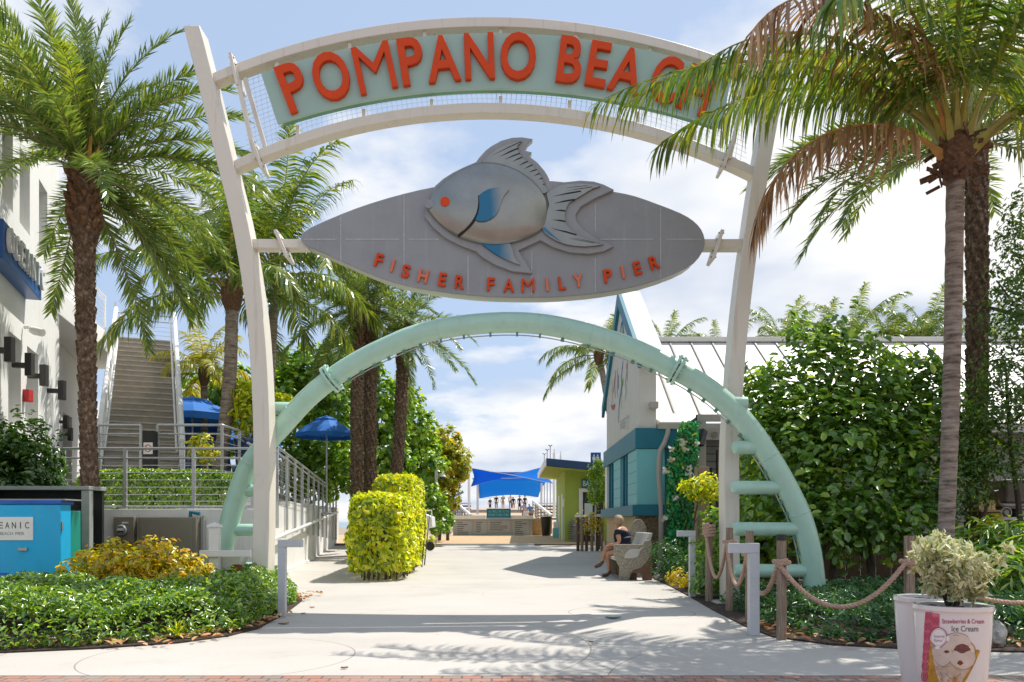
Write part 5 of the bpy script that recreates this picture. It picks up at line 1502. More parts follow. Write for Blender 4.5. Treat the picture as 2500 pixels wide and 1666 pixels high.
for px0, px1, py0 in ((1750, 1762, 1098), (1706, 1718, 1116)):
    MB().box(XZ(px0, 0, 19.7)[0], XZ(px1, 0, 19.7)[0], 19.7, 19.8, 0, XZ(0, py0, 19.7)[1]).build('timber_post', M['dark_wood'], pv)
bb = thing('signboard_post', 'tall pinkish brown slatted board standing by the vine covered panel', 'signboard', (4.55, 18.4, 0))
x0, z1 = XZ(1708, 1140, 18.4); x1, _ = XZ(1732, 1140, 18.4)
MB().box(x0, x1, 18.4, 18.5, 0, z1).build('board', M['brown_board'], bb, bevel=.006)
MB().box(x1, x1 + .07, 18.42, 18.6, 0, z1 - .02).build('edge_post', M['black'], bb)
ln = MB()
for k in range(9): ln.box(x0 + .02, x1 - .02, 18.394, 18.401, .35 + k * .22, .36 + k * .22)
ln.build('slat_line', M['dark_wood'], bb)
MB().box(XZ(1697, 0, 18.3)[0], XZ(1703, 0, 18.3)[0], 18.3, 18.36, 0, z1).build('stile', M['brown_board'], bb)
# vine covered panel
vp = thing('garland_panel', 'tall panel hung with green artificial vines and pale flowers', 'vine panel', (4.0, 19.3, 0))
x0, z1 = XZ(1626, 1035, 19.3); x1, z1b = XZ(1700, 1018, 19.3)
MB().add([(x0, 19.3, 0), (x1, 19.3, 0), (x1, 19.3, z1b), (x0 + .28, 19.3, z1 - .15), (x0, 19.3, z1 - 1.0), (x0, 19.36, 0), (x1, 19.36, 0), (x1, 19.36, z1b), (x0 + .28, 19.36, z1 - .15), (x0, 19.36, z1 - 1.0)],
         [(0, 1, 2, 3, 4), (9, 8, 7, 6, 5), (0, 5, 6, 1), (1, 6, 7, 2), (2, 7, 8, 3), (3, 8, 9, 4), (4, 9, 5, 0)]).build('backing', M['vine_base'], vp)
k = 2600
u, v = rng.random(k), rng.random(k)
pz = v * (z1 + .02)
pxx = x0 + .02 + u * (x1 - x0 - .0)
ok_ = ~((pz > z1 - 1.0) & (pxx < x0 + .28 * (pz - z1 + 1.0) / .85)) 
pts = np.stack([pxx, 19.26 - rng.random(k) * .16, pz], 1)[ok_]
leaf_mesh('garland', pts, np.array([0, -1, .2]) + unit(len(pts)) * .7, .07 + .12 * rng.random(len(pts)) ** 2, M['lf_vine'], vp, asp=.42, updir=(0, -.2, -1))
fl = [(1668, 1082), (1640, 1096), (1672, 1098), (1641, 1122), (1684, 1140), (1625, 1150), (1682, 1158), (1625, 1266), (1664, 1076), (1700, 1085), (1650, 1215)]
Ps = []
for px, py in fl:
    c_ = np.array(P(px, py, 19.12)); Ps.append(c_ + unit(16) * rng.random((16, 1)) * .10)
Ps = np.concatenate(Ps)
tag(leaf_mesh('silk_flowers', Ps, np.array([0, -1, .3]) + unit(len(Ps)) * .8, .075, M['flower'], vp, asp=.7, shape='round'), kind='stuff')

# ------------------------------------------------------------------ bench and seated woman
be = thing('memorial_bench', 'pebbled concrete bench with a fish relief on its curved end panel', 'bench', (2.5, 17.6, 0))
def BE(x, y): return XZ(1450 + x / 4.706, 1250 + y / 4.706, 17.0)
endp = [(290, 785), (300, 640), (235, 520), (232, 372), (560, 372), (590, 330), (650, 320), (668, 370), (668, 560), (668, 785), (565, 785), (552, 725), (515, 705), (470, 700), (435, 700), (405, 785)]
ep = [BE(*p) for p in endp]
zmin = min(z for x, z in ep); ep = [(x, z - zmin) for x, z in ep]
MB().prism(ep, 17.0, 17.12).build('end_panel', M['concrete_bench'], be, bevel=.01)
MB().prism(ep, 19.0, 19.12).build('end_panel', M['concrete_bench'], be, bevel=.01)
low = [BE(*p) for p in [(668, 490), (640, 520), (600, 580), (540, 640), (450, 668), (415, 720), (405, 783), (440, 695), (515, 700), (556, 722), (567, 783), (667, 783)]]
MB().prism([(x, z - zmin) for x, z in low], 16.988, 17.0).build('lower_face', M['bench_brown'], be)
fsh = catmull([Vector((*BE(*p), 0)) for p in [(352, 530), (350, 500), (375, 460), (420, 425), (470, 420), (520, 425), (545, 410), (575, 405), (548, 430), (525, 455), (520, 490), (490, 520), (440, 532), (400, 535)]] , 2)
MB().prism([(p.x, p.y - zmin) for p in fsh], 16.975, 17.0).build('fish_relief', M['bench_smooth'], be, bevel=.006)
bx0, bx1 = 2.16, 2.72
MB().box(bx0, bx1, 17.12, 19.0, .40, .47).build('seat', M['bench_smooth'], be, bevel=.015)
MB().box(bx0 + .25, bx0 + .45, 17.12, 19.0, .0, .40).build('seat_base', M['bench_brown'], be)
MB().add([(bx1 - .02, 17.12, .47), (bx1 + .14, 17.12, .98), (bx1 + .22, 17.12, .98), (bx1 + .08, 17.12, .40), (bx1 - .02, 19.0, .47), (bx1 + .14, 19.0, .98), (bx1 + .22, 19.0, .98), (bx1 + .08, 19.0, .40)],
         [(0, 1, 2, 3), (7, 6, 5, 4), (0, 4, 5, 1), (1, 5, 6, 2), (2, 6, 7, 3), (3, 7, 4, 0)]).build('backrest', M['bench_smooth'], be, bevel=.012)
hp = [(bx1 + .02, .9)] + [(bx1 - .02 + .02 + .20 * (1 - math.cos(a)), .9 + .38 * math.sin(a)) for a in [math.pi * i / 14 for i in range(1, 14)]] + [(bx1 + .36, .55), (bx1 + .22, .5)]
MB().prism(hp, 18.9, 18.99).build('rounded_back', M['concrete_bench'], be, bevel=.01)

def skinned(name, verts, edges, mat, parent, sub=2, root=0):
    """one continuous surface grown round a skeleton: verts = (x, y, z, rx, ry)"""
    me = bpy.data.meshes.new(name)
    me.from_pydata([v[:3] for v in verts], edges, [])
    o = bpy.data.objects.new(name, me)
    COL.objects.link(o)
    o.modifiers.new('skin', 'SKIN')
    sv = me.skin_vertices[0].data
    for i, v in enumerate(verts):
        sv[i].radius = (v[3], v[4] if len(v) > 4 else v[3])
        sv[i].use_root = (i == root)
    s_ = o.modifiers.new('sub', 'SUBSURF'); s_.levels = sub; s_.render_levels = sub
    dg = bpy.context.evaluated_depsgraph_get()
    m2 = bpy.data.meshes.new_from_object(o.evaluated_get(dg))
    bpy.data.objects.remove(o); bpy.data.meshes.remove(me)
    o0 = ORG[parent]
    m2.transform(Matrix.Translation(-o0))
    m2.name = name
    m2.materials.clear(); m2.materials.append(mat)
    m2.polygons.foreach_set('use_smooth', [True] * len(m2.polygons))
    return link(name, m2, parent)
wo_ = thing('person', 'woman with short light hair in navy striped knit, legs crossed, sitting on the bench', 'person', (2.4, 18.05, 0))
Y = 18.05
# head, neck, torso, arms, legs, in one skin
V_, E_ = [], []
def sv(*a): V_.append(a); return len(V_) - 1
pel = sv(2.46, Y, .57, .15, .17)
_ta = R(-34)
def U(x, y, z, *rr):
    # the upper body turns away towards the pier
    f = min(1.0, max(0.0, (z - .62) / .35)) * _ta
    dx, dy = x - 2.43, y - Y
    return (2.43 + dx * math.cos(f) - dy * math.sin(f), Y + dx * math.sin(f) + dy * math.cos(f), z) + rr
bel = sv(*U(2.45, Y, .72, .145, .175)); che = sv(*U(2.43, Y, .92, .14, .19)); ch2 = sv(*U(2.39, Y, 1.03, .105, .14))
nek = sv(*U(2.345, Y, 1.10, .052, .052)); hd0 = sv(*U(2.31, Y, 1.16, .062, .062)); hd1 = sv(*U(2.295, Y, 1.215, .09, .08)); hd2 = sv(*U(2.315, Y, 1.28, .087, .077))
E_ += [(pel, bel), (bel, che), (che, ch2), (ch2, nek), (nek, hd0), (hd0, hd1), (hd1, hd2)]
chin = sv(*U(2.25, Y, 1.155, .030, .036)); E_.append((hd0, chin))
nose = sv(*U(2.205, Y, 1.20, .012, .012)); E_.append((hd1, nose))
for sy in (-1, 1):
    sh = sv(*U(2.41, Y + sy * .19, 1.0, .066, .066)); el = sv(*U(2.40, Y + sy * .25, .77, .045, .045)); wr = sv(2.19, Y + sy * .13, .70, .028, .028); pa_ = sv(2.125, Y + sy * .09, .72, .030, .02)
    E_ += [(ch2, sh), (sh, el), (el, wr), (wr, pa_)]
hipn = sv(2.42, Y - .10, .54, .095); kn1 = sv(2.07, Y - .09, .52, .066); an1 = sv(2.13, Y - .09, .11, .036); 
hipf = sv(2.42, Y + .10, .56, .095); kn2 = sv(2.08, Y - .01, .66, .066); cf2 = sv(2.00, Y - .09, .47, .052); an2 = sv(1.97, Y - .13, .30, .036)
cf1 = sv(2.115, Y - .09, .33, .05)
E_ += [(pel, hipn), (hipn, kn1), (kn1, cf1), (cf1, an1), (pel, hipf), (hipf, kn2), (kn2, cf2), (cf2, an2)]
body_ = skinned('body', V_, E_, M['skin'], wo_)
# clothes: knit shirt with grey band, shorts, hair, shoes
skinned('shirt', [(2.46, Y, .60, .175, .195), U(2.45, Y, .72, .168, .20), U(2.43, Y, .90, .165, .215), U(2.39, Y, 1.03, .118, .16), U(2.41, Y - .19, 1.0, .082, .082), U(2.408, Y - .225, .89, .076, .076), U(2.41, Y + .19, 1.0, .082, .082), U(2.408, Y + .225, .89, .076, .076)],
        [(0, 1), (1, 2), (2, 3), (3, 4), (4, 5), (3, 6), (6, 7)], M['navy_cloth'], wo_)
skinned('shirt_band', [U(2.444, Y, .83, .177, .222), U(2.436, Y, .885, .175, .222)], [(0, 1)], M['stripe_cloth'], wo_)
skinned('shorts', [(2.46, Y, .57, .165, .18), (2.40, Y - .10, .54, .11, .11), (2.22, Y - .095, .53, .090, .090), (2.40, Y + .10, .57, .11, .11), (2.24, Y + .05, .61, .090, .090)], [(0, 1), (1, 2), (0, 3), (3, 4)], M['navy_cloth'], wo_)
bm_ = bmesh.new(); bmesh.ops.create_icosphere(bm_, subdivisions=3, radius=1)
for v in bm_.verts:
    n_ = v.co.copy(); k_ = 1 + .06 * math.sin(n_.x * 9 + n_.z * 5) * math.cos(n_.y * 11 + n_.z * 3) + .03 * math.sin(n_.z * 23 + n_.y * 17)
    hx = 2.335 + n_.x * .118 * k_ + (.02 if n_.z < -.3 else 0)
    if n_.x < -.45 and n_.z < .35: hx = max(hx, 2.305)
    v.co = Vector(U(hx, Y + n_.y * .108 * k_, 1.250 + n_.z * .120 * k_))
me_ = bpy.data.meshes.new('hair'); bm_.to_mesh(me_); bm_.free(); me_.materials.append(M['hair'])
me_.transform(Matrix.Translation(-ORG[wo_])); me_.polygons.foreach_set('use_smooth', [True] * len(me_.polygons)); link('hair', me_, wo_)
for x_, y_, z_ in ((2.10, Y - .09, .055), (1.93, Y - .15, .27)):
    tilt = -.02 if z_ < .1 else -.10
    skinned('shoe', [(x_ + .05, y_, z_ + .02, .045, .045), (x_ - .03, y_, z_ - .005, .04, .045), (x_ - .13, y_, z_ - .02 + tilt * .3, .032, .04), (x_ - .04 + .085, y_, z_ + .09, .05, .05)], [(0, 1), (1, 2), (0, 3)], M['shoe'], wo_)
for sy in (-1, 1):
    for k in range(4):
        b_ = Vector((2.11, Y + sy * .09 - .024 + .016 * k, .725))
        skinned('finger', [(b_.x, b_.y, b_.z, .009), (b_.x - .03, b_.y - sy * .008, b_.z + .012, .008), (b_.x - .05, b_.y - sy * .022, b_.z + .0, .007)], [(0, 1), (1, 2)], M['skin'], wo_, 1)
    skinned('thumb', [(2.13, Y + sy * .09 - sy * .03, .735, .010), (2.105, Y + sy * .045, .755, .009), (2.085, Y + sy * .035, .765, .008)], [(0, 1), (1, 2)], M['skin'], wo_, 1)
MB().box(2.05, 2.075, Y - .06, Y + .06, .71, .80).build('phone', M['black'], wo_, bevel=.004)
for sy in (-1, 1):
    MB().ball(U(2.225, Y + sy * .028, 1.222), .010, 8, 6).build('eye', M['black'], wo_)
    MB().ball(U(2.31, Y + sy * .082, 1.205), .022, 8, 6, (.8, .4, 1.3)).build('ear', M['skin'], wo_)
MB().tube([U(2.222, Y - .02, 1.165), U(2.216, Y, 1.163), U(2.222, Y + .02, 1.165)], .005, 5).build('mouth', M['berry'], wo_)

# ------------------------------------------------------------------ rope fence
rf = thing('rope_fence', 'weathered wooden posts joined by thick sagging manila rope along the right bed', 'rope fence', (4, 9, 0))
PO = [(4.55, 12.4, 1.15, .055), (2.84, 10.9, 1.12, .048), (2.83, 9.6, 1.10, .048), (2.78, 8.42, 1.09, .047), (3.86, 8.0, 1.08, .05)]
PO[0] = (XZ(1731, 0, 12.3)[0], 12.3, 1.20, .055); PO[1] = (XZ(1781, 0, 11.0)[0], 11.0, 1.13, .050); PO[2] = (XZ(1830, 0, 9.7)[0], 9.7, 1.10, .050)
PO[3] = (XZ(1908, 0, 8.4)[0], 8.4, 1.07, .050); PO[4] = (XZ(2220, 0, 8.0)[0], 8.0, 1.07, .050); PO.append((6.1, 8.0, 1.07, .05))
for i, (x, y, h, r) in enumerate(PO):
    mb = MB(); n = 12
    prof = [(r * 1.04, 0), (r * 1.02, .3), (r, .7), (r * .98, h)]
    mb.lathe((x, y, 0), prof, n)
    po_ = mb.build('post', M['post_wood'], rf, smooth=True, sharp=40)
    if i in (0, 3): MB().lathe((x, y, h - .055), [(r * 1.05, 0), (r * 1.05, .062), (.001, .066)], 12).build('cap', M['black'], po_, smooth=True, sharp=40)
def rope(pts, r=.024, nm='rope'):
    # three-strand lay: helical strands round the centre line
    c = catmull(pts, 10)
    dn = [c[0]]
    for a, b in zip(c, c[1:]):
        L = (b - a).length; k = max(1, int(L / .02))
        for j in range(1, k + 1): dn.append(a.lerp(b, j / k))
    mb = MB()
    for s_ in range(3):
        q = []; d = 0
        for i, p in enumerate(dn):
            t_ = (dn[min(i + 1, len(dn) - 1)] - dn[max(i - 1, 0)]).normalized()
            if i: d += (dn[i] - dn[i - 1]).length
            u = t_.cross(Vector((0.3, 0.2, 1))).normalized(); w = t_.cross(u)
            a = d / .115 * 2 * math.pi + s_ * 2 * math.pi / 3
            q.append(p + (u * math.cos(a) + w * math.sin(a)) * r * .52)
        mb.tube(q, r * .62, 5, True)
    mb.build(nm, M['rope'], rf, smooth=True, sharp=80)
def wrap(i, z, turns=1.2, drop=.03, r=.023):
    x, y, h, pr = PO[i]
    n = int(14 * turns)
    rope([Vector((x + (pr + r) * math.cos(a), y + (pr + r) * math.sin(a), z + drop * k / n)) for k, a in [(k, 2 * math.pi * k / 14 + 3.6) for k in range(n + 1)]], r, 'rope_wrap')
for k in range(4): wrap(0, 1.03 + k * .045 - .03, 1.15, .04)
wrap(1, .92, 1.3); wrap(2, .80, 1.3); wrap(3, .78, 1.3); wrap(4, .80, 1.3)
def span(i, j, za, zb, zs, f=.5):
    a = Vector((PO[i][0] - .05, PO[i][1] - .05, za)); b = Vector((PO[j][0] - .05, PO[j][1] - .05, zb))
    pts = []
    for k in range(9):
        t_ = k / 8; p = a.lerp(b, t_)
        p.z = za + (zb - za) * t_ - (4 * t_ * (1 - t_)) * ((za + zb) / 2 - zs)
        pts.append(p)
    rope(pts)
span(0, 1, .98, .94, .42); span(1, 2, .93, .82, .42); span(2, 3, .80, .80, .42); span(3, 4, .78, .82, .36); span(4, 5, .80, .82, .42)

# ------------------------------------------------------------------ white pots in front
POTC = (XZ(2325, 0, 4.86)[0], 4.86)
PH, PR1, PR0 = .715, .212, .148
def potr(z): 
    t_ = z / PH
    return PR0 + (PR1 - PR0) * (1 - (1 - t_) ** 1.5)
def white_pot(label, x, y):
    t_ = thing('planter_pot', label, 'planter', (x, y, 0), group='white planters by the road')
    prof = [(potr(PH * k / 14), PH * k / 14) for k in range(14)] + [(PR1, PH - .03), (PR1 + .006, PH - .025), (PR1 + .006, PH), (PR1 - .012, PH + .003), (PR1 - .022, PH - .004), (PR1 - .024, PH - .05)]
    MB().lathe((x, y, 0), prof, 56, False).build('pot', M['pot_white'], t_, smooth=True, sharp=50)
    mb = MB(); n = 40
    vs = [(x, y, PH - .028)]; fs = []
    for q in range(1, 6):
        for k in range(n):
            a = 2 * math.pi * k / n; rr = (PR1 - .024) * q / 5
            vs.append((x + rr * math.cos(a), y + rr * math.sin(a), PH - .03 + .012 * rnd.uniform(-1, 1)))
    for k in range(n): fs.append((0, 1 + k, 1 + (k + 1) % n))
    for q in range(4):
        for k in range(n):
            a_, b_ = 1 + q * n + k, 1 + q * n + (k + 1) % n
            fs.append((a_, a_ + n, b_ + n, b_))
    mb.add(vs, fs); mb.build('soil', M['soil'], t_, smooth=True)
    return t_
pot1 = white_pot('white planter printed with an ice cream advertisement, nearest the road', *POTC)
P2C = (XZ(2189, 0, 5.36)[0] + PR1 + .004, 5.36)
white_pot('plain white planter behind and left of the ice cream planter', *P2C)
# printed wrap on the front pot: everything follows the curved wall
PHI0 = math.atan2(-POTC[1], -POTC[0])   # direction from the pot towards the camera
def onpot(px, py, d=0.0015):
    """surface point for a spot of the printed sheet (photograph pixel inside the pot's outline)"""
    dx, dz = (px - CX) / F, (HY - py) / F
    # intersect the viewing ray with the pot wall
    lo, hi = 3.8, POTC[1]
    D = hi - .2
    for _ in range(40):
        x, y, z = dx * D, D, H + dz * D
        r_ = math.hypot(x - POTC[0], y - POTC[1]) - (potr(max(0.0, min(PH, z))) + d)
        if r_ > 0: lo = D
        else: hi = D
        D = (lo + hi) / 2
    return Vector((dx * D, D, H + dz * D))
def Z5(x, y): return 2200 + x / 5.896, 1400 + y / 5.896
def patch(name, ctr, mat, d, parent=pot1, nu=12):
    """filled outline laid on the pot wall (fan of rings so it follows the curve)"""
    n = len(ctr); cx_ = sum(p[0] for p in ctr) / n; cy_ = sum(p[1] for p in ctr) / n
    vs = [onpot(*Z5(cx_, cy_), d)]; fs = []
    for q in range(1, 6):
        f_ = q / 5
        for x, y in ctr: vs.append(onpot(*Z5(cx_ + (x - cx_) * f_, cy_ + (y - cy_) * f_), d))
    for k in range(n): fs.append((0, 1 + k, 1 + (k + 1) % n))
    for q in range(4):
        for k in range(n):
            a_, b_ = 1 + q * n + k, 1 + q * n + (k + 1) % n
            fs.append((a_, a_ + n, b_ + n, b_))
    return MB().add(vs, fs).build(name, mat, parent, fix=True)
def stripq(name, L_, R_, mat, d, m=10, n=24):
    vs, fs = [], []
    Lc = catmull([(a, b, 0) for a, b in L_], 8); Rc = catmull([(a, b, 0) for a, b in R_], 8)
    for a, b in zip(Lc, Rc):
        for j in range(m + 1):
            f_ = j / m; vs.append(onpot(*Z5(a.x + (b.x - a.x) * f_, a.y + (b.y - a.y) * f_), d))
    for i in range(len(Lc) - 1):
        for j in range(m):
            k = i * (m + 1) + j; fs.append((k, k + 1, k + m + 2, k + m + 1))
    return MB().add(vs, fs).build(name, mat, pot1, fix=True)
band = stripq('pink_band', [(350, 552), (332, 750), (322, 1000), (306, 1300), (318, 1600), (335, 1900)], [(555, 585), (540, 800), (420, 1010), (372, 1300), (372, 1600), (392, 1900)], M['pink'], .0014)
mb = MB()
for r_ in range(9):
    for c_ in range(2):
        cx_, cy_ = (395 + c_ * 100 - r_ * 10, 620 + r_ * 145 + c_ * 70)
        if cy_ > 950 and c_: continue
        for dd in (46, 24):
            pts = [onpot(*Z5(cx_ + dd * math.cos(a), cy_ + dd * 1.25 * math.sin(a)), .0022) for a in [2 * math.pi * i / 16 for i in range(17)]]
            mb.tube(pts, .0022, 3, False)
        mb.tube([onpot(*Z5(cx_ - 46, cy_ - 66), .0022), onpot(*Z5(cx_ + 46, cy_ + 66), .0022)], .0020, 3, False)
        mb.tube([onpot(*Z5(cx_ + 46, cy_ - 66), .0022), onpot(*Z5(cx_ - 46, cy_ + 66), .0022)], .0020, 3, False)
mb.build('band_pattern', M['print_red'], band)
stripq('waffle_cone', [(425, 1000), (395, 1150), (380, 1300), (370, 1500), (400, 1750), (470, 1900)], [(450, 1040), (700, 1200), (1090, 1100), (1105, 1200), (900, 1600), (640, 1900)], M['waffle'], .0018)
def blobp(cx_, cy_, rx, ry, n=30, w=.05, ph=0): return [(cx_ + rx * math.cos(a) * (1 + w * math.sin(5 * a + ph)), cy_ + ry * math.sin(a) * (1 + w * math.cos(4 * a + ph))) for a in [2 * math.pi * i / n for i in range(n)]]
patch('scoop', [(440, 1040), (520, 960), (640, 900), (740, 865), (840, 870), (950, 930), (1020, 1000), (1075, 1090), (1085, 1200), (1050, 1330), (940, 1450), (850, 1600), (700, 1720), (590, 1650), (520, 1480), (470, 1280), (445, 1120)], M['ice'], .0024)
patch('upper_scoop', blobp(800, 985, 205, 125, w=.03), M['ice2'], .0030)
patch('left_scoop', blobp(600, 1180, 140, 150, w=.05), M['ice2'], .0030)
patch('lower_scoop', blobp(890, 1230, 180, 150, w=.03), M['ice2'], .0034)
patch('berry_swirl', blobp(880, 1085, 115, 62, w=.12), M['berry'], .0040)
patch('berry_spot', blobp(850, 1290, 42, 32, w=.15), M['rust'], .0040)
patch('berry_streak', blobp(655, 1130, 42, 20, w=.2), M['berry'], .0040)
mb = MB()
for a_, b_ in (((1010, 1000), (1060, 1060)), ((1060, 1060), (1085, 1220)), ((1085, 1220), (1000, 1400)), ((1000, 1400), (900, 1560))):
    mb.tube([onpot(*Z5(a_[0] + (b_[0] - a_[0]) * i / 5, a_[1] + (b_[1] - a_[1]) * i / 5), .003) for i in range(6)], .0028, 4)
mb.build('wafer_edge', M['waffle'], pot1)
M['scoop_line'] = pm('scoop_outline_ink', (.30, .20, .15), .4, .3, 20)
mb = MB()
for ctr in (blobp(890, 1230, 184, 154, 30, .03)[0:14], blobp(600, 1180, 142, 152, 30, .05)[3:16], blobp(800, 985, 205, 125, 30, .03)[16:28], [(560, 1420), (600, 1500), (590, 1600)], [(640, 1440), (720, 1520), (800, 1500), (860, 1440)], [(520, 1300), (600, 1350), (700, 1340)], [(680, 1580), (760, 1620), (840, 1560)], [(740, 900), (790, 885), (830, 900)]):
    mb.tube([onpot(*Z5(a_, b_), .0042) for a_, b_ in ctr], .0012, 4, False)
mb.build('scoop_outline', M['scoop_line'], pot1)
bd = patch('badge_rim', blobp(540, 925, 132, 142, 48, .05), M['print_red'], .0044)
patch('badge', blobp(540, 925, 120, 130, 48, .04), M['letter_white'], .0050, bd)
patch('badge_tab', blobp(675, 940, 24, 42, 16, .02), M['letter_white'], .0048, bd)
patch('badge_tab', blobp(522, 1072, 38, 20, 16, .02), M['letter_white'], .0048, bd)
mb = MB()
for txt, x0, y0, w, h in (('Seasonal', 545, 905, 150, 42), ('Flavour', 535, 965, 122, 44)):
    letter(mb, txt, w, h, lambda u, v, d: onpot(*Z5(x0 + u, y0 - v), .0056), 0, 0)
mb.build('badge_text', M['print_red'], bd, fix=False)
mb = MB()
mb.tube([onpot(*Z5(540 + 108 * math.cos(a), 925 + 117 * math.sin(a)), .0056) for a in [2 * math.pi * i / 40 for i in range(41)]], .0008, 3, False)
mb.build('badge_ring', M['print_red'], bd)
mb = MB(); letter(mb, 'Strawberries & Cream', 608, 66, lambda u, v, d: onpot(*Z5(893 + u, 692 - v + u * .0), .0018), 0, .012); mb.build('print_text', M['print_red'], pot1, fix=False)
mb = MB(); letter(mb, 'Ice Cream', 384, 84, lambda u, v, d: onpot(*Z5(920 + u, 798 - v), .0018), 0, .004); mb.build('print_text', M['print_grey'], pot1, fix=False)

# rock, fence, machine behind
def rock(label, c, r, seed):
    rd = np.random.default_rng(seed)
    bm = bmesh.new(); bmesh.ops.create_icosphere(bm, subdivisions=3, radius=1)
    for v in bm.verts:
        n = v.co.copy()
        k = 1 + .14 * math.sin(n.x * 5 + seed) * math.cos(n.y * 4) + .10 * math.sin(n.z * 9 + n.x * 7) + .05 * rd.normal()
        v.co = Vector((n.x * r[0] * k, n.y * r[1] * k, n.z * r[2] * k))
    me = bpy.data.meshes.new('rock'); bm.to_mesh(me); bm.free(); me.materials.append(M['rock'])
    return tag(link('rock', me, None, c), label, 'rock')
x_, z_ = XZ(2440, 0, 7.75)
rock('pale pitted limestone rock in the bed right of the planter', (x_, 7.85, .12), (.115, .1, .15), 3)
x_, z_ = XZ(1600, 0, 17.6)
rock('small whitish stone behind the foot of the bench', (3.02, 17.1, .07), (.06, .06, .09), 5)
wf = thing('wooden_fence', 'low brown wooden fence in the shade behind the sea grape', 'fence', (8, 16.6, 0))
for k in range(30):
    x0 = 4.6 + k * .31
    MB().box(x0, x0 + .29, 16.6, 16.63, .05, .98 + .02 * (k % 3)).build('board', M['fence_wood'], wf)
MB().box(4.6, 13.9, 16.635, 16.69, .75, .84).build('rail', M['fence_wood'], wf)
tm = thing('tracked_machine', 'worn grey tracked machine on a plinth at the right edge', 'machine', (8.5, 13.6, 0))
DM = 13.4
for px, py in ((2456, 1252), (2494, 1253), (2535, 1254)):
    x_, z_ = XZ(px, py, DM)
    w = MB(); w.tube([(x_, DM, z_), (x_, DM + .3, z_)], .098, 24); w = w.build('track_wheel', M['machine'], tm, smooth=True, sharp=40)
    MB().tube([(x_, DM - .02, z_), (x_, DM + .0, z_)], .04, 16).build('hub', M['grey_trim'], w)
    MB().tube([(x_ + .085 * math.cos(a), DM - .006, z_ + .085 * math.sin(a)) for a in [2 * math.pi * i / 24 for i in range(25)]], .009, 5).build('rim', M['steel'], w)
x0, z0 = XZ(2446, 1270, DM); _, z1 = XZ(2446, 1262, DM)
MB().box(x0 - .05, x0 + 1.6, DM - .02, DM + .34, z0, z1 - .006).build('rail', M['steel'], tm)
MB().box(x0 - .02, x0 + 1.6, DM + .0, DM + .8, 0, z0).build('plinth', M['machine'], tm)
tr = catmull([Vector((*XZ(px, py, DM), 0)) for px, py in ((2437, 1205), (2440, 1222), (2450, 1233), (2475, 1236), (2520, 1234), (2600, 1232))], 5)
MB().ribbon([(p.x, p.y) for p in tr], [(p.x + .0, p.y - .045) for p in tr], DM, DM + .3).build('track', M['machine'], tm)
MB().box(x0 + .1, x0 + 1.6, DM + .05, DM + .6, XZ(0, 1228, DM)[1], XZ(0, 1170, DM)[1]).build('chassis', M['machine'], tm, bevel=.03)
ct = thing('wooden_crate', 'brown wooden crate with pale lid left of the tracked machine', 'crate', (8.0, 13.2, 0))
x0, z1 = XZ(2396, 1250, 13.2); x1, z0 = XZ(2444, 1275, 13.2)
MB().box(x0, x1, 13.2, 13.6, 0, z1).build('box', M['crate'], ct, bevel=.01)
MB().box(x0 - .02, x1 + .02, 13.18, 13.62, z1 + .001, z1 + .03).build('lid', M['tan'], ct)
for k in range(4): MB().box(x0 + .02 + k * .07, x0 + .075 + k * .07, 13.3, 13.34, z1 + .032, z1 + .16 + .03 * (k % 2)).build('slat', M['tan'], ct)

# ================================================================== PIER END: green bait house, counter, sails, people
def B(px, D): return (px - CX) / F * D
def Zp(py, D): return H + (HY - py) / F * D
gb = thing('bait_house', 'lime green bait and restroom house with a navy fascia at the pier entrance', 'building', (3.5, 38, .35))
gx0, gy0 = 2.32, 36.0
MB().box(gx0, 6.4, gy0, 43, .3, 3.55).build('wall', M['lime_wall'], gb)
a = (B(1334, 34.6), Zp(1119, 34.6)); b = (6.8, 3.42)
MB().add([(a[0], 34.6, a[1]), (b[0], 34.6, b[1]), (b[0], 34.6, b[1] - .32), (a[0], 34.6, a[1] - .32), (a[0], 44, a[1]), (b[0], 44, b[1]), (b[0], 44, b[1] - .32), (a[0], 44, a[1] - .32)],
         [(0, 1, 2, 3), (7, 6, 5, 4), (0, 4, 5, 1), (1, 5, 6, 2), (0, 3, 7, 4)]).build('roof', M['navy'], gb)
MB().add([(a[0] + .01, 34.62, a[1] - .34), (b[0], 34.62, b[1] - .33), (b[0], 43.9, b[1] - .33), (a[0] + .01, 43.9, a[1] - .34)], [(0, 1, 2, 3)]).build('soffit', M['lime_wall'], gb)
MB().box(a[0] - .08, a[0] - .003, 34.6, 44, a[1] - .34, a[1] - .06).build('gutter', M['letter_white'], gb)
fx0, fx1 = B(1413, 35.98), B(1470, 35.98)
fr = MB()
zt = Zp(1193, 35.98)
fr.box(fx0, fx0 + .17, 35.9, 35.998, .33, zt); fr.box(fx0 + .171, fx1, 35.9, 35.998, zt - .16, zt)
fr = fr.build('door_frame', M['white_plain'], gb)
MB().box(fx0 + .171, fx1, 35.95, 35.997, .33, zt - .161).build('door_glass', M['dark_glass'], gb)
MB().box(fx0 + .25, fx0 + .60, 35.93, 35.949, .9, zt - .65).build('pale_pane', M['pale_cyan'], gb)
sx0, sx1 = B(1420, 35.9), B(1462, 35.9)
bs = MB().box(sx0, sx1, 35.9, 35.97, Zp(1191, 35.9), Zp(1170, 35.9)).build('bait_sign', M['teal'], gb)
mb = MB(); letter(mb, 'BAIT', .5, .24, lambda u, v, d: Vector((B(1437, 35.9) + u, 35.885 + d, Zp(1180.5, 35.9) + v)), .01, .02); mb.build('sign_text', M['pale_cyan'], bs)
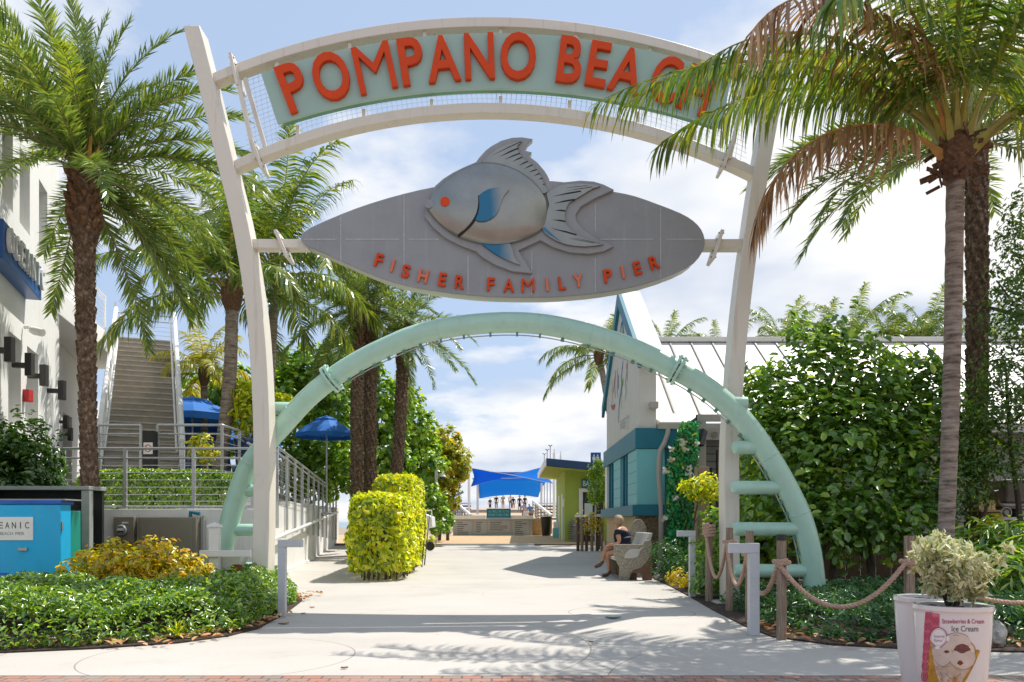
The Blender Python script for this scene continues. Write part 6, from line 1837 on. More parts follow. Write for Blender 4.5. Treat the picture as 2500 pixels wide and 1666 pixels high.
for y, w, z0, z1, nm, m_ in ((37.2, .9, .4, 2.5, 'side_door', 'white_plain'), (39.6, .9, .4, 2.5, 'side_door', 'white_plain'), (36.4, .45, 1.9, 2.25, 'plate', 'letter_white')):
    MB().box(gx0 - .03, gx0 - .002, y, y + w, z0, z1).build(nm, M[m_], gb)
ts = thing('restroom_sign', 'blue restroom sign with two white figures above the small tree', 'sign', (3.2, 31, .25))
x0, x1 = B(1442, 31), B(1467, 31); z0, z1 = Zp(1134, 31), Zp(1105, 31)
MB().box(x0, x1, 31, 31.05, z0, z1).build('panel', M['sign_blue'], ts, bevel=.01)
MB().tube([((x0 + x1) / 2, 31.09, .3), ((x0 + x1) / 2, 31.09, z1 - .05)], .03, 8).build('pole', M['rail_grey'], ts)
for k in (.32, .68):
    cx_ = x0 + (x1 - x0) * k; cz_ = (z0 + z1) / 2
    m_ = MB()
    m_.prism([(cx_ - .045, cz_ + .07), (cx_ + .045, cz_ + .07), (cx_ + .07, cz_ - .06), (cx_ + .025, cz_ - .06), (cx_ + .025, cz_ - .17), (cx_ - .025, cz_ - .17), (cx_ - .025, cz_ - .06), (cx_ - .07, cz_ - .06)], 30.99, 31.0)
    m_.prism([(cx_ + .03 * math.cos(q), cz_ + .115 + .03 * math.sin(q)) for q in [2 * math.pi * i / 10 for i in range(10)]], 30.99, 31.0)
    m_.build('figure', M['letter_white'], ts)
# counter with notice panels
CD = 43.6
pc = thing('entrance_counter', 'low grey entrance counter with white top and printed notices across the boardwalk', 'counter', (-1, CD, .5))
MB().box(B(1106, CD), B(1300, CD), CD, CD + .5, .48, Zp(1268, CD)).build('body', M['grey_trim'], pc)
MB().box(B(1104, CD), B(1186, CD), CD - .08, CD + .6, Zp(1268, CD) + .002, Zp(1259, CD)).build('top', M['letter_white'], pc)
MB().box(B(1249, CD), B(1302, CD), CD - .08, CD + .6, Zp(1268, CD) + .002, Zp(1259, CD)).build('top', M['letter_white'], pc)
for x0, x1, y0, y1 in ((1112, 1152, 1272, 1308), (1158, 1188, 1271, 1305), (1192, 1246, 1271, 1300), (1253, 1292, 1270, 1311)):
    pn = MB().box(B(x0, CD), B(x1, CD), CD - .03, CD - .002, Zp(y1, CD), Zp(y0, CD)).build('notice', M['stucco_grey'], pc)
    ln = MB(); yy = y0 + 4
    while yy < y1 - 3:
        ln.box(B(x0 + 4, CD), B(x0 + 4 + (x1 - x0 - 8) * rnd.uniform(.4, .95), CD), CD - .036, CD - .0305, Zp(yy + 1.3, CD), Zp(yy, CD)); yy += 4.6
    ln.build('notice_lines', M['black'], pn)
MB().box(B(1152, CD), B(1246, CD), CD - .025, CD - .003, Zp(1312, CD), Zp(1306, CD)).build('teal_strip', M['teal_light'], pc)
wsn = thing('welcome_sign', 'small teal welcome sign standing on the middle of the counter', 'sign', (-.7, CD, 1.4))
MB().box(B(1188, 43.4), B(1247, 43.4), 43.4, 43.5, Zp(1264, 43.4), Zp(1242, 43.4)).build('panel', M['teal'], wsn, bevel=.01)
for i, tx in enumerate(('ALL WELCOME TO THE', 'FISHER FAMILY PIER')):
    mb = MB(); letter(mb, tx, 1.08, .135, lambda u, v, d: Vector((B(1217.5, 43.4) + u, 43.393 + d, Zp(1249 + 8.4 * i, 43.4) + v)), .003, .012); mb.build('sign_text', M['teal_light'], wsn)
tr = thing('boarded_wall', 'tan boarded wall of the pier ramp beside the black bin', 'wall', (1.2, 44, .45))
MB().box(B(1300, 44), B(1324, 44), 44, 44.6, .46, Zp(1266, 44)).build('boards', M['boardwalk'], tr)
tb = thing('trash_bin', 'tall black bin with a pale rim at the foot of the pier ramp', 'bin', (B(1334, 43.2), 43.2, .47))
MB().lathe((B(1334, 43.2), 43.2, .47), [(.22, 0), (.23, .02), (.285, .95), (.30, .96), (.30, 1.03)], 20).build('body', M['black'], tb, smooth=True, sharp=40)
MB().lathe((B(1334, 43.2), 43.2, 1.50), [(.30, 0.002), (.305, .03), (.24, .05)], 20).build('rim', M['letter_white'], tb, smooth=True)
cl = thing('teal_cooler', 'teal box with a pale lid right of the black bin', 'cooler', (2.3, 40, .4))
MB().box(B(1350, 40), B(1381, 40), 40, 40.5, .43, Zp(1290, 40)).build('box', M['teal_light'], cl, bevel=.02)
MB().box(B(1352, 40), B(1362, 40), 40.1, 40.4, Zp(1290, 40) + .002, Zp(1274, 40)).build('bottle', M['letter_white'], cl, bevel=.02)
MB().box(B(1365, 40), B(1375, 40), 40.1, 40.4, Zp(1290, 40) + .002, Zp(1278, 40)).build('lid_box', M['teal'], cl, bevel=.02)
np_ = thing('notice_stand', 'grey printed notice stand in front of the lime green wall', 'notice', (2.8, 38, .4))
MB().box(B(1384, 38), B(1412, 38), 38 - 2.4, 38 - 2.3, .35, Zp(1268, 35.6)).build('panel', M['siding'], np_)
ln = MB()
for k in range(8): ln.box(B(1386, 35.6), B(1386 + rnd.uniform(10, 24), 35.6), 35.59, 35.597, .5 + k * .1, .525 + k * .1)
ln.build('printed_lines', M['black'], np_)
pf = thing('stake_fence', 'row of dark wooden stakes under a white plank, hung with flowers', 'fence', (2.9, 29.5, .2))
for k, px in enumerate((1411, 1421, 1432, 1445, 1458, 1470)):
    MB().tube([(B(px, 29), 29, .15), (B(px, 29), 29, Zp(1262 - (k % 2) * 5, 29))], .055, 8).build('stake', M['post_wood'] if k % 2 else M['fence_wood'], pf)
MB().box(B(1404, 29), B(1427, 29), 28.93, 29.12, Zp(1263, 29), Zp(1257, 29)).build('plank', M['letter_white'], pf)
MB().box(B(1452, 29), B(1473, 29), 28.93, 29.12, Zp(1262, 29), Zp(1256, 29)).build('plank', M['letter_white'], pf)
n = 260
pts = np.stack([B(1446, 29) + .22 * rng.normal(size=n), 28.9 + .06 * rng.normal(size=n), Zp(1280, 29) + .2 * rng.normal(size=n)], 1)
tag(leaf_mesh('flowers', pts, np.array([0, -1, .2]) + unit(n) * .7, .09, M['lf_croton'], pf, asp=.5), kind='stuff')
# rails climbing to the pier deck
def seg_rail(label, pA, pB, dz=1.0, n=7):
    t_ = thing('pier_ramp_rail', label, 'railing', (pA.x, pA.y, pA.z - dz))
    MB().beam(pA, pB, .10, .14).build('rail', M['letter_white'], t_)
    for f in (.22, .42, .62, .8): MB().beam(pA - Vector((0, 0, f)), pB - Vector((0, 0, f)), .04, .05).build('slat', M['siding'], t_)
    for k in range(n):
        p = pA.lerp(pB, k / (n - 1)); MB().beam(p, p - Vector((0, 0, dz)), .07, .07).build('post', M['siding'], t_)
seg_rail('white capped slatted rail rising left of the entrance counter', P(1149, 1258, 45), P(1113, 1227, 58))
seg_rail('white capped slatted rail rising behind the black bin', P(1346, 1259, 45), P(1301, 1223, 58))
sheet('pier_ramp', [(46.1, -3.5, 2.6, .5), (62, -4, 3.4, 1.1), (66, -4, 3.4, 1.25), (95, -6, 5, 2.85), (110, -6, 5, 2.9), (240, -6, 5, 2.9)], M['boardwalk'])
for lab, x0, x1, D in (('weathered deck railing along the pier right of the bin', B(1308, 62), B(1368, 62), 62), ('weathered deck railing on the far left of the pier', B(1118, 64), B(1150, 64), 64)):
    t_ = thing('deck_railing', lab, 'railing', ((x0 + x1) / 2, D, 1.2), group='deck railings on the pier')
    zt = Zp(1228, D)
    MB().box(x0, x1, D, D + .12, zt - .1, zt).build('cap', M['letter_white'], t_)
    for k in range(5): MB().box(x0, x1, D + .02, D + .07, zt - .32 - k * .24, zt - .2 - k * .24).build('board', M['siding'] if k % 2 else M['fence_wood'], t_)
    k = x0
    while k < x1: MB().box(k, k + .09, D - .03, D + .018, zt - 1.5, zt - .1).build('post', M['grey_trim'], t_); k += .8
# shade sails
def sail(label, c, D0, D1, n=14, cu=.07, cv=.10, smat=M['sail']):
    a, b, cc, d = P(*c[0], D0), P(*c[1], D0), P(*c[2], D1), P(*c[3], D1)
    vs, fs = [], []
    for i in range(n + 1):
        for j in range(n + 1):
            u, v = i / n, j / n
            # edges curve inwards as tensioned cloth does
            uu = .5 + (u - .5) * (1 - cu * math.sin(math.pi * v)); vv = .5 + (v - .5) * (1 - cv * math.sin(math.pi * u))
            vs.append(a.lerp(b, uu).lerp(d.lerp(cc, uu), vv))
    for i in range(n):
        for j in range(n):
            k = i * (n + 1) + j; fs.append((k, k + 1, k + n + 2, k + n + 1))
    t_ = thing('shade_sail', label, 'shade sail', (a + cc) / 2, group='blue shade sails over the pier')
    o = MB().add(vs, fs).build('cloth', smat, t_, smooth=True)
    s_ = o.modifiers.new('thick', 'SOLIDIFY'); s_.thickness = .02
    for p, q in ((a, b), (b, cc), (cc, d), (d, a)): MB().tube([p, p.lerp(q, .5) + ((a + cc) / 2 - p.lerp(q, .5)) * .09, q], .02, 5).build('edge_cable', M['rail_grey'], t_)
sail('nearest blue shade sail, twisted, between the left mast and green house', ((1151, 1143), (1350, 1181), (1325, 1141), (1150, 1188)), 60, 67)
sail('second blue shade sail, lower and farther along the pier', ((1153, 1168), (1346, 1163), (1314, 1214), (1170, 1217)), 70, 78, cv=.30, smat=leafmat('pale_blue_shade_cloth', [(0.03, 0.30, 0.80), (0.04, 0.33, 0.80)], 0.47, 0.02, 0.6, tcol=(1, 1.25, 1.2), gain=1.0))
sail('third blue shade sail, flat and wide above the standing people', ((1156, 1152), (1334, 1152), (1326, 1176), (1160, 1178)), 84, 92, smat=leafmat('bright_blue_shade_cloth', [(0.015, 0.26, 0.80), (0.02, 0.28, 0.80)], 0.47, 0.02, 0.6, tcol=(1, 1.2, 1.2), gain=1.0))
sail('small blue shade sail left of the mast by the sea grape', ((1100, 1212), (1131, 1200), (1133, 1203), (1104, 1217)), 62, 66)
def mast(label, px, D, y0, y1, w):
    t_ = thing('sail_mast', label, 'mast', (B(px, D), D, Zp(y1, D)), group='white masts of the shade sails')
    MB().tube([(B(px, D), D, Zp(y1, D)), (B(px, D), D, Zp(y0, D))], w / 2, 10).build('column', M['letter_white'], t_, smooth=True, sharp=60)
    MB().tube([(B(px, D), D, Zp(y0, D)), (B(px, D), D, Zp(y0 - 9, D))], .025, 6).build('spike', M['rail_grey'], t_)
mast('thick white mast at the left end of the nearest shade sail', 1145, 59.6, 1100, 1262, .19)
mast('white mast right of the nearest sail, closest to the green house', 1353, 59.6, 1106, 1262, .20)
mast('thin white mast farther right behind the green house roof', 1369, 64, 1112, 1255, .16)
mast('slender white column at the left of the second sail', 1166, 71.5, 1182, 1256, .2)
mast('slender white column right of the second sail', 1322, 71.5, 1180, 1256, .2)
mast('short white column behind the right mast', 1361, 75, 1130, 1252, .22)
for px, py, D, lab in ((1329, 1110, 78, 'lowest of three twin-headed pier lamps above the sail'), (1336, 1100, 74, 'middle of three twin-headed pier lamps above the sail'), (1343.5, 1090, 70, 'tallest of three twin-headed pier lamps, by the green roof')):
    t_ = thing('street_lamp', lab, 'lamp', (B(px, D), D, 1.5), group='twin-headed lamps on the pier')
    x_, z_ = B(px, D), Zp(py, D)
    MB().tube([(x_, D, 1.5), (x_, D, z_)], .045, 8).build('pole', M['rail_grey'], t_)
    for s_ in (-1, 1): MB().beam((x_, D, z_), (x_ + s_ * .16, D, z_ + .11), .12, .06).build('lamp_head', M['lamp_dark'], t_)
lp = thing('street_lamp', 'white post with two dome lamps at the left edge of the boardwalk', 'lamp', (B(1065, 34), 34, .3))
x_ = B(1065, 34)
MB().box(x_ - .06, x_ + .06, 33.94, 34.06, .28, Zp(1140, 34)).build('post', M['white_plain'], lp, bevel=.01)
for py in (1160, 1214):
    z_ = Zp(py, 34)
    MB().tube([(x_ + .05, 34, z_ + .02), (x_ + .2, 34, z_ + .05)], .025, 6).build('bracket', M['white_plain'], lp)
    s_ = MB().lathe((x_ + .24, 34, z_), [(.03, .08), (.09, .05), (.165, -.06), (.165, -.08)], 16).build('lamp_shade', M['letter_white'], lp, smooth=True, sharp=60)
    MB().lathe((x_ + .24, 34, z_), [(.13, -.081), (.10, -.17)], 14).build('lamp_globe', M['lamp_dark'], s_, smooth=True)
wc = thing('utility_cart', 'small white utility cart half hidden behind the lime hedge', 'cart', (B(1036, 29), 29, .2))
DW = 29.0
MB().add([(B(1018, DW), DW, Zp(1294, DW)), (B(1056, DW), DW, Zp(1288, DW)), (B(1054, DW), DW, Zp(1262, DW)), (B(1032, DW), DW, Zp(1254, DW)), (B(1024, DW), DW, Zp(1270, DW)),
          (B(1018, DW), DW + 1.2, Zp(1294, DW)), (B(1056, DW), DW + 1.2, Zp(1288, DW)), (B(1054, DW), DW + 1.2, Zp(1262, DW)), (B(1032, DW), DW + 1.2, Zp(1254, DW)), (B(1024, DW), DW + 1.2, Zp(1270, DW))],
         [(0, 1, 2, 3, 4), (9, 8, 7, 6, 5), (0, 5, 6, 1), (1, 6, 7, 2), (2, 7, 8, 3), (3, 8, 9, 4), (4, 9, 5, 0)]).build('body', M['letter_white'], wc, bevel=.03)
fr = MB()
fr.tube([(B(1038, DW), DW + .2, Zp(1256, DW)), (B(1039, DW), DW + .2, Zp(1246, DW)), (B(1052, DW), DW + .2, Zp(1246, DW)), (B(1053, DW), DW + .2, Zp(1262, DW))], .03, 6)
fr.build('frame', M['letter_white'], wc)
MB().box(B(1037, DW), B(1043, DW), DW - .01, DW - .002, Zp(1282, DW), Zp(1272, DW)).build('teal_mark', M['teal_light'], wc)
for px in (1026, 1050): MB().tube([(B(px, DW), DW - .02, .36), (B(px, DW), DW + .1, .36)], .16, 16).build('wheel', M['black'], wc)

cloth = {k: pm('cloth_' + k, c, .9, .1, 20) for k, c in (('black', (.012, .012, .014)), ('white', (.62, .62, .63)), ('maroon', (.20, .02, .05)), ('green', (.22, .30, .27)), ('blue', (.10, .25, .48)), ('lilac', (.55, .50, .62)), ('tan', (.45, .33, .22)))}
def person(label, px, py, D, hgt, top, leg, hair, lean=0.0, arm=0, hat=None, facing=1):
    """standing figure seen from behind; head top at (px, py)"""
    x = B(px, D); zt = Zp(py, D); z0 = zt - hgt; k = hgt / 1.72
    t_ = thing('person', label, 'person', (x, D, z0), group='people standing on the pier')
    q = lambda a, b, c, r, r2=None: (x + (a + lean * max(0, c - .9)) * k, D + b * k, z0 + c * k, r * k, (r2 or r) * k)
    V_ = [q(0, 0, .93, .10, .13), q(0, 0, 1.12, .09, .12), q(0, 0, 1.32, .10, .155), q(0, 0, 1.45, .05, .06), q(0, 0, 1.53, .06, .06), q(0, -.01, 1.63, .088, .078)]
    E_ = [(0, 1), (1, 2), (2, 3), (3, 4), (4, 5)]
    for s_ in (-1, 1):
        n0 = len(V_)
        up = arm and s_ == 1
        V_ += [q(s_ * .17, 0, 1.38, .05), q(s_ * .24, .02, 1.20 if up else 1.12, .04), q(s_ * (.16 if up else .25), -.06, 1.52 if up else .88, .03), q(s_ * (.10 if up else .25), -.06, 1.60 if up else .80, .028)]
        E_ += [(2, n0), (n0, n0 + 1), (n0 + 1, n0 + 2), (n0 + 2, n0 + 3)]
        m0 = len(V_)
        V_ += [q(s_ * .09, 0, .88, .085), q(s_ * .10, -.01 + s_ * .02, .50, .058), q(s_ * .10, .02, .10, .04), q(s_ * .11, -.10, .03, .04)]
        E_ += [(0, m0), (m0, m0 + 1), (m0 + 1, m0 + 2), (m0 + 2, m0 + 3)]
    skinned('body', V_, E_, M['skin'], t_, 1)
    skinned('shirt', [q(0, 0, .98, .115, .15), q(0, 0, 1.15, .11, .14), q(0, 0, 1.32, .118, .17), q(0, 0, 1.43, .07, .09), q(-.17, 0, 1.38, .065), q(-.22, 0, 1.20, .058), q(.17, 0, 1.38, .065), q(.22, 0, 1.22, .058)],
            [(0, 1), (1, 2), (2, 3), (2, 4), (4, 5), (2, 6), (6, 7)], cloth[top], t_, 1)
    if leg == 'skirt': skinned('skirt', [q(0, 0, .98, .12, .15), q(0, 0, .75, .14, .17), q(0, 0, .50, .15, .19)], [(0, 1), (1, 2)], cloth['black'], t_, 1)
    else: skinned('trousers', [q(0, 0, .95, .115, .15), q(-.09, 0, .86, .095), q(-.10, 0, .50, .072), q(.09, 0, .86, .095), q(.10, 0, .50, .072)] + ([q(-.10, .02, .14, .055), q(.10, .02, .14, .055)] if leg != 'tan' else []),
                  [(0, 1), (1, 2), (0, 3), (3, 4)] + ([(2, 5), (4, 6)] if leg != 'tan' else []), M['denim'] if leg == 'denim' else cloth[leg], t_, 1)
    if hat: MB().lathe((x + lean * .75 * k, D, z0 + 1.64 * k), [(.20 * k, 0), (.20 * k, .01), (.10 * k, .02), (.09 * k, .10 * k), (.04 * k, .12 * k)], 14).build('hat', cloth[hat], t_, smooth=True)
    else: skinned('hair', [q(0, .03, 1.66, .085, .082), q(0, .05, 1.58, .075, .07)], [(0, 1)], M[hair], t_, 1)
person('woman in black carrying a pale bag, leftmost of the standing group', 1196.5, 1216, 98, 1.60, 'black', 'skirt', 'hair_dark')
person('man in dark jacket and jeans, beside the woman in black', 1211.5, 1209, 98, 1.78, 'black', 'denim', 'hair')
person('man in grey green shirt shading his eyes with a raised arm', 1228, 1208.5, 97, 1.78, 'green', 'tan', 'hair_dark', arm=1)
person('tall man in a white shirt left of the woman in a black top', 1246.5, 1206.5, 98, 1.85, 'white', 'denim', 'hair_dark')
person('woman in black sleeveless top beside the man in white', 1253.5, 1212.5, 95, 1.66, 'black', 'tan', 'hair_dark')
person('woman in maroon top, black skirt and dark hat', 1268.5, 1211, 90, 1.72, 'maroon', 'skirt', 'hair_dark', hat='black')
person('person in dark clothes and dark hat, right of the maroon top', 1281.5, 1210.5, 93, 1.70, 'black', 'black', 'hair_dark', hat='black')
person('person in lilac shirt with straw hat, lower on the ramp', 1279, 1226, 64, 1.6, 'lilac', 'tan', 'hair', hat='tan')
person('person in pale blue shirt leaning by the right ramp rail', 1297, 1229, 62, 1.6, 'blue', 'denim', 'hair_dark', lean=-.25)
person('person in white shirt lower on the ramp, before the straw hat', 1283, 1239, 57, 1.5, 'white', 'black', 'hair_dark', lean=.12)
person('person in blue and white shirt at the left ramp rail', 1110, 1236, 58, 1.6, 'blue', 'black', 'hair', lean=.15)
person('person in dark top behind the left ramp rail', 1103.5, 1221, 66, 1.65, 'black', 'denim', 'hair_dark')

# ================================================================== VEGETATION
# ---- palms: shared leaf meshes, one object per leaf
DF = [frond_mesh('date_frond', 3.0, e, d, 108, .40, .030, 'date', [M['lf_date'], M['rachis']], 30 + i, 1.4, .022, .10) for i, (e, d) in enumerate(((84, 22), (70, 38), (54, 52), (36, 60), (18, 62), (-2, 55), (-22, 45), (-40, 35)))]
DFY = [frond_mesh('young_date_frond', 2.3, e, d, 60, .42, .034, 'date', [M['lf_date_y'], M['rachis']], 60 + i, 1.4, .02, .10) for i, (e, d) in enumerate(((60, 70), (40, 80)))]
CF = [frond_mesh('coconut_frond', 3.8, e, d, 74, .78, .050, 'coco', [M['lf_coco'], M['petiole']], 80 + i, 1.5, .032, .16) for i, (e, d) in enumerate(((82, 45), (66, 66), (50, 80), (34, 82), (16, 75), (-4, 55)))]
YF = [frond_mesh('yellow_frond', 1.9, e, d, 46, .6, .045, 'coco', [M['lf_yellowpalm'], M['petiole']], 100 + i, 1.4, .022, .12) for i, (e, d) in enumerate(((78, 50), (55, 90), (30, 100), (5, 80)))]

def trunk_path(base, top, bend, n=14):
    b, t = Vector(base), Vector(top)
    return [b.lerp(t, i / n) + Vector(bend) * math.sin(math.pi * i / n) for i in range(n + 1)]
def coco_trunk(root, base, top, rb, rt, bend=(0, 0, 0), mat='bark_coco', n=60):
    c = catmull(trunk_path(base, top, bend, 8), n // 8)
    k = len(c)
    rad = [(rb + (rt - rb) * i / k) * (1 + .035 * math.sin(i * 2.4) + (0.02 if i % 3 == 0 else 0)) + (.06 * rb * 4 * max(0, 1 - i / (k * .08))) for i in range(k)]
    return MB().tube(c, rad, 14).build('trunk', M[mat], root, smooth=True, sharp=70)
def date_trunk(root, base, top, rf, bend=(0, 0, 0), rows=46, per=9, head=.16, mats=('bark_date', 'bark_boot')):
    """trunk clad in spiralling cut leaf bases; rf(t) is the radius"""
    c = trunk_path(base, top, bend, 24)
    core = MB()
    core.tube(c, [rf(i / 24) * .90 for i in range(25)], 14)
    core.mi = 0
    L = (Vector(top) - Vector(base)).length
    for i in range(rows):
        t = (i + .5) / rows
        p = c[min(24, int(t * 24))].lerp(c[min(24, int(t * 24) + 1)], t * 24 - int(t * 24)) if t < 1 else c[-1]
        r = rf(t); hgt = L / rows * 1.75
        wid = 2 * math.pi * r / per * .62
        core.mi = 1 if t > 1 - head else 0
        for k in range(per):
            a = 2 * math.pi * (k + (i % 2) * .5) / per + i * .13 + rnd.uniform(-.06, .06)
            ra, ta = Vector((math.cos(a), math.sin(a), 0)), Vector((-math.sin(a), math.cos(a), 0))
            out = r * rnd.uniform(.20, .36) * (1.3 if t > 1 - head else 1)
            q = p + ra * r * .82
            zz = rnd.uniform(.85, 1.1)
            vs = [q - Vector((0, 0, hgt * .5)), q + ta * wid * .5 - Vector((0, 0, hgt * .02)), q - ta * wid * .5 - Vector((0, 0, hgt * .02)),
                  q + ta * wid * .36 + ra * out * 1.2 + Vector((0, 0, hgt * .32 * zz)), q - ta * wid * .36 + ra * out * 1.2 + Vector((0, 0, hgt * .32 * zz)), q + ra * out - Vector((0, 0, hgt * .1)), q + Vector((0, 0, hgt * .45))]
            core.add(vs, [(0, 1, 5), (0, 5, 2), (1, 3, 5), (5, 3, 4), (5, 4, 2), (3, 6, 4), (1, 6, 3), (2, 4, 6)])
    return core.build('trunk', [M[mats[0]], M[mats[1]]], root, fix=False)
def palm(kind, name, label, base, top, crown_n, scale, seed, group, meshes=None, elev=(0.0, 1.0), trunk=None, az0=0.0, skip=None, remap=None):
    rd = random.Random(seed)
    root = thing(name, label, 'palm tree', base, group)
    trunk(root)
    ms = meshes
    c = Vector(top)
    for i in range(crown_n):
        t = elev[0] + (elev[1] - elev[0]) * (i + .5) / crown_n
        m_ = ms[min(len(ms) - 1, int(t * len(ms)))]
        az = az0 + i * 2.39996 + rd.uniform(-.22, .22)
        if remap: az = remap(az % (2 * math.pi))
        if skip and skip(az % (2 * math.pi), t): continue
        put_frond(m_, root, c - Vector((0, 0, .28 * t)), az, rd.uniform(-.14, .14), scale * rd.uniform(.86, 1.1) * (.75 + .25 * min(1, t * 3)), rd.uniform(-.35, .35))
    return root

# left date palm
LB_, LT_ = (B(228, 12.95), 12.95, 0.0), (B(204, 12.95), 12.95, Zp(415, 12.95))
def lrf(t): return .138 - .016 * math.sin(math.pi * min(1, t / .72)) + (.075 * min(1, max(0, (t - .80) / .07)) if t > .80 else 0)
lp_ = palm('date', 'date_palm', 'thick trunked date palm in the left foreground before the white building', LB_, (LT_[0], LT_[1], LT_[2] + .12), 78, .95, 3, 'date palms', DF, (0, .97),
     lambda r: date_trunk(r, LB_, LT_, lrf, (-.02, 0, 0), 50, 8, .15), skip=lambda az, t: (t > .52 and 2.3 < az < 4.6) or (t > .8 and 4.6 <= az < 5.4), remap=lambda az: (2 * math.pi - az) if 5.25 < az < 6.2 else az)
for az, tl, sc in ((3.5, .1, .8), (4.3, -.1, .75), (5.0, .15, .8), (3.9, .3, .7)):
    put_frond(DFY[int(sc * 10) % 2], lp_, (LT_[0], LT_[1], LT_[2] + .45), az, tl, sc)
for k in range(12):
    a = k * .7
    MB().tube([Vector((LT_[0] + .16 * math.cos(a), LT_[1] + .16 * math.sin(a), LT_[2] - .05)), Vector((LT_[0] + .26 * math.cos(a), LT_[1] + .26 * math.sin(a), LT_[2] + .45))], [.035, .022], 5).build('leaf_base', M['petiole_o'], lp_)

# right coconut palm, leaves placed as they hang
RB_, RT_ = (B(2303, 9.5) - .02, 9.5, 0.0), (B(2333, 9.5), 9.5, Zp(385, 9.5))
rc = thing('coconut_palm', 'slim ringed coconut palm in the right foreground, its fronds crossing the sign', 'palm tree', RB_, 'coconut palms')
coco_trunk(rc, RB_, RT_, .088, .098, (.03, 0, 0))
hd_ = MB()
hd_.tube([Vector(RT_) + Vector((0, 0, z)) for z in (-.28, -.15, .0, .12, .3, .5)], [.115, .165, .20, .20, .15, .07], 12)
hd_.build('crown_shaft', M['fibre'], rc, smooth=True)
fb_ = MB()
for k in range(46):
    a = rnd.uniform(0, 6.28); z = rnd.uniform(-.35, .25)
    p = Vector(RT_) + Vector((.17 * math.cos(a), .17 * math.sin(a), z))
    d = Vector((math.cos(a + rnd.uniform(-1, 1)), math.sin(a + rnd.uniform(-1, 1)), rnd.uniform(-.6, .5))).normalized()
    fb_.beam(p, p + d * rnd.uniform(.08, .22), .012, rnd.uniform(.02, .07))
tag(fb_.build('fibre', M['fibre'], rc), kind='stuff')
ct_ = Vector(RT_) + Vector((0, 0, .22))
def hero(az, e0, dr, L, mats, seed, ll=.85, style='hang', pw=1.5, nl=84, off=(0, 0, 0), lw=.042, roll=0.0):
    m_ = frond_mesh('coconut_frond', L, e0, dr, nl, ll, lw, style, [M[mats[0]], M[mats[1]]], seed, pw, .036, .15)
    put_frond(m_, rc, ct_ + Vector(off), R(az), 0, 1, roll)
PG, PO_ = ('lf_coco', 'petiole'), ('lf_brown', 'petiole_o')
def rim(az, r=.13, z=0.0): return (r * math.cos(R(az)), r * math.sin(R(az)), z)
hero(187, 50, 128, 3.0, PO_, 201, .80, pw=.85, off=rim(187, .1, -.28))
hero(177, 56, 84, 4.45, PG, 202, .66, pw=.75, nl=74, lw=.038, off=rim(177, .1, -.05))
hero(168, 66, 100, 4.3, PG, 203, .70, pw=.85, nl=74, lw=.038, off=rim(168, .1))
hero(193, 70, 112, 3.7, PG, 204, .75, pw=.85, nl=76, lw=.038, off=rim(193, .12, -.1))
hero(206, 72, 126, 3.7, PO_, 205, .95, pw=1.0, off=rim(206, .12, -.05))
hero(222, 72, 124, 3.5, PG, 206, .95, pw=1.0, off=rim(222, .12, -.1))
hero(244, 76, 130, 3.4, PG, 207, .95, off=rim(244, .1))
hero(272, 78, 126, 3.4, PG, 209, .95, off=rim(272, .1))
hero(300, 70, 118, 3.6, PG, 210, .95, off=rim(300, .12, -.1))
hero(325, 52, 112, 3.4, PG, 211, .9, pw=.9, off=rim(325, .14, -.2))
hero(345, 48, 95, 3.8, PG, 212, .9, pw=.9, off=rim(345, .14, -.2))
hero(8, 58, 95, 4.2, PG, 214, .85, off=rim(8))
hero(40, 64, 95, 4.0, PG, 215, .85, off=rim(40))
hero(80, 68, 90, 4.0, PG, 216, .85, off=rim(80))
hero(120, 66, 85, 4.2, PG, 217, .85, off=rim(120))
hero(147, 58, 85, 4.0, PG, 218, .75, pw=.9, off=rim(147))
hero(202, 85, 52, 4.0, PG, 221, .85)
hero(20, 85, 52, 4.0, PG, 222, .85)
# right date palm behind it
DB_, DT_ = (B(2380, 13.8), 13.8, 0.0), (B(2383, 13.8), 13.8, Zp(330, 13.8))
rdp = palm('date', 'date_palm', 'dark date palm close behind the slim coconut palm, drooping fronds', DB_, DT_, 30, 1.2, 8, 'date palms', DF, (.10, .62),
     lambda r: date_trunk(r, DB_, DT_, lambda t: .168 - .02 * (1 - t), (.03, 0, 0), 58, 9, .06), skip=lambda az, t: t > .30 and 3.4 < az < 6.0)
for az, m_, sc, tl in ((183, 4, 1.35, .10), (187, 5, 1.30, .0), (196, 5, 1.2, .05), (205, 5, 1.25, .12), (176, 5, 1.2, .15), (352, 4, 1.2, .0), (10, 5, 1.1, 0), (170, 4, 1.3, 0.0)):
    put_frond(DF[m_], rdp, (DT_[0], DT_[1], DT_[2] - .1), R(az), tl, sc)

# mid left coconut palms
def cpalm(label, bx, by, zb, tx, ty, D, n, sc, seed, r=.15, bend=(0, 0, 0), group='coconut palms', meshes=CF, elev=(0, 1.0), skip=None):
    b = (B(bx, D), D, zb); t = (B(tx, D), D, Zp(ty, D))
    rr = palm('coco', 'coconut_palm', label, b, (t[0], t[1], t[2] + .1), n, sc, seed, group, meshes, elev, lambda q: coco_trunk(q, b, t, r * 1.15, r, bend), skip=skip)
    MB().tube([Vector(t) + Vector((0, 0, z)) for z in (-.5, -.25, .0, .25)], [r * 1.05, r * 1.7, r * 1.9, r * .9], 10).build('crown_shaft', M['fibre'], rr, smooth=True)
    return rr
cpalm('leaning coconut palm between the stair and the left gate post', 528, 1140, 2.1, 566, 712, 20.5, 21, 1.0, 21, .15, (.12, 0, 0), elev=(0, .86))
cpalm('taller coconut palm right behind the left gate post', 648, 1140, 2.1, 672, 660, 22.5, 21, 1.1, 22, .12, elev=(0, .86))
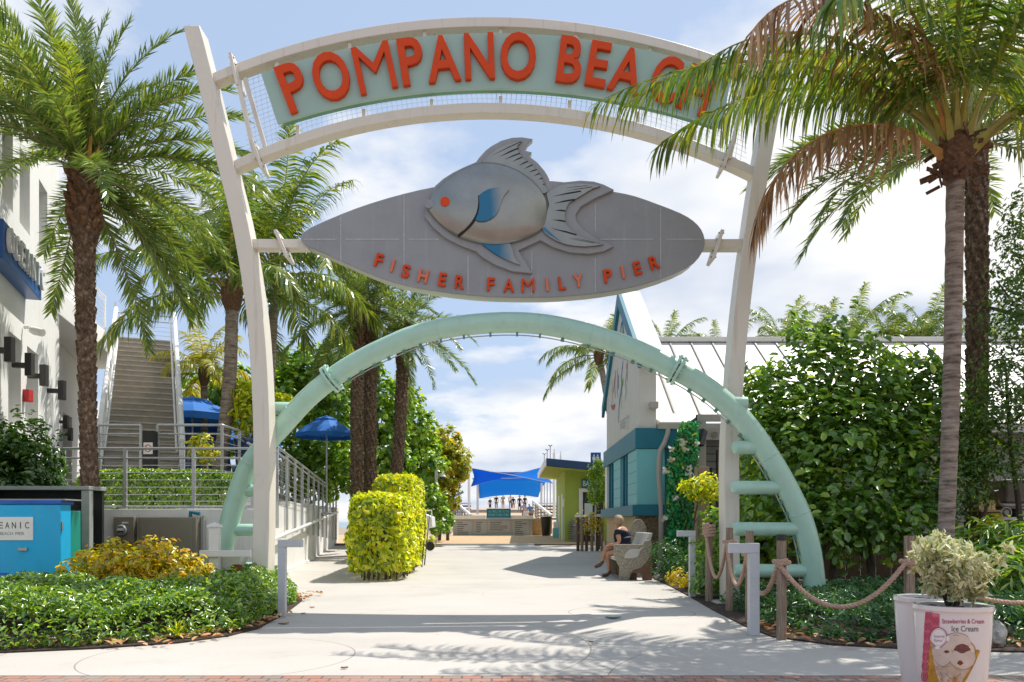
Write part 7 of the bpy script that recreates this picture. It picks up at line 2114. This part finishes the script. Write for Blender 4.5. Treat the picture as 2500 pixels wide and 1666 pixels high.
cpalm('small yellowing coconut palm right of the stair', 500, 1140, 2.1, 498, 905, 26, 15, 1.0, 23, .10, meshes=YF)
# three date palms by the ramp
for i, (bx, tx, ty, D, lab, n_) in enumerate(((871, 872, 742, 26.0, 'left of three dark date palms rising beyond the arch tube', 26), (903, 905, 748, 26.6, 'middle of three dark date palms rising beyond the arch tube', 22), (946, 985, 790, 27.4, 'right of three dark date palms, its trunk leaning right', 28))):
    b = (B(bx, D), D, .1); t = (B(tx, D), D, Zp(ty, D))
    palm('date', 'date_palm', lab, b, t, n_, .92, 40 + i, 'date palms', DF, (.12, 1.0), lambda q: date_trunk(q, b, t, lambda u: .19 + .05 * max(0, (u - .85) / .15), ((.0, .0, 0), (0, 0, 0), (.12, 0, 0))[i], 54, 8, .16))
# wind-blown palms behind the pavilion and the gable
for i, (px, py, D, sc) in enumerate(((1622, 838, 33, .8), (1752, 842, 33, .75), (1905, 815, 33, .85), (1985, 812, 34, .8), (2075, 808, 33, .9), (2170, 808, 34, .9), (2255, 805, 33, .95), (2440, 830, 33, .9))):
    b = (B(px, D), D, 0.3); t = (B(px, D), D, Zp(py, D))
    cpalm('wind-swept palm top showing above the ridge of the white roof, number %s from the gable' % ('first', 'second', 'third', 'fourth', 'fifth', 'sixth', 'seventh', 'eighth')[i] if False else
          ('palm top above the white roof, nearest the teal gable', 'palm top above the white roof, just left of the right gate post', 'palm top above the white roof, left of the sea grape tip', 'palm top above the white roof, over the sea grape tip', 'palm top above the white roof, beside the tallest frond',
           'palm top with the tallest frond above the white roof', 'palm top above the white roof, just left of the ringed trunk', 'palm top above the white roof at the right edge')[i],
          px, 0, .3, px, py + 52, D, 13, sc * .86, 70 + i, .12, group='palms behind the white roof', elev=(0, .7))
cpalm('drooping palm hanging out behind the left side of the teal gable', 1545, 0, .3, 1462, 862, 34, 20, .70, 90, .12, elev=(.15, 1.0))

# ---- broad-leaved trees and shrubs
def tree(name, label, blobs, n, size, mat, trunks, clump=12, cr=.25, asp=.8, shape='round', group=None, cat='tree', fill=.35, flat=.5, bark='bark', more=None):
    cx_ = sum(b[0] for b in blobs) / len(blobs); cy_ = sum(b[1] for b in blobs) / len(blobs)
    t_ = thing(name, label, cat, (cx_, cy_, 0), group)
    p, nn = blob_leaves(blobs, n, clump, cr, fill, flat)
    if more:
        p2, n2 = blob_leaves(more[0], more[1], 7, cr * .8, .5, flat)
        p = np.concatenate([p, p2]); nn = np.concatenate([nn, n2])
    keep = p[:, 2] > .05
    p, nn = p[keep], nn[keep]
    leaf_mesh('crown', p, nn, size * (.6 + .6 * rng.random(len(p))), M[mat], t_, asp=asp, shape=shape)
    if trunks:
        mb = MB()
        for b, t, r in trunks:
            b, t = Vector(b), Vector(t)
            pts = [b, b.lerp(t, .35) + Vector((rnd.uniform(-.15, .15), rnd.uniform(-.1, .1), 0)), b.lerp(t, .7) + Vector((rnd.uniform(-.2, .2), rnd.uniform(-.1, .1), 0)), t]
            c = catmull(pts, 3); mb.tube(c, [r * (1 - .75 * i / len(c)) for i in range(len(c))], 7)
            for k in range(4):
                s_ = c[len(c) // 2 + k % (len(c) // 2)]; e_ = s_ + Vector((rnd.uniform(-1, 1), rnd.uniform(-.6, .6), rnd.uniform(.3, .9))) * (t - b).length * .28
                mb.tube([s_, s_.lerp(e_, .5) + Vector((0, 0, .05)), e_], [r * .4, r * .28, r * .1], 5)
        mb.build('trunk', M[bark], t_, smooth=True)
    return t_
def pb(px, py, D, rx, ry, rz): return (B(px, D), D, Zp(py, D), rx, ry, rz)
G1 = 'sea grape trees left of the promenade'
tree('sea_grape_shrub', 'deep green sea grape shrub filling the space under the blue umbrella', [pb(720, 1120, 30, 1.0, .6, .9), pb(800, 1110, 30, 1.0, .6, 1.0), pb(860, 1140, 29.6, .8, .6, 1.0), pb(760, 1180, 29.6, 1.3, .6, .7)], 3200, .18, 'lf_grape', [((-7.0, 30, .3), (-6.8, 30, 3), .07)], cat='shrub')
tree('sea_grape_tree', 'bright sea grape tree behind the small yellow palm and blue umbrella', [pb(480, 985, 29, 1.0, 1, 1.1), pb(565, 960, 29, .8, .9, 1.0), pb(610, 1010, 29, .9, .9, 1.1), pb(520, 1060, 28.5, 1.2, 1, .9)], 4200, .20, 'lf_grape', [((-10.2, 29, 2.1), (-10.0, 29, 5), .1), ((-9.6, 29.3, 2.1), (-9.4, 29, 5.2), .09)], group=G1)
tree('sea_grape_tree', 'sea grape tree framed between the left post and the green tube', [pb(690, 910, 31, .8, .9, .9), pb(760, 900, 31, .8, .9, .9), pb(825, 880, 31.5, .7, .8, .9), pb(700, 1000, 30.5, 1.1, 1, 1.2), pb(800, 985, 31, 1.1, 1, 1.3)], 5200, .20, 'lf_grape', [((-7.9, 31, 2.1), (-7.6, 31, 6), .1), ((-7.0, 31.4, 2.1), (-6.8, 31, 6), .1)], group=G1)
tree('sea_grape_tree', 'deep green sea grape tree behind the three date palms', [pb(850, 1000, 33, 1.1, 1, 1.5), pb(900, 950, 33, .9, 1, 1.0), pb(950, 1000, 33, 1.0, 1, 1.2), pb(820, 1120, 32.5, 1.6, 1, 1.3), pb(920, 1110, 32.5, 1.4, 1, 1.4)], 6500, .20, 'lf_grape', [((-6.2, 33, .3), (-5.9, 33, 5), .12), ((-5.4, 33, .3), (-5.2, 33, 5.2), .1)], group=G1)
tree('sea_grape_tree', 'sea grape tree sloping down right of the date palm trunks', [pb(985, 1010, 35, .9, 1, 1.1), pb(1015, 1070, 35, 1.1, 1, 1.1), pb(960, 1120, 34.5, 1.3, 1, 1.6), pb(1030, 1150, 34.5, 1.1, 1, 1.3), pb(1000, 1230, 33.5, 1.3, .9, 1.0)], 6500, .20, 'lf_grape', [((-4.8, 35, .3), (-4.6, 35, 4.6), .12), ((-4.2, 35, .3), (-3.9, 35, 4), .1)], group=G1)
tree('sea_grape_tree', 'golden leaved sea grape tree nearest the shade sails', [pb(1085, 1090, 37, .8, .9, .8), pb(1110, 1130, 37, .7, .9, .8), pb(1070, 1160, 36.5, .9, .9, 1.0), pb(1090, 1215, 36, .55, .7, .7), pb(1050, 1080, 37, .6, .8, .6)], 4600, .19, 'lf_grape_gold', [((-3.3, 37, .3), (-3.1, 37, 3.4), .1), ((-2.9, 37, .3), (-2.7, 37, 3), .08)], group=G1)
tree('sea_grape_shrub', 'leafy shrub round the foot of the two-lamp white post', [pb(1068, 1240, 33.5, .45, .4, .6), pb(1085, 1265, 33, .4, .4, .5), pb(1075, 1290, 32.5, .42, .4, .3)], 1100, .14, 'lf_grape', None, clump=8, cr=.12, cat='shrub')
tree('potted_tree', 'yellow green young tree growing in the tall navy planter', [(B(625, 20.6), 20.6, 3.95, .62, .5, .55), (B(672, 20.6), 20.6, 4.05, .45, .45, .40), (B(590, 20.6), 20.6, 3.9, .35, .4, .45), (B(600, 20.6), 20.6, 4.4, .3, .3, .3)], 1500, .18, 'lf_hedge', [((B(605, 20.6), 20.6, 3.2), (B(630, 20.6), 20.6, 4.1), .035)], clump=8, cr=.14, asp=.5, shape='oval')
tree('terrace_shrub', 'small yellow green shrub behind the terrace railing', [pb(497, 1095, 17.5, .32, .3, .30)], 380, .12, 'lf_grape_gold', None, clump=7, cr=.1, asp=.5, shape='oval', cat='shrub')
tree('round_shrub', 'dark glossy round shrub behind the blue utility box', [(B(30, 13.8), 13.8, 2.05, .80, .7, .95), (B(95, 13.8), 13.7, 1.55, .42, .6, .65), (B(-60, 13.8), 13.8, 2.0, .8, .7, .9), (B(60, 13.7), 13.6, 1.9, .62, .6, .8)], 12500, .11, 'lf_dark', [((B(30, 13.8), 13.8, 0), (B(30, 13.8), 13.8, 1.8), .06)], clump=10, cr=.12, asp=.55, shape='oval', cat='shrub')
# clipped hedge on the terrace
def hedge(name, label, args, n, size, mat, asp=.5, stems=None, **kw):
    x0, x1, y0, y1, z0, z1 = args
    t_ = thing(name, label, 'hedge', ((x0 + x1) / 2, (y0 + y1) / 2, z0 if not stems else stems), None)
    p, nn = hedge_leaves(*args, n, **kw)
    leaf_mesh('foliage', p, nn, size * (.65 + .6 * rng.random(len(p))), M[mat], t_, asp=asp)
    mb = MB()
    for k in range(int(14 * max(1, (y1 - y0)))):
        x, y = rnd.uniform(x0 + .15, x1 - .15), rnd.uniform(y0 + .15, y1 - .15)
        b = Vector((x, y, stems if stems is not None else z0))
        mb.tube([b, b + Vector((rnd.uniform(-.1, .1), rnd.uniform(-.1, .1), (z1 - b.z) * .45)), b + Vector((rnd.uniform(-.25, .25), rnd.uniform(-.2, .2), (z1 - b.z) * .8))], [.018, .014, .006], 5)
    tag(mb.build('branches', M['bark'], t_), kind='stuff')
    return t_
hedge('clipped_hedge', 'clipped green hedge on the terrace behind the cable railing', (B(175, 15.2), B(566, 15.2), 15.1, 16.1, 1.36, 2.20), 7500, .075, 'lf_cover', lump=.03)
hedge('clipped_hedge', 'big lime yellow hedge beside the promenade', (-3.42, -2.16, 16.7, 22.3, .14, 1.84), 12000, .15, 'lf_hedge', .46, stems=0.0, rot=.045, piv=(-2.8, 16.75), lump=.075, depth=.30, round_n=5.2)
hedge('clipped_hedge', 'taller lime hedge just behind the big one', (-4.0, -2.75, 23.0, 26.5, .5, 2.6), 4800, .16, 'lf_hedge', .46, stems=0.1)
tree('croton_shrub', 'yellow and orange croton bush by the blue utility box', [(-5.35, 10.9, .58, .60, .5, .34), (-4.85, 10.9, .64, .52, .5, .34), (-4.45, 11.0, .52, .38, .4, .28), (-5.1, 10.7, .34, .85, .45, .28)], 4200, .105, 'lf_croton', [((-5.2, 10.9, 0), (-5.3, 10.9, .5), .025), ((-4.9, 10.9, 0), (-4.8, 10.9, .5), .02)], clump=8, cr=.11, asp=.42, shape='oval', cat='shrub')
tree('small_shrub', 'low bright green shrub between the croton and the cross post', [(-4.2, 11.2, .34, .32, .35, .24), (-3.95, 11.6, .30, .35, .3, .2)], 900, .08, 'lf_cover', None, clump=8, cr=.09, asp=.42, shape='oval', cat='shrub')

def in_poly(x, y, poly):
    ins = np.zeros(len(x), bool); j = len(poly) - 1
    for i in range(len(poly)):
        xi, yi = poly[i]; xj, yj = poly[j]
        c = ((yi > y) != (yj > y)) & (x < (xj - xi) * (y - yi) / (yj - yi + 1e-12) + xi)
        ins ^= c; j = i
    return ins
def edge_dist(x, y, poly):
    d = np.full(len(x), 1e9)
    for i in range(len(poly)):
        (ax, ay), (bx, by) = poly[i], poly[(i + 1) % len(poly)]
        L2 = (bx - ax) ** 2 + (by - ay) ** 2
        t = np.clip(((x - ax) * (bx - ax) + (y - ay) * (by - ay)) / L2, 0, 1)
        d = np.minimum(d, np.hypot(x - ax - t * (bx - ax), y - ay - t * (by - ay)))
    return d
def cover(name, label, poly, n, hgt, size, mat, asp=.42, shape='oval', inset=.12, box=None, ragged=.10, bald=.95):
    xs = [p[0] for p in poly]; ys = [p[1] for p in poly]
    bx = box or (min(xs), max(xs), min(ys), max(ys))
    x = rng.uniform(bx[0], bx[1], n * 3); y = rng.uniform(bx[2], bx[3], n * 3)
    ok = in_poly(x, y, poly); x, y = x[ok], y[ok]
    d = edge_dist(x, y, poly)
    w = inset + ragged * (np.sin(x * 3.1) * np.cos(y * 2.3) + .5 * np.sin(x * 9 + y * 7))
    ok = d > w; x, y, d, w = x[ok][:n], y[ok][:n], d[ok][:n], w[ok][:n]
    bare = np.sin(x * 1.9 + 1.3 * y) * np.sin(y * 2.7 - x) + .5 * np.sin(x * 5.1) * np.sin(y * 4.3)
    keep = (bare < bald) | (rng.random(len(x)) < .3)
    x, y, d, w = x[keep], y[keep], d[keep], w[keep]
    h = hgt * (1 + .30 * np.sin(x * 2.6 + y) * np.cos(y * 3.1) + .15 * np.sin(x * 8.0) * np.sin(y * 7))
    h = h * np.clip(.45 + (d - w) / .35, .45, 1)
    edge = (d - w) < .22
    q = rng.random(len(x))
    z = np.where(edge, h * q, h * (1 - .45 * q ** 1.8))
    p = np.stack([x, y, np.maximum(z, .05)], 1)
    nn = np.array([0, -.25, .8]) + unit(len(x)) * .8
    o = leaf_mesh(name, p, nn, size * (.6 + .7 * rng.random(len(p))), M[mat], None, (float(np.mean(x)), float(np.mean(y)), 0), asp=asp, shape=shape, updir=(0, 0, .5))
    return tag(o, label, None, None, 'stuff')
cover('ground_cover', 'low glossy green ground cover filling the left bed', [p for p in bedL], 44000, .45, .066, 'lf_cover', box=(-6.6, -2.8, 7.2, 12.9), inset=.09, ragged=.07, bald=2.0)
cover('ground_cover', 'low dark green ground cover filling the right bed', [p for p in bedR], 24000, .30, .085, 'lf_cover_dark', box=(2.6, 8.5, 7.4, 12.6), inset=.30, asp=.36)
# small plants along the right edge
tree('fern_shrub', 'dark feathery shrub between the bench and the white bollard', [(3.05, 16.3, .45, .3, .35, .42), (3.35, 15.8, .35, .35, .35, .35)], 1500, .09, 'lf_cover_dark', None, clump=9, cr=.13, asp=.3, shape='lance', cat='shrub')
tree('small_shrub', 'low yellow green shrub at the foot of the white bollard', [(3.05, 14.6, .20, .28, .25, .17)], 520, .07, 'lf_croton', None, clump=7, cr=.08, asp=.4, shape='oval', cat='shrub')
tree('fern_shrub', 'dark leafy shrub climbing round the rope wrapped post', [(3.15, 13.1, .55, .28, .3, .5), (3.2, 12.9, .22, .4, .3, .2), (3.55, 13.2, .9, .3, .3, .35)], 1600, .095, 'lf_grape_dark', None, clump=9, cr=.12, asp=.45, shape='oval', cat='shrub')
tree('bright_shrub', 'sunlit lime shrub reaching past the pinkish brown board', [pb(1695, 1188, 17.2, .32, .3, .16), pb(1738, 1182, 17.2, .36, .3, .19), pb(1762, 1200, 17.0, .25, .3, .24), pb(1720, 1215, 17.2, .3, .3, .15)], 800, .15, 'lf_hedge', [((3.9, 17.3, 0), (4.0, 17.2, 2), .03)], clump=7, cr=.11, asp=.42, shape='oval', cat='shrub')
tree('green_shrub', 'green shrub behind the rope wrapped post', [pb(1752, 1275, 15.5, .3, .3, .32), pb(1765, 1310, 15.3, .32, .3, .35), pb(1745, 1350, 15.2, .4, .3, .4)], 1100, .14, 'lf_grape', [((3.9, 15.4, 0), (3.9, 15.4, .9), .025)], clump=8, cr=.13, asp=.5, shape='oval', cat='shrub')
# the large sea grape beyond the arch foot
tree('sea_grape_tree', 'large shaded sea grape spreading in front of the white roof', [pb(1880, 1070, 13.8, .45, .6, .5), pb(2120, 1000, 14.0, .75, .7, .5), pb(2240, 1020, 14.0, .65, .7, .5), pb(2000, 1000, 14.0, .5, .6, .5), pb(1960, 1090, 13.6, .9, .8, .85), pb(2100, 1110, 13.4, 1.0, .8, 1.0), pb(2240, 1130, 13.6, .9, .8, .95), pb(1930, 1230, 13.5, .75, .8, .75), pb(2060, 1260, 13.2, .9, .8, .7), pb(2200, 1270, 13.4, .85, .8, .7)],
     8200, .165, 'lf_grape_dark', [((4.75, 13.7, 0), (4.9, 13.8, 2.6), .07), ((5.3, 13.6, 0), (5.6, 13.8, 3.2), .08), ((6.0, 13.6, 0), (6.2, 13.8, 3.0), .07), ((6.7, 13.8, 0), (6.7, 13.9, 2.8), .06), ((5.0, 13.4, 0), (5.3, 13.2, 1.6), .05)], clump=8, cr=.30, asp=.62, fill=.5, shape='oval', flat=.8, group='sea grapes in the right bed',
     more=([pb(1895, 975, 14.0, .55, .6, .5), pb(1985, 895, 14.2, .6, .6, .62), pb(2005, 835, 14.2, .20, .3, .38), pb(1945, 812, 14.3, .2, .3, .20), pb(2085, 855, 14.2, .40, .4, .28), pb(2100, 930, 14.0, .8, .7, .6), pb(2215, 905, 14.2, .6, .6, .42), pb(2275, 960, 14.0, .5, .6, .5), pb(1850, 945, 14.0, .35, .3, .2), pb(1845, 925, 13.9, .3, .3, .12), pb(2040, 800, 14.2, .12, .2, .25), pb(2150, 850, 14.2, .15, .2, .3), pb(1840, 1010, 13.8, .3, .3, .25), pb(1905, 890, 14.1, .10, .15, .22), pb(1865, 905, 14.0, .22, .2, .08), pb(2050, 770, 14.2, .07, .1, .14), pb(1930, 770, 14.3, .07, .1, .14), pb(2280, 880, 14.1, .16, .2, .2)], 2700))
tree('sea_grape_tree', 'bright rooted sea grape sprouts left of the large one, by the gate post', [pb(1855, 1045, 15.2, .45, .4, .3), pb(1870, 1150, 15.0, .5, .4, .6), pb(1840, 1240, 15.0, .5, .4, .6), pb(1880, 1330, 14.8, .6, .4, .5)], 2600, .14, 'lf_grape', [((4.5, 15, 0), (4.6, 15.1, 1.9), .05)], clump=9, cr=.18, group='sea grapes in the right bed', cat='tree')
tree('small_leaved_tree', 'tall small-leaved tree rising at the right edge', [pb(2495, 640, 12.6, .40, .6, .6), pb(2535, 530, 12.6, .45, .6, .6), pb(2480, 770, 12.5, .42, .6, .5), pb(2550, 740, 12.6, .6, .7, .8), pb(2455, 890, 12.4, .45, .6, .4), pb(2510, 950, 12.4, .7, .7, .7), pb(2420, 1000, 12.5, .40, .5, .3), pb(2570, 1060, 12.6, .8, .7, .9), pb(2440, 700, 12.6, .16, .3, .14), pb(2470, 560, 12.6, .15, .3, .2)],
     7600, .085, 'lf_tree', [((8.3, 12.9, 0), (8.2, 12.7, 4.8), .10), ((8.0, 12.9, 0), (7.6, 12.6, 3.4), .06)], clump=12, cr=.18, asp=.42, shape='oval', fill=.4)
tree('hanging_shrub', 'dim olive shrub between the two palm trunks and the right edge', [pb(2360, 1090, 12.9, .45, .5, .5), pb(2420, 1130, 12.7, .45, .5, .4), pb(2340, 1190, 12.8, .45, .5, .45), pb(2395, 1020, 12.9, .35, .5, .3)], 3600, .085, 'lf_tree', [((7.2, 13, 0), (7.3, 12.9, 2), .05)], clump=11, cr=.17, asp=.42, shape='oval', cat='shrub')
tree('ginger_plant', 'long leaved green plants at the right edge below the tracked machine', [pb(2420, 1330, 10.6, .5, .5, .26), pb(2490, 1340, 10.4, .5, .5, .34), pb(2460, 1400, 9.8, .6, .5, .3)], 1500, .20, 'lf_cover', None, clump=8, cr=.17, asp=.2, shape='lance', cat='plant')
tree('yellow_shrub', 'yellow flowering shrub below the brown wooden crate', [pb(2428, 1288, 11.8, .2, .25, .17)], 300, .09, 'lf_croton', None, clump=6, cr=.08, asp=.45, shape='oval', cat='shrub')
tree('small_tree', 'small round green tree before the lime green house', [pb(1455, 1160, 30.2, .34, .35, .42), pb(1450, 1205, 30.2, .30, .32, .42), pb(1470, 1190, 30.2, .3, .35, .6), pb(1463, 1140, 30.2, .22, .25, .25)], 1800, .11, 'lf_grape', [((B(1462, 30.2), 30.2, .2), (B(1460, 30.2), 30.2, 2.6), .05)], clump=9, cr=.13, asp=.5, shape='oval')
tree('yellow_sprout', 'small yellow striped plant at the foot of the two-lamp post', [pb(1052, 1325, 31.5, .16, .16, .26)], 130, .22, 'lf_hedge', None, clump=5, cr=.09, asp=.22, shape='lance', cat='plant')
# striped tuft at the edge of the left bed
def tuft(label, c, n, L, mat):
    mb = MB(); vs, fs = [], []
    for k in range(n):
        a = rnd.uniform(0, 6.28); e = rnd.uniform(.5, 1.35); d = Vector((math.cos(a) * math.cos(e), math.sin(a) * math.cos(e), math.sin(e)))
        s_ = d.cross(Vector((0, 0, 1))).normalized() * .008; p = Vector(c); q = len(vs)
        for j in range(4):
            w = (1, 1, .7, .05)[j]; vs += [p - s_ * w, p + s_ * w]; p = p + d * L / 3; d = (d + Vector((0, 0, -.35))).normalized()
        fs += [(q + 2 * j, q + 2 * j + 1, q + 2 * j + 3, q + 2 * j + 2) for j in range(3)]
    return tag(mb.add(vs, fs).build('grass_tuft', mat, org=c, fix=False), label, 'plant')
tuft('small yellow striped grass tuft at the front edge of the left bed', (-3.42, 8.35, .03), 40, .22, M['lf_hedge'])
# shrub in the ice cream planter
vc = []
for k in range(30):
    a_ = k * 2.4; rr_ = (.02 + .19 * math.sqrt((k + .5) / 30)) * (1.18 if math.cos(a_) > .3 else 1.0)
    zt_ = 1.20 - 1.9 * rr_ ** 1.6 - .03 * rnd.random() - (.07 if math.cos(a_) > 0 else 0)
    for q in range(4):
        f = (q + .6) / 4
        vc.append((POTC[0] - .02 + rr_ * math.cos(a_) * (.45 + .55 * f), POTC[1] + rr_ * math.sin(a_) * (.45 + .55 * f), .76 + (zt_ - .76) * f, .045, .045, .05))
vc += [(POTC[0] + .20 + .035 * q, POTC[1] - .02, .92 + .045 * q, .035, .04, .035) for q in range(4)]
vs_ = thing('variegated_shrub', 'cream and green variegated shrub growing in the ice cream planter', 'shrub', (POTC[0], POTC[1], .69))
p, nn = blob_leaves(vc, 3300, 7, .035, .6, .25)
d_ = p - np.array([POTC[0], POTC[1], .72]); d_[:, 2] *= .8
t_ = thing
leaf_mesh('crown', p, d_ / np.linalg.norm(d_, axis=1, keepdims=True) * .25 + unit(len(p)) * .9, .058 * (.6 + .6 * rng.random(len(p))), M['lf_varieg'], vs_, asp=.40, shape='oval', updir=(0, 0, .9))
st_ = MB()
for k in range(9):
    a_ = k * .7; st_.tube([(POTC[0] + .02 * math.cos(a_), POTC[1] + .02 * math.sin(a_), .68), (POTC[0] + .07 * math.cos(a_), POTC[1] + .07 * math.sin(a_), .82), (POTC[0] + .13 * math.cos(a_), POTC[1] + .13 * math.sin(a_), 1.0)], [.007, .005, .003], 5)
st_.build('stem', M['bark'], vs_)
# fallen leaves
def fallen(label, x, y, L, mat, z=.004, rot=0):
    mb = MB(); vs, fs = [], []
    c, s = math.cos(rot), math.sin(rot)
    for i in range(5):
        t = i / 4 - .5; w = L * .28 * math.sqrt(max(0, 1 - (2 * t) ** 2)) + .001
        for q in (-1, 0, 1):
            lx, ly, lz = t * L, q * w, z + .012 * abs(q) + .05 * L * (2 * t) ** 2
            vs.append((x + c * lx - s * ly, y + s * lx + c * ly, lz))
    for i in range(4): fs += [(i * 3, i * 3 + 1, i * 3 + 4, i * 3 + 3), (i * 3 + 1, i * 3 + 2, i * 3 + 5, i * 3 + 4)]
    tag(mb.add(vs, fs).build('fallen_leaf', mat, org=(x, y, z), fix=False), label, 'leaf', 'dry leaves on the concrete')
def gp(px, py):
    D = F * H / (py - HY); return B(px, D), D
for px, py, L, m_, lab in ((692, 1525, .13, 'leaf_tan', 'brown curled dry leaf lying in the shadow band near the left bollard'), (627, 1536, .12, 'leaf_red', 'red dry leaf at the corner of the left bed'), (762, 1485, .07, 'leaf_tan', 'small dry leaf on sunlit concrete right of the left bollard'),
                           (740, 1500, .06, 'leaf_tan', 'tiny dry leaf on sunlit concrete just above the shadow band'), (841, 1634, .06, 'leaf_tan', 'small dry leaf near the brick pavers at left'), (1443, 1570, .05, 'leaf_tan', 'tiny dark leaf left of the nearest rope post')):
    x, y = gp(px, py); fallen(lab, x, y, L, M[m_], .006, rnd.uniform(-.5, .5))
x, y = gp(1497, 1511); fallen('bright green scrap lying on the shaded concrete', x, y, .2, M['leaf_green'], .006, .05)
def litter(name, label, n, boxes, mats):
    # strewn dry leaves that read as one edge of litter
    P_, N_ = [], []
    for x0, x1, y0, y1 in boxes:
        m_ = n // len(boxes)
        P_.append(np.stack([rng.uniform(x0, x1, m_), rng.uniform(y0, y1, m_), .045 + .02 * rng.random(m_)], 1)); N_.append(np.array([0, 0, 1.]) + unit(m_) * .45)
    P_ = np.concatenate(P_)
    return tag(leaf_mesh(name, P_, np.concatenate(N_), .06 + .05 * rng.random(len(P_)), mats, None, (float(P_[:, 0].mean()), float(P_[:, 1].mean()), 0), asp=.5), label, None, None, 'stuff')
M['lf_litter'] = leafmat('leaf_litter', [(.10, .05, .03), (.30, .17, .09), (.42, .28, .18), (.40, .10, .03)], .1, .04, .5, tcol=(1, 1, 1))
litter('leaf_litter', 'dry leaf litter along the edge of the left bed', 190, [(-4.6, -3.2, 7.75, 8.25), (-3.35, -2.95, 8.1, 8.9), (-3.02, -2.84, 9.0, 10.6), (-3.4, -3.1, 12.2, 13.6)], M['lf_litter'])
litter('leaf_litter', 'dry leaf litter along the edge of the right bed', 120, [(2.75, 3.1, 8.2, 9.6), (3.1, 5.0, 7.7, 8.1)], M['lf_litter'])
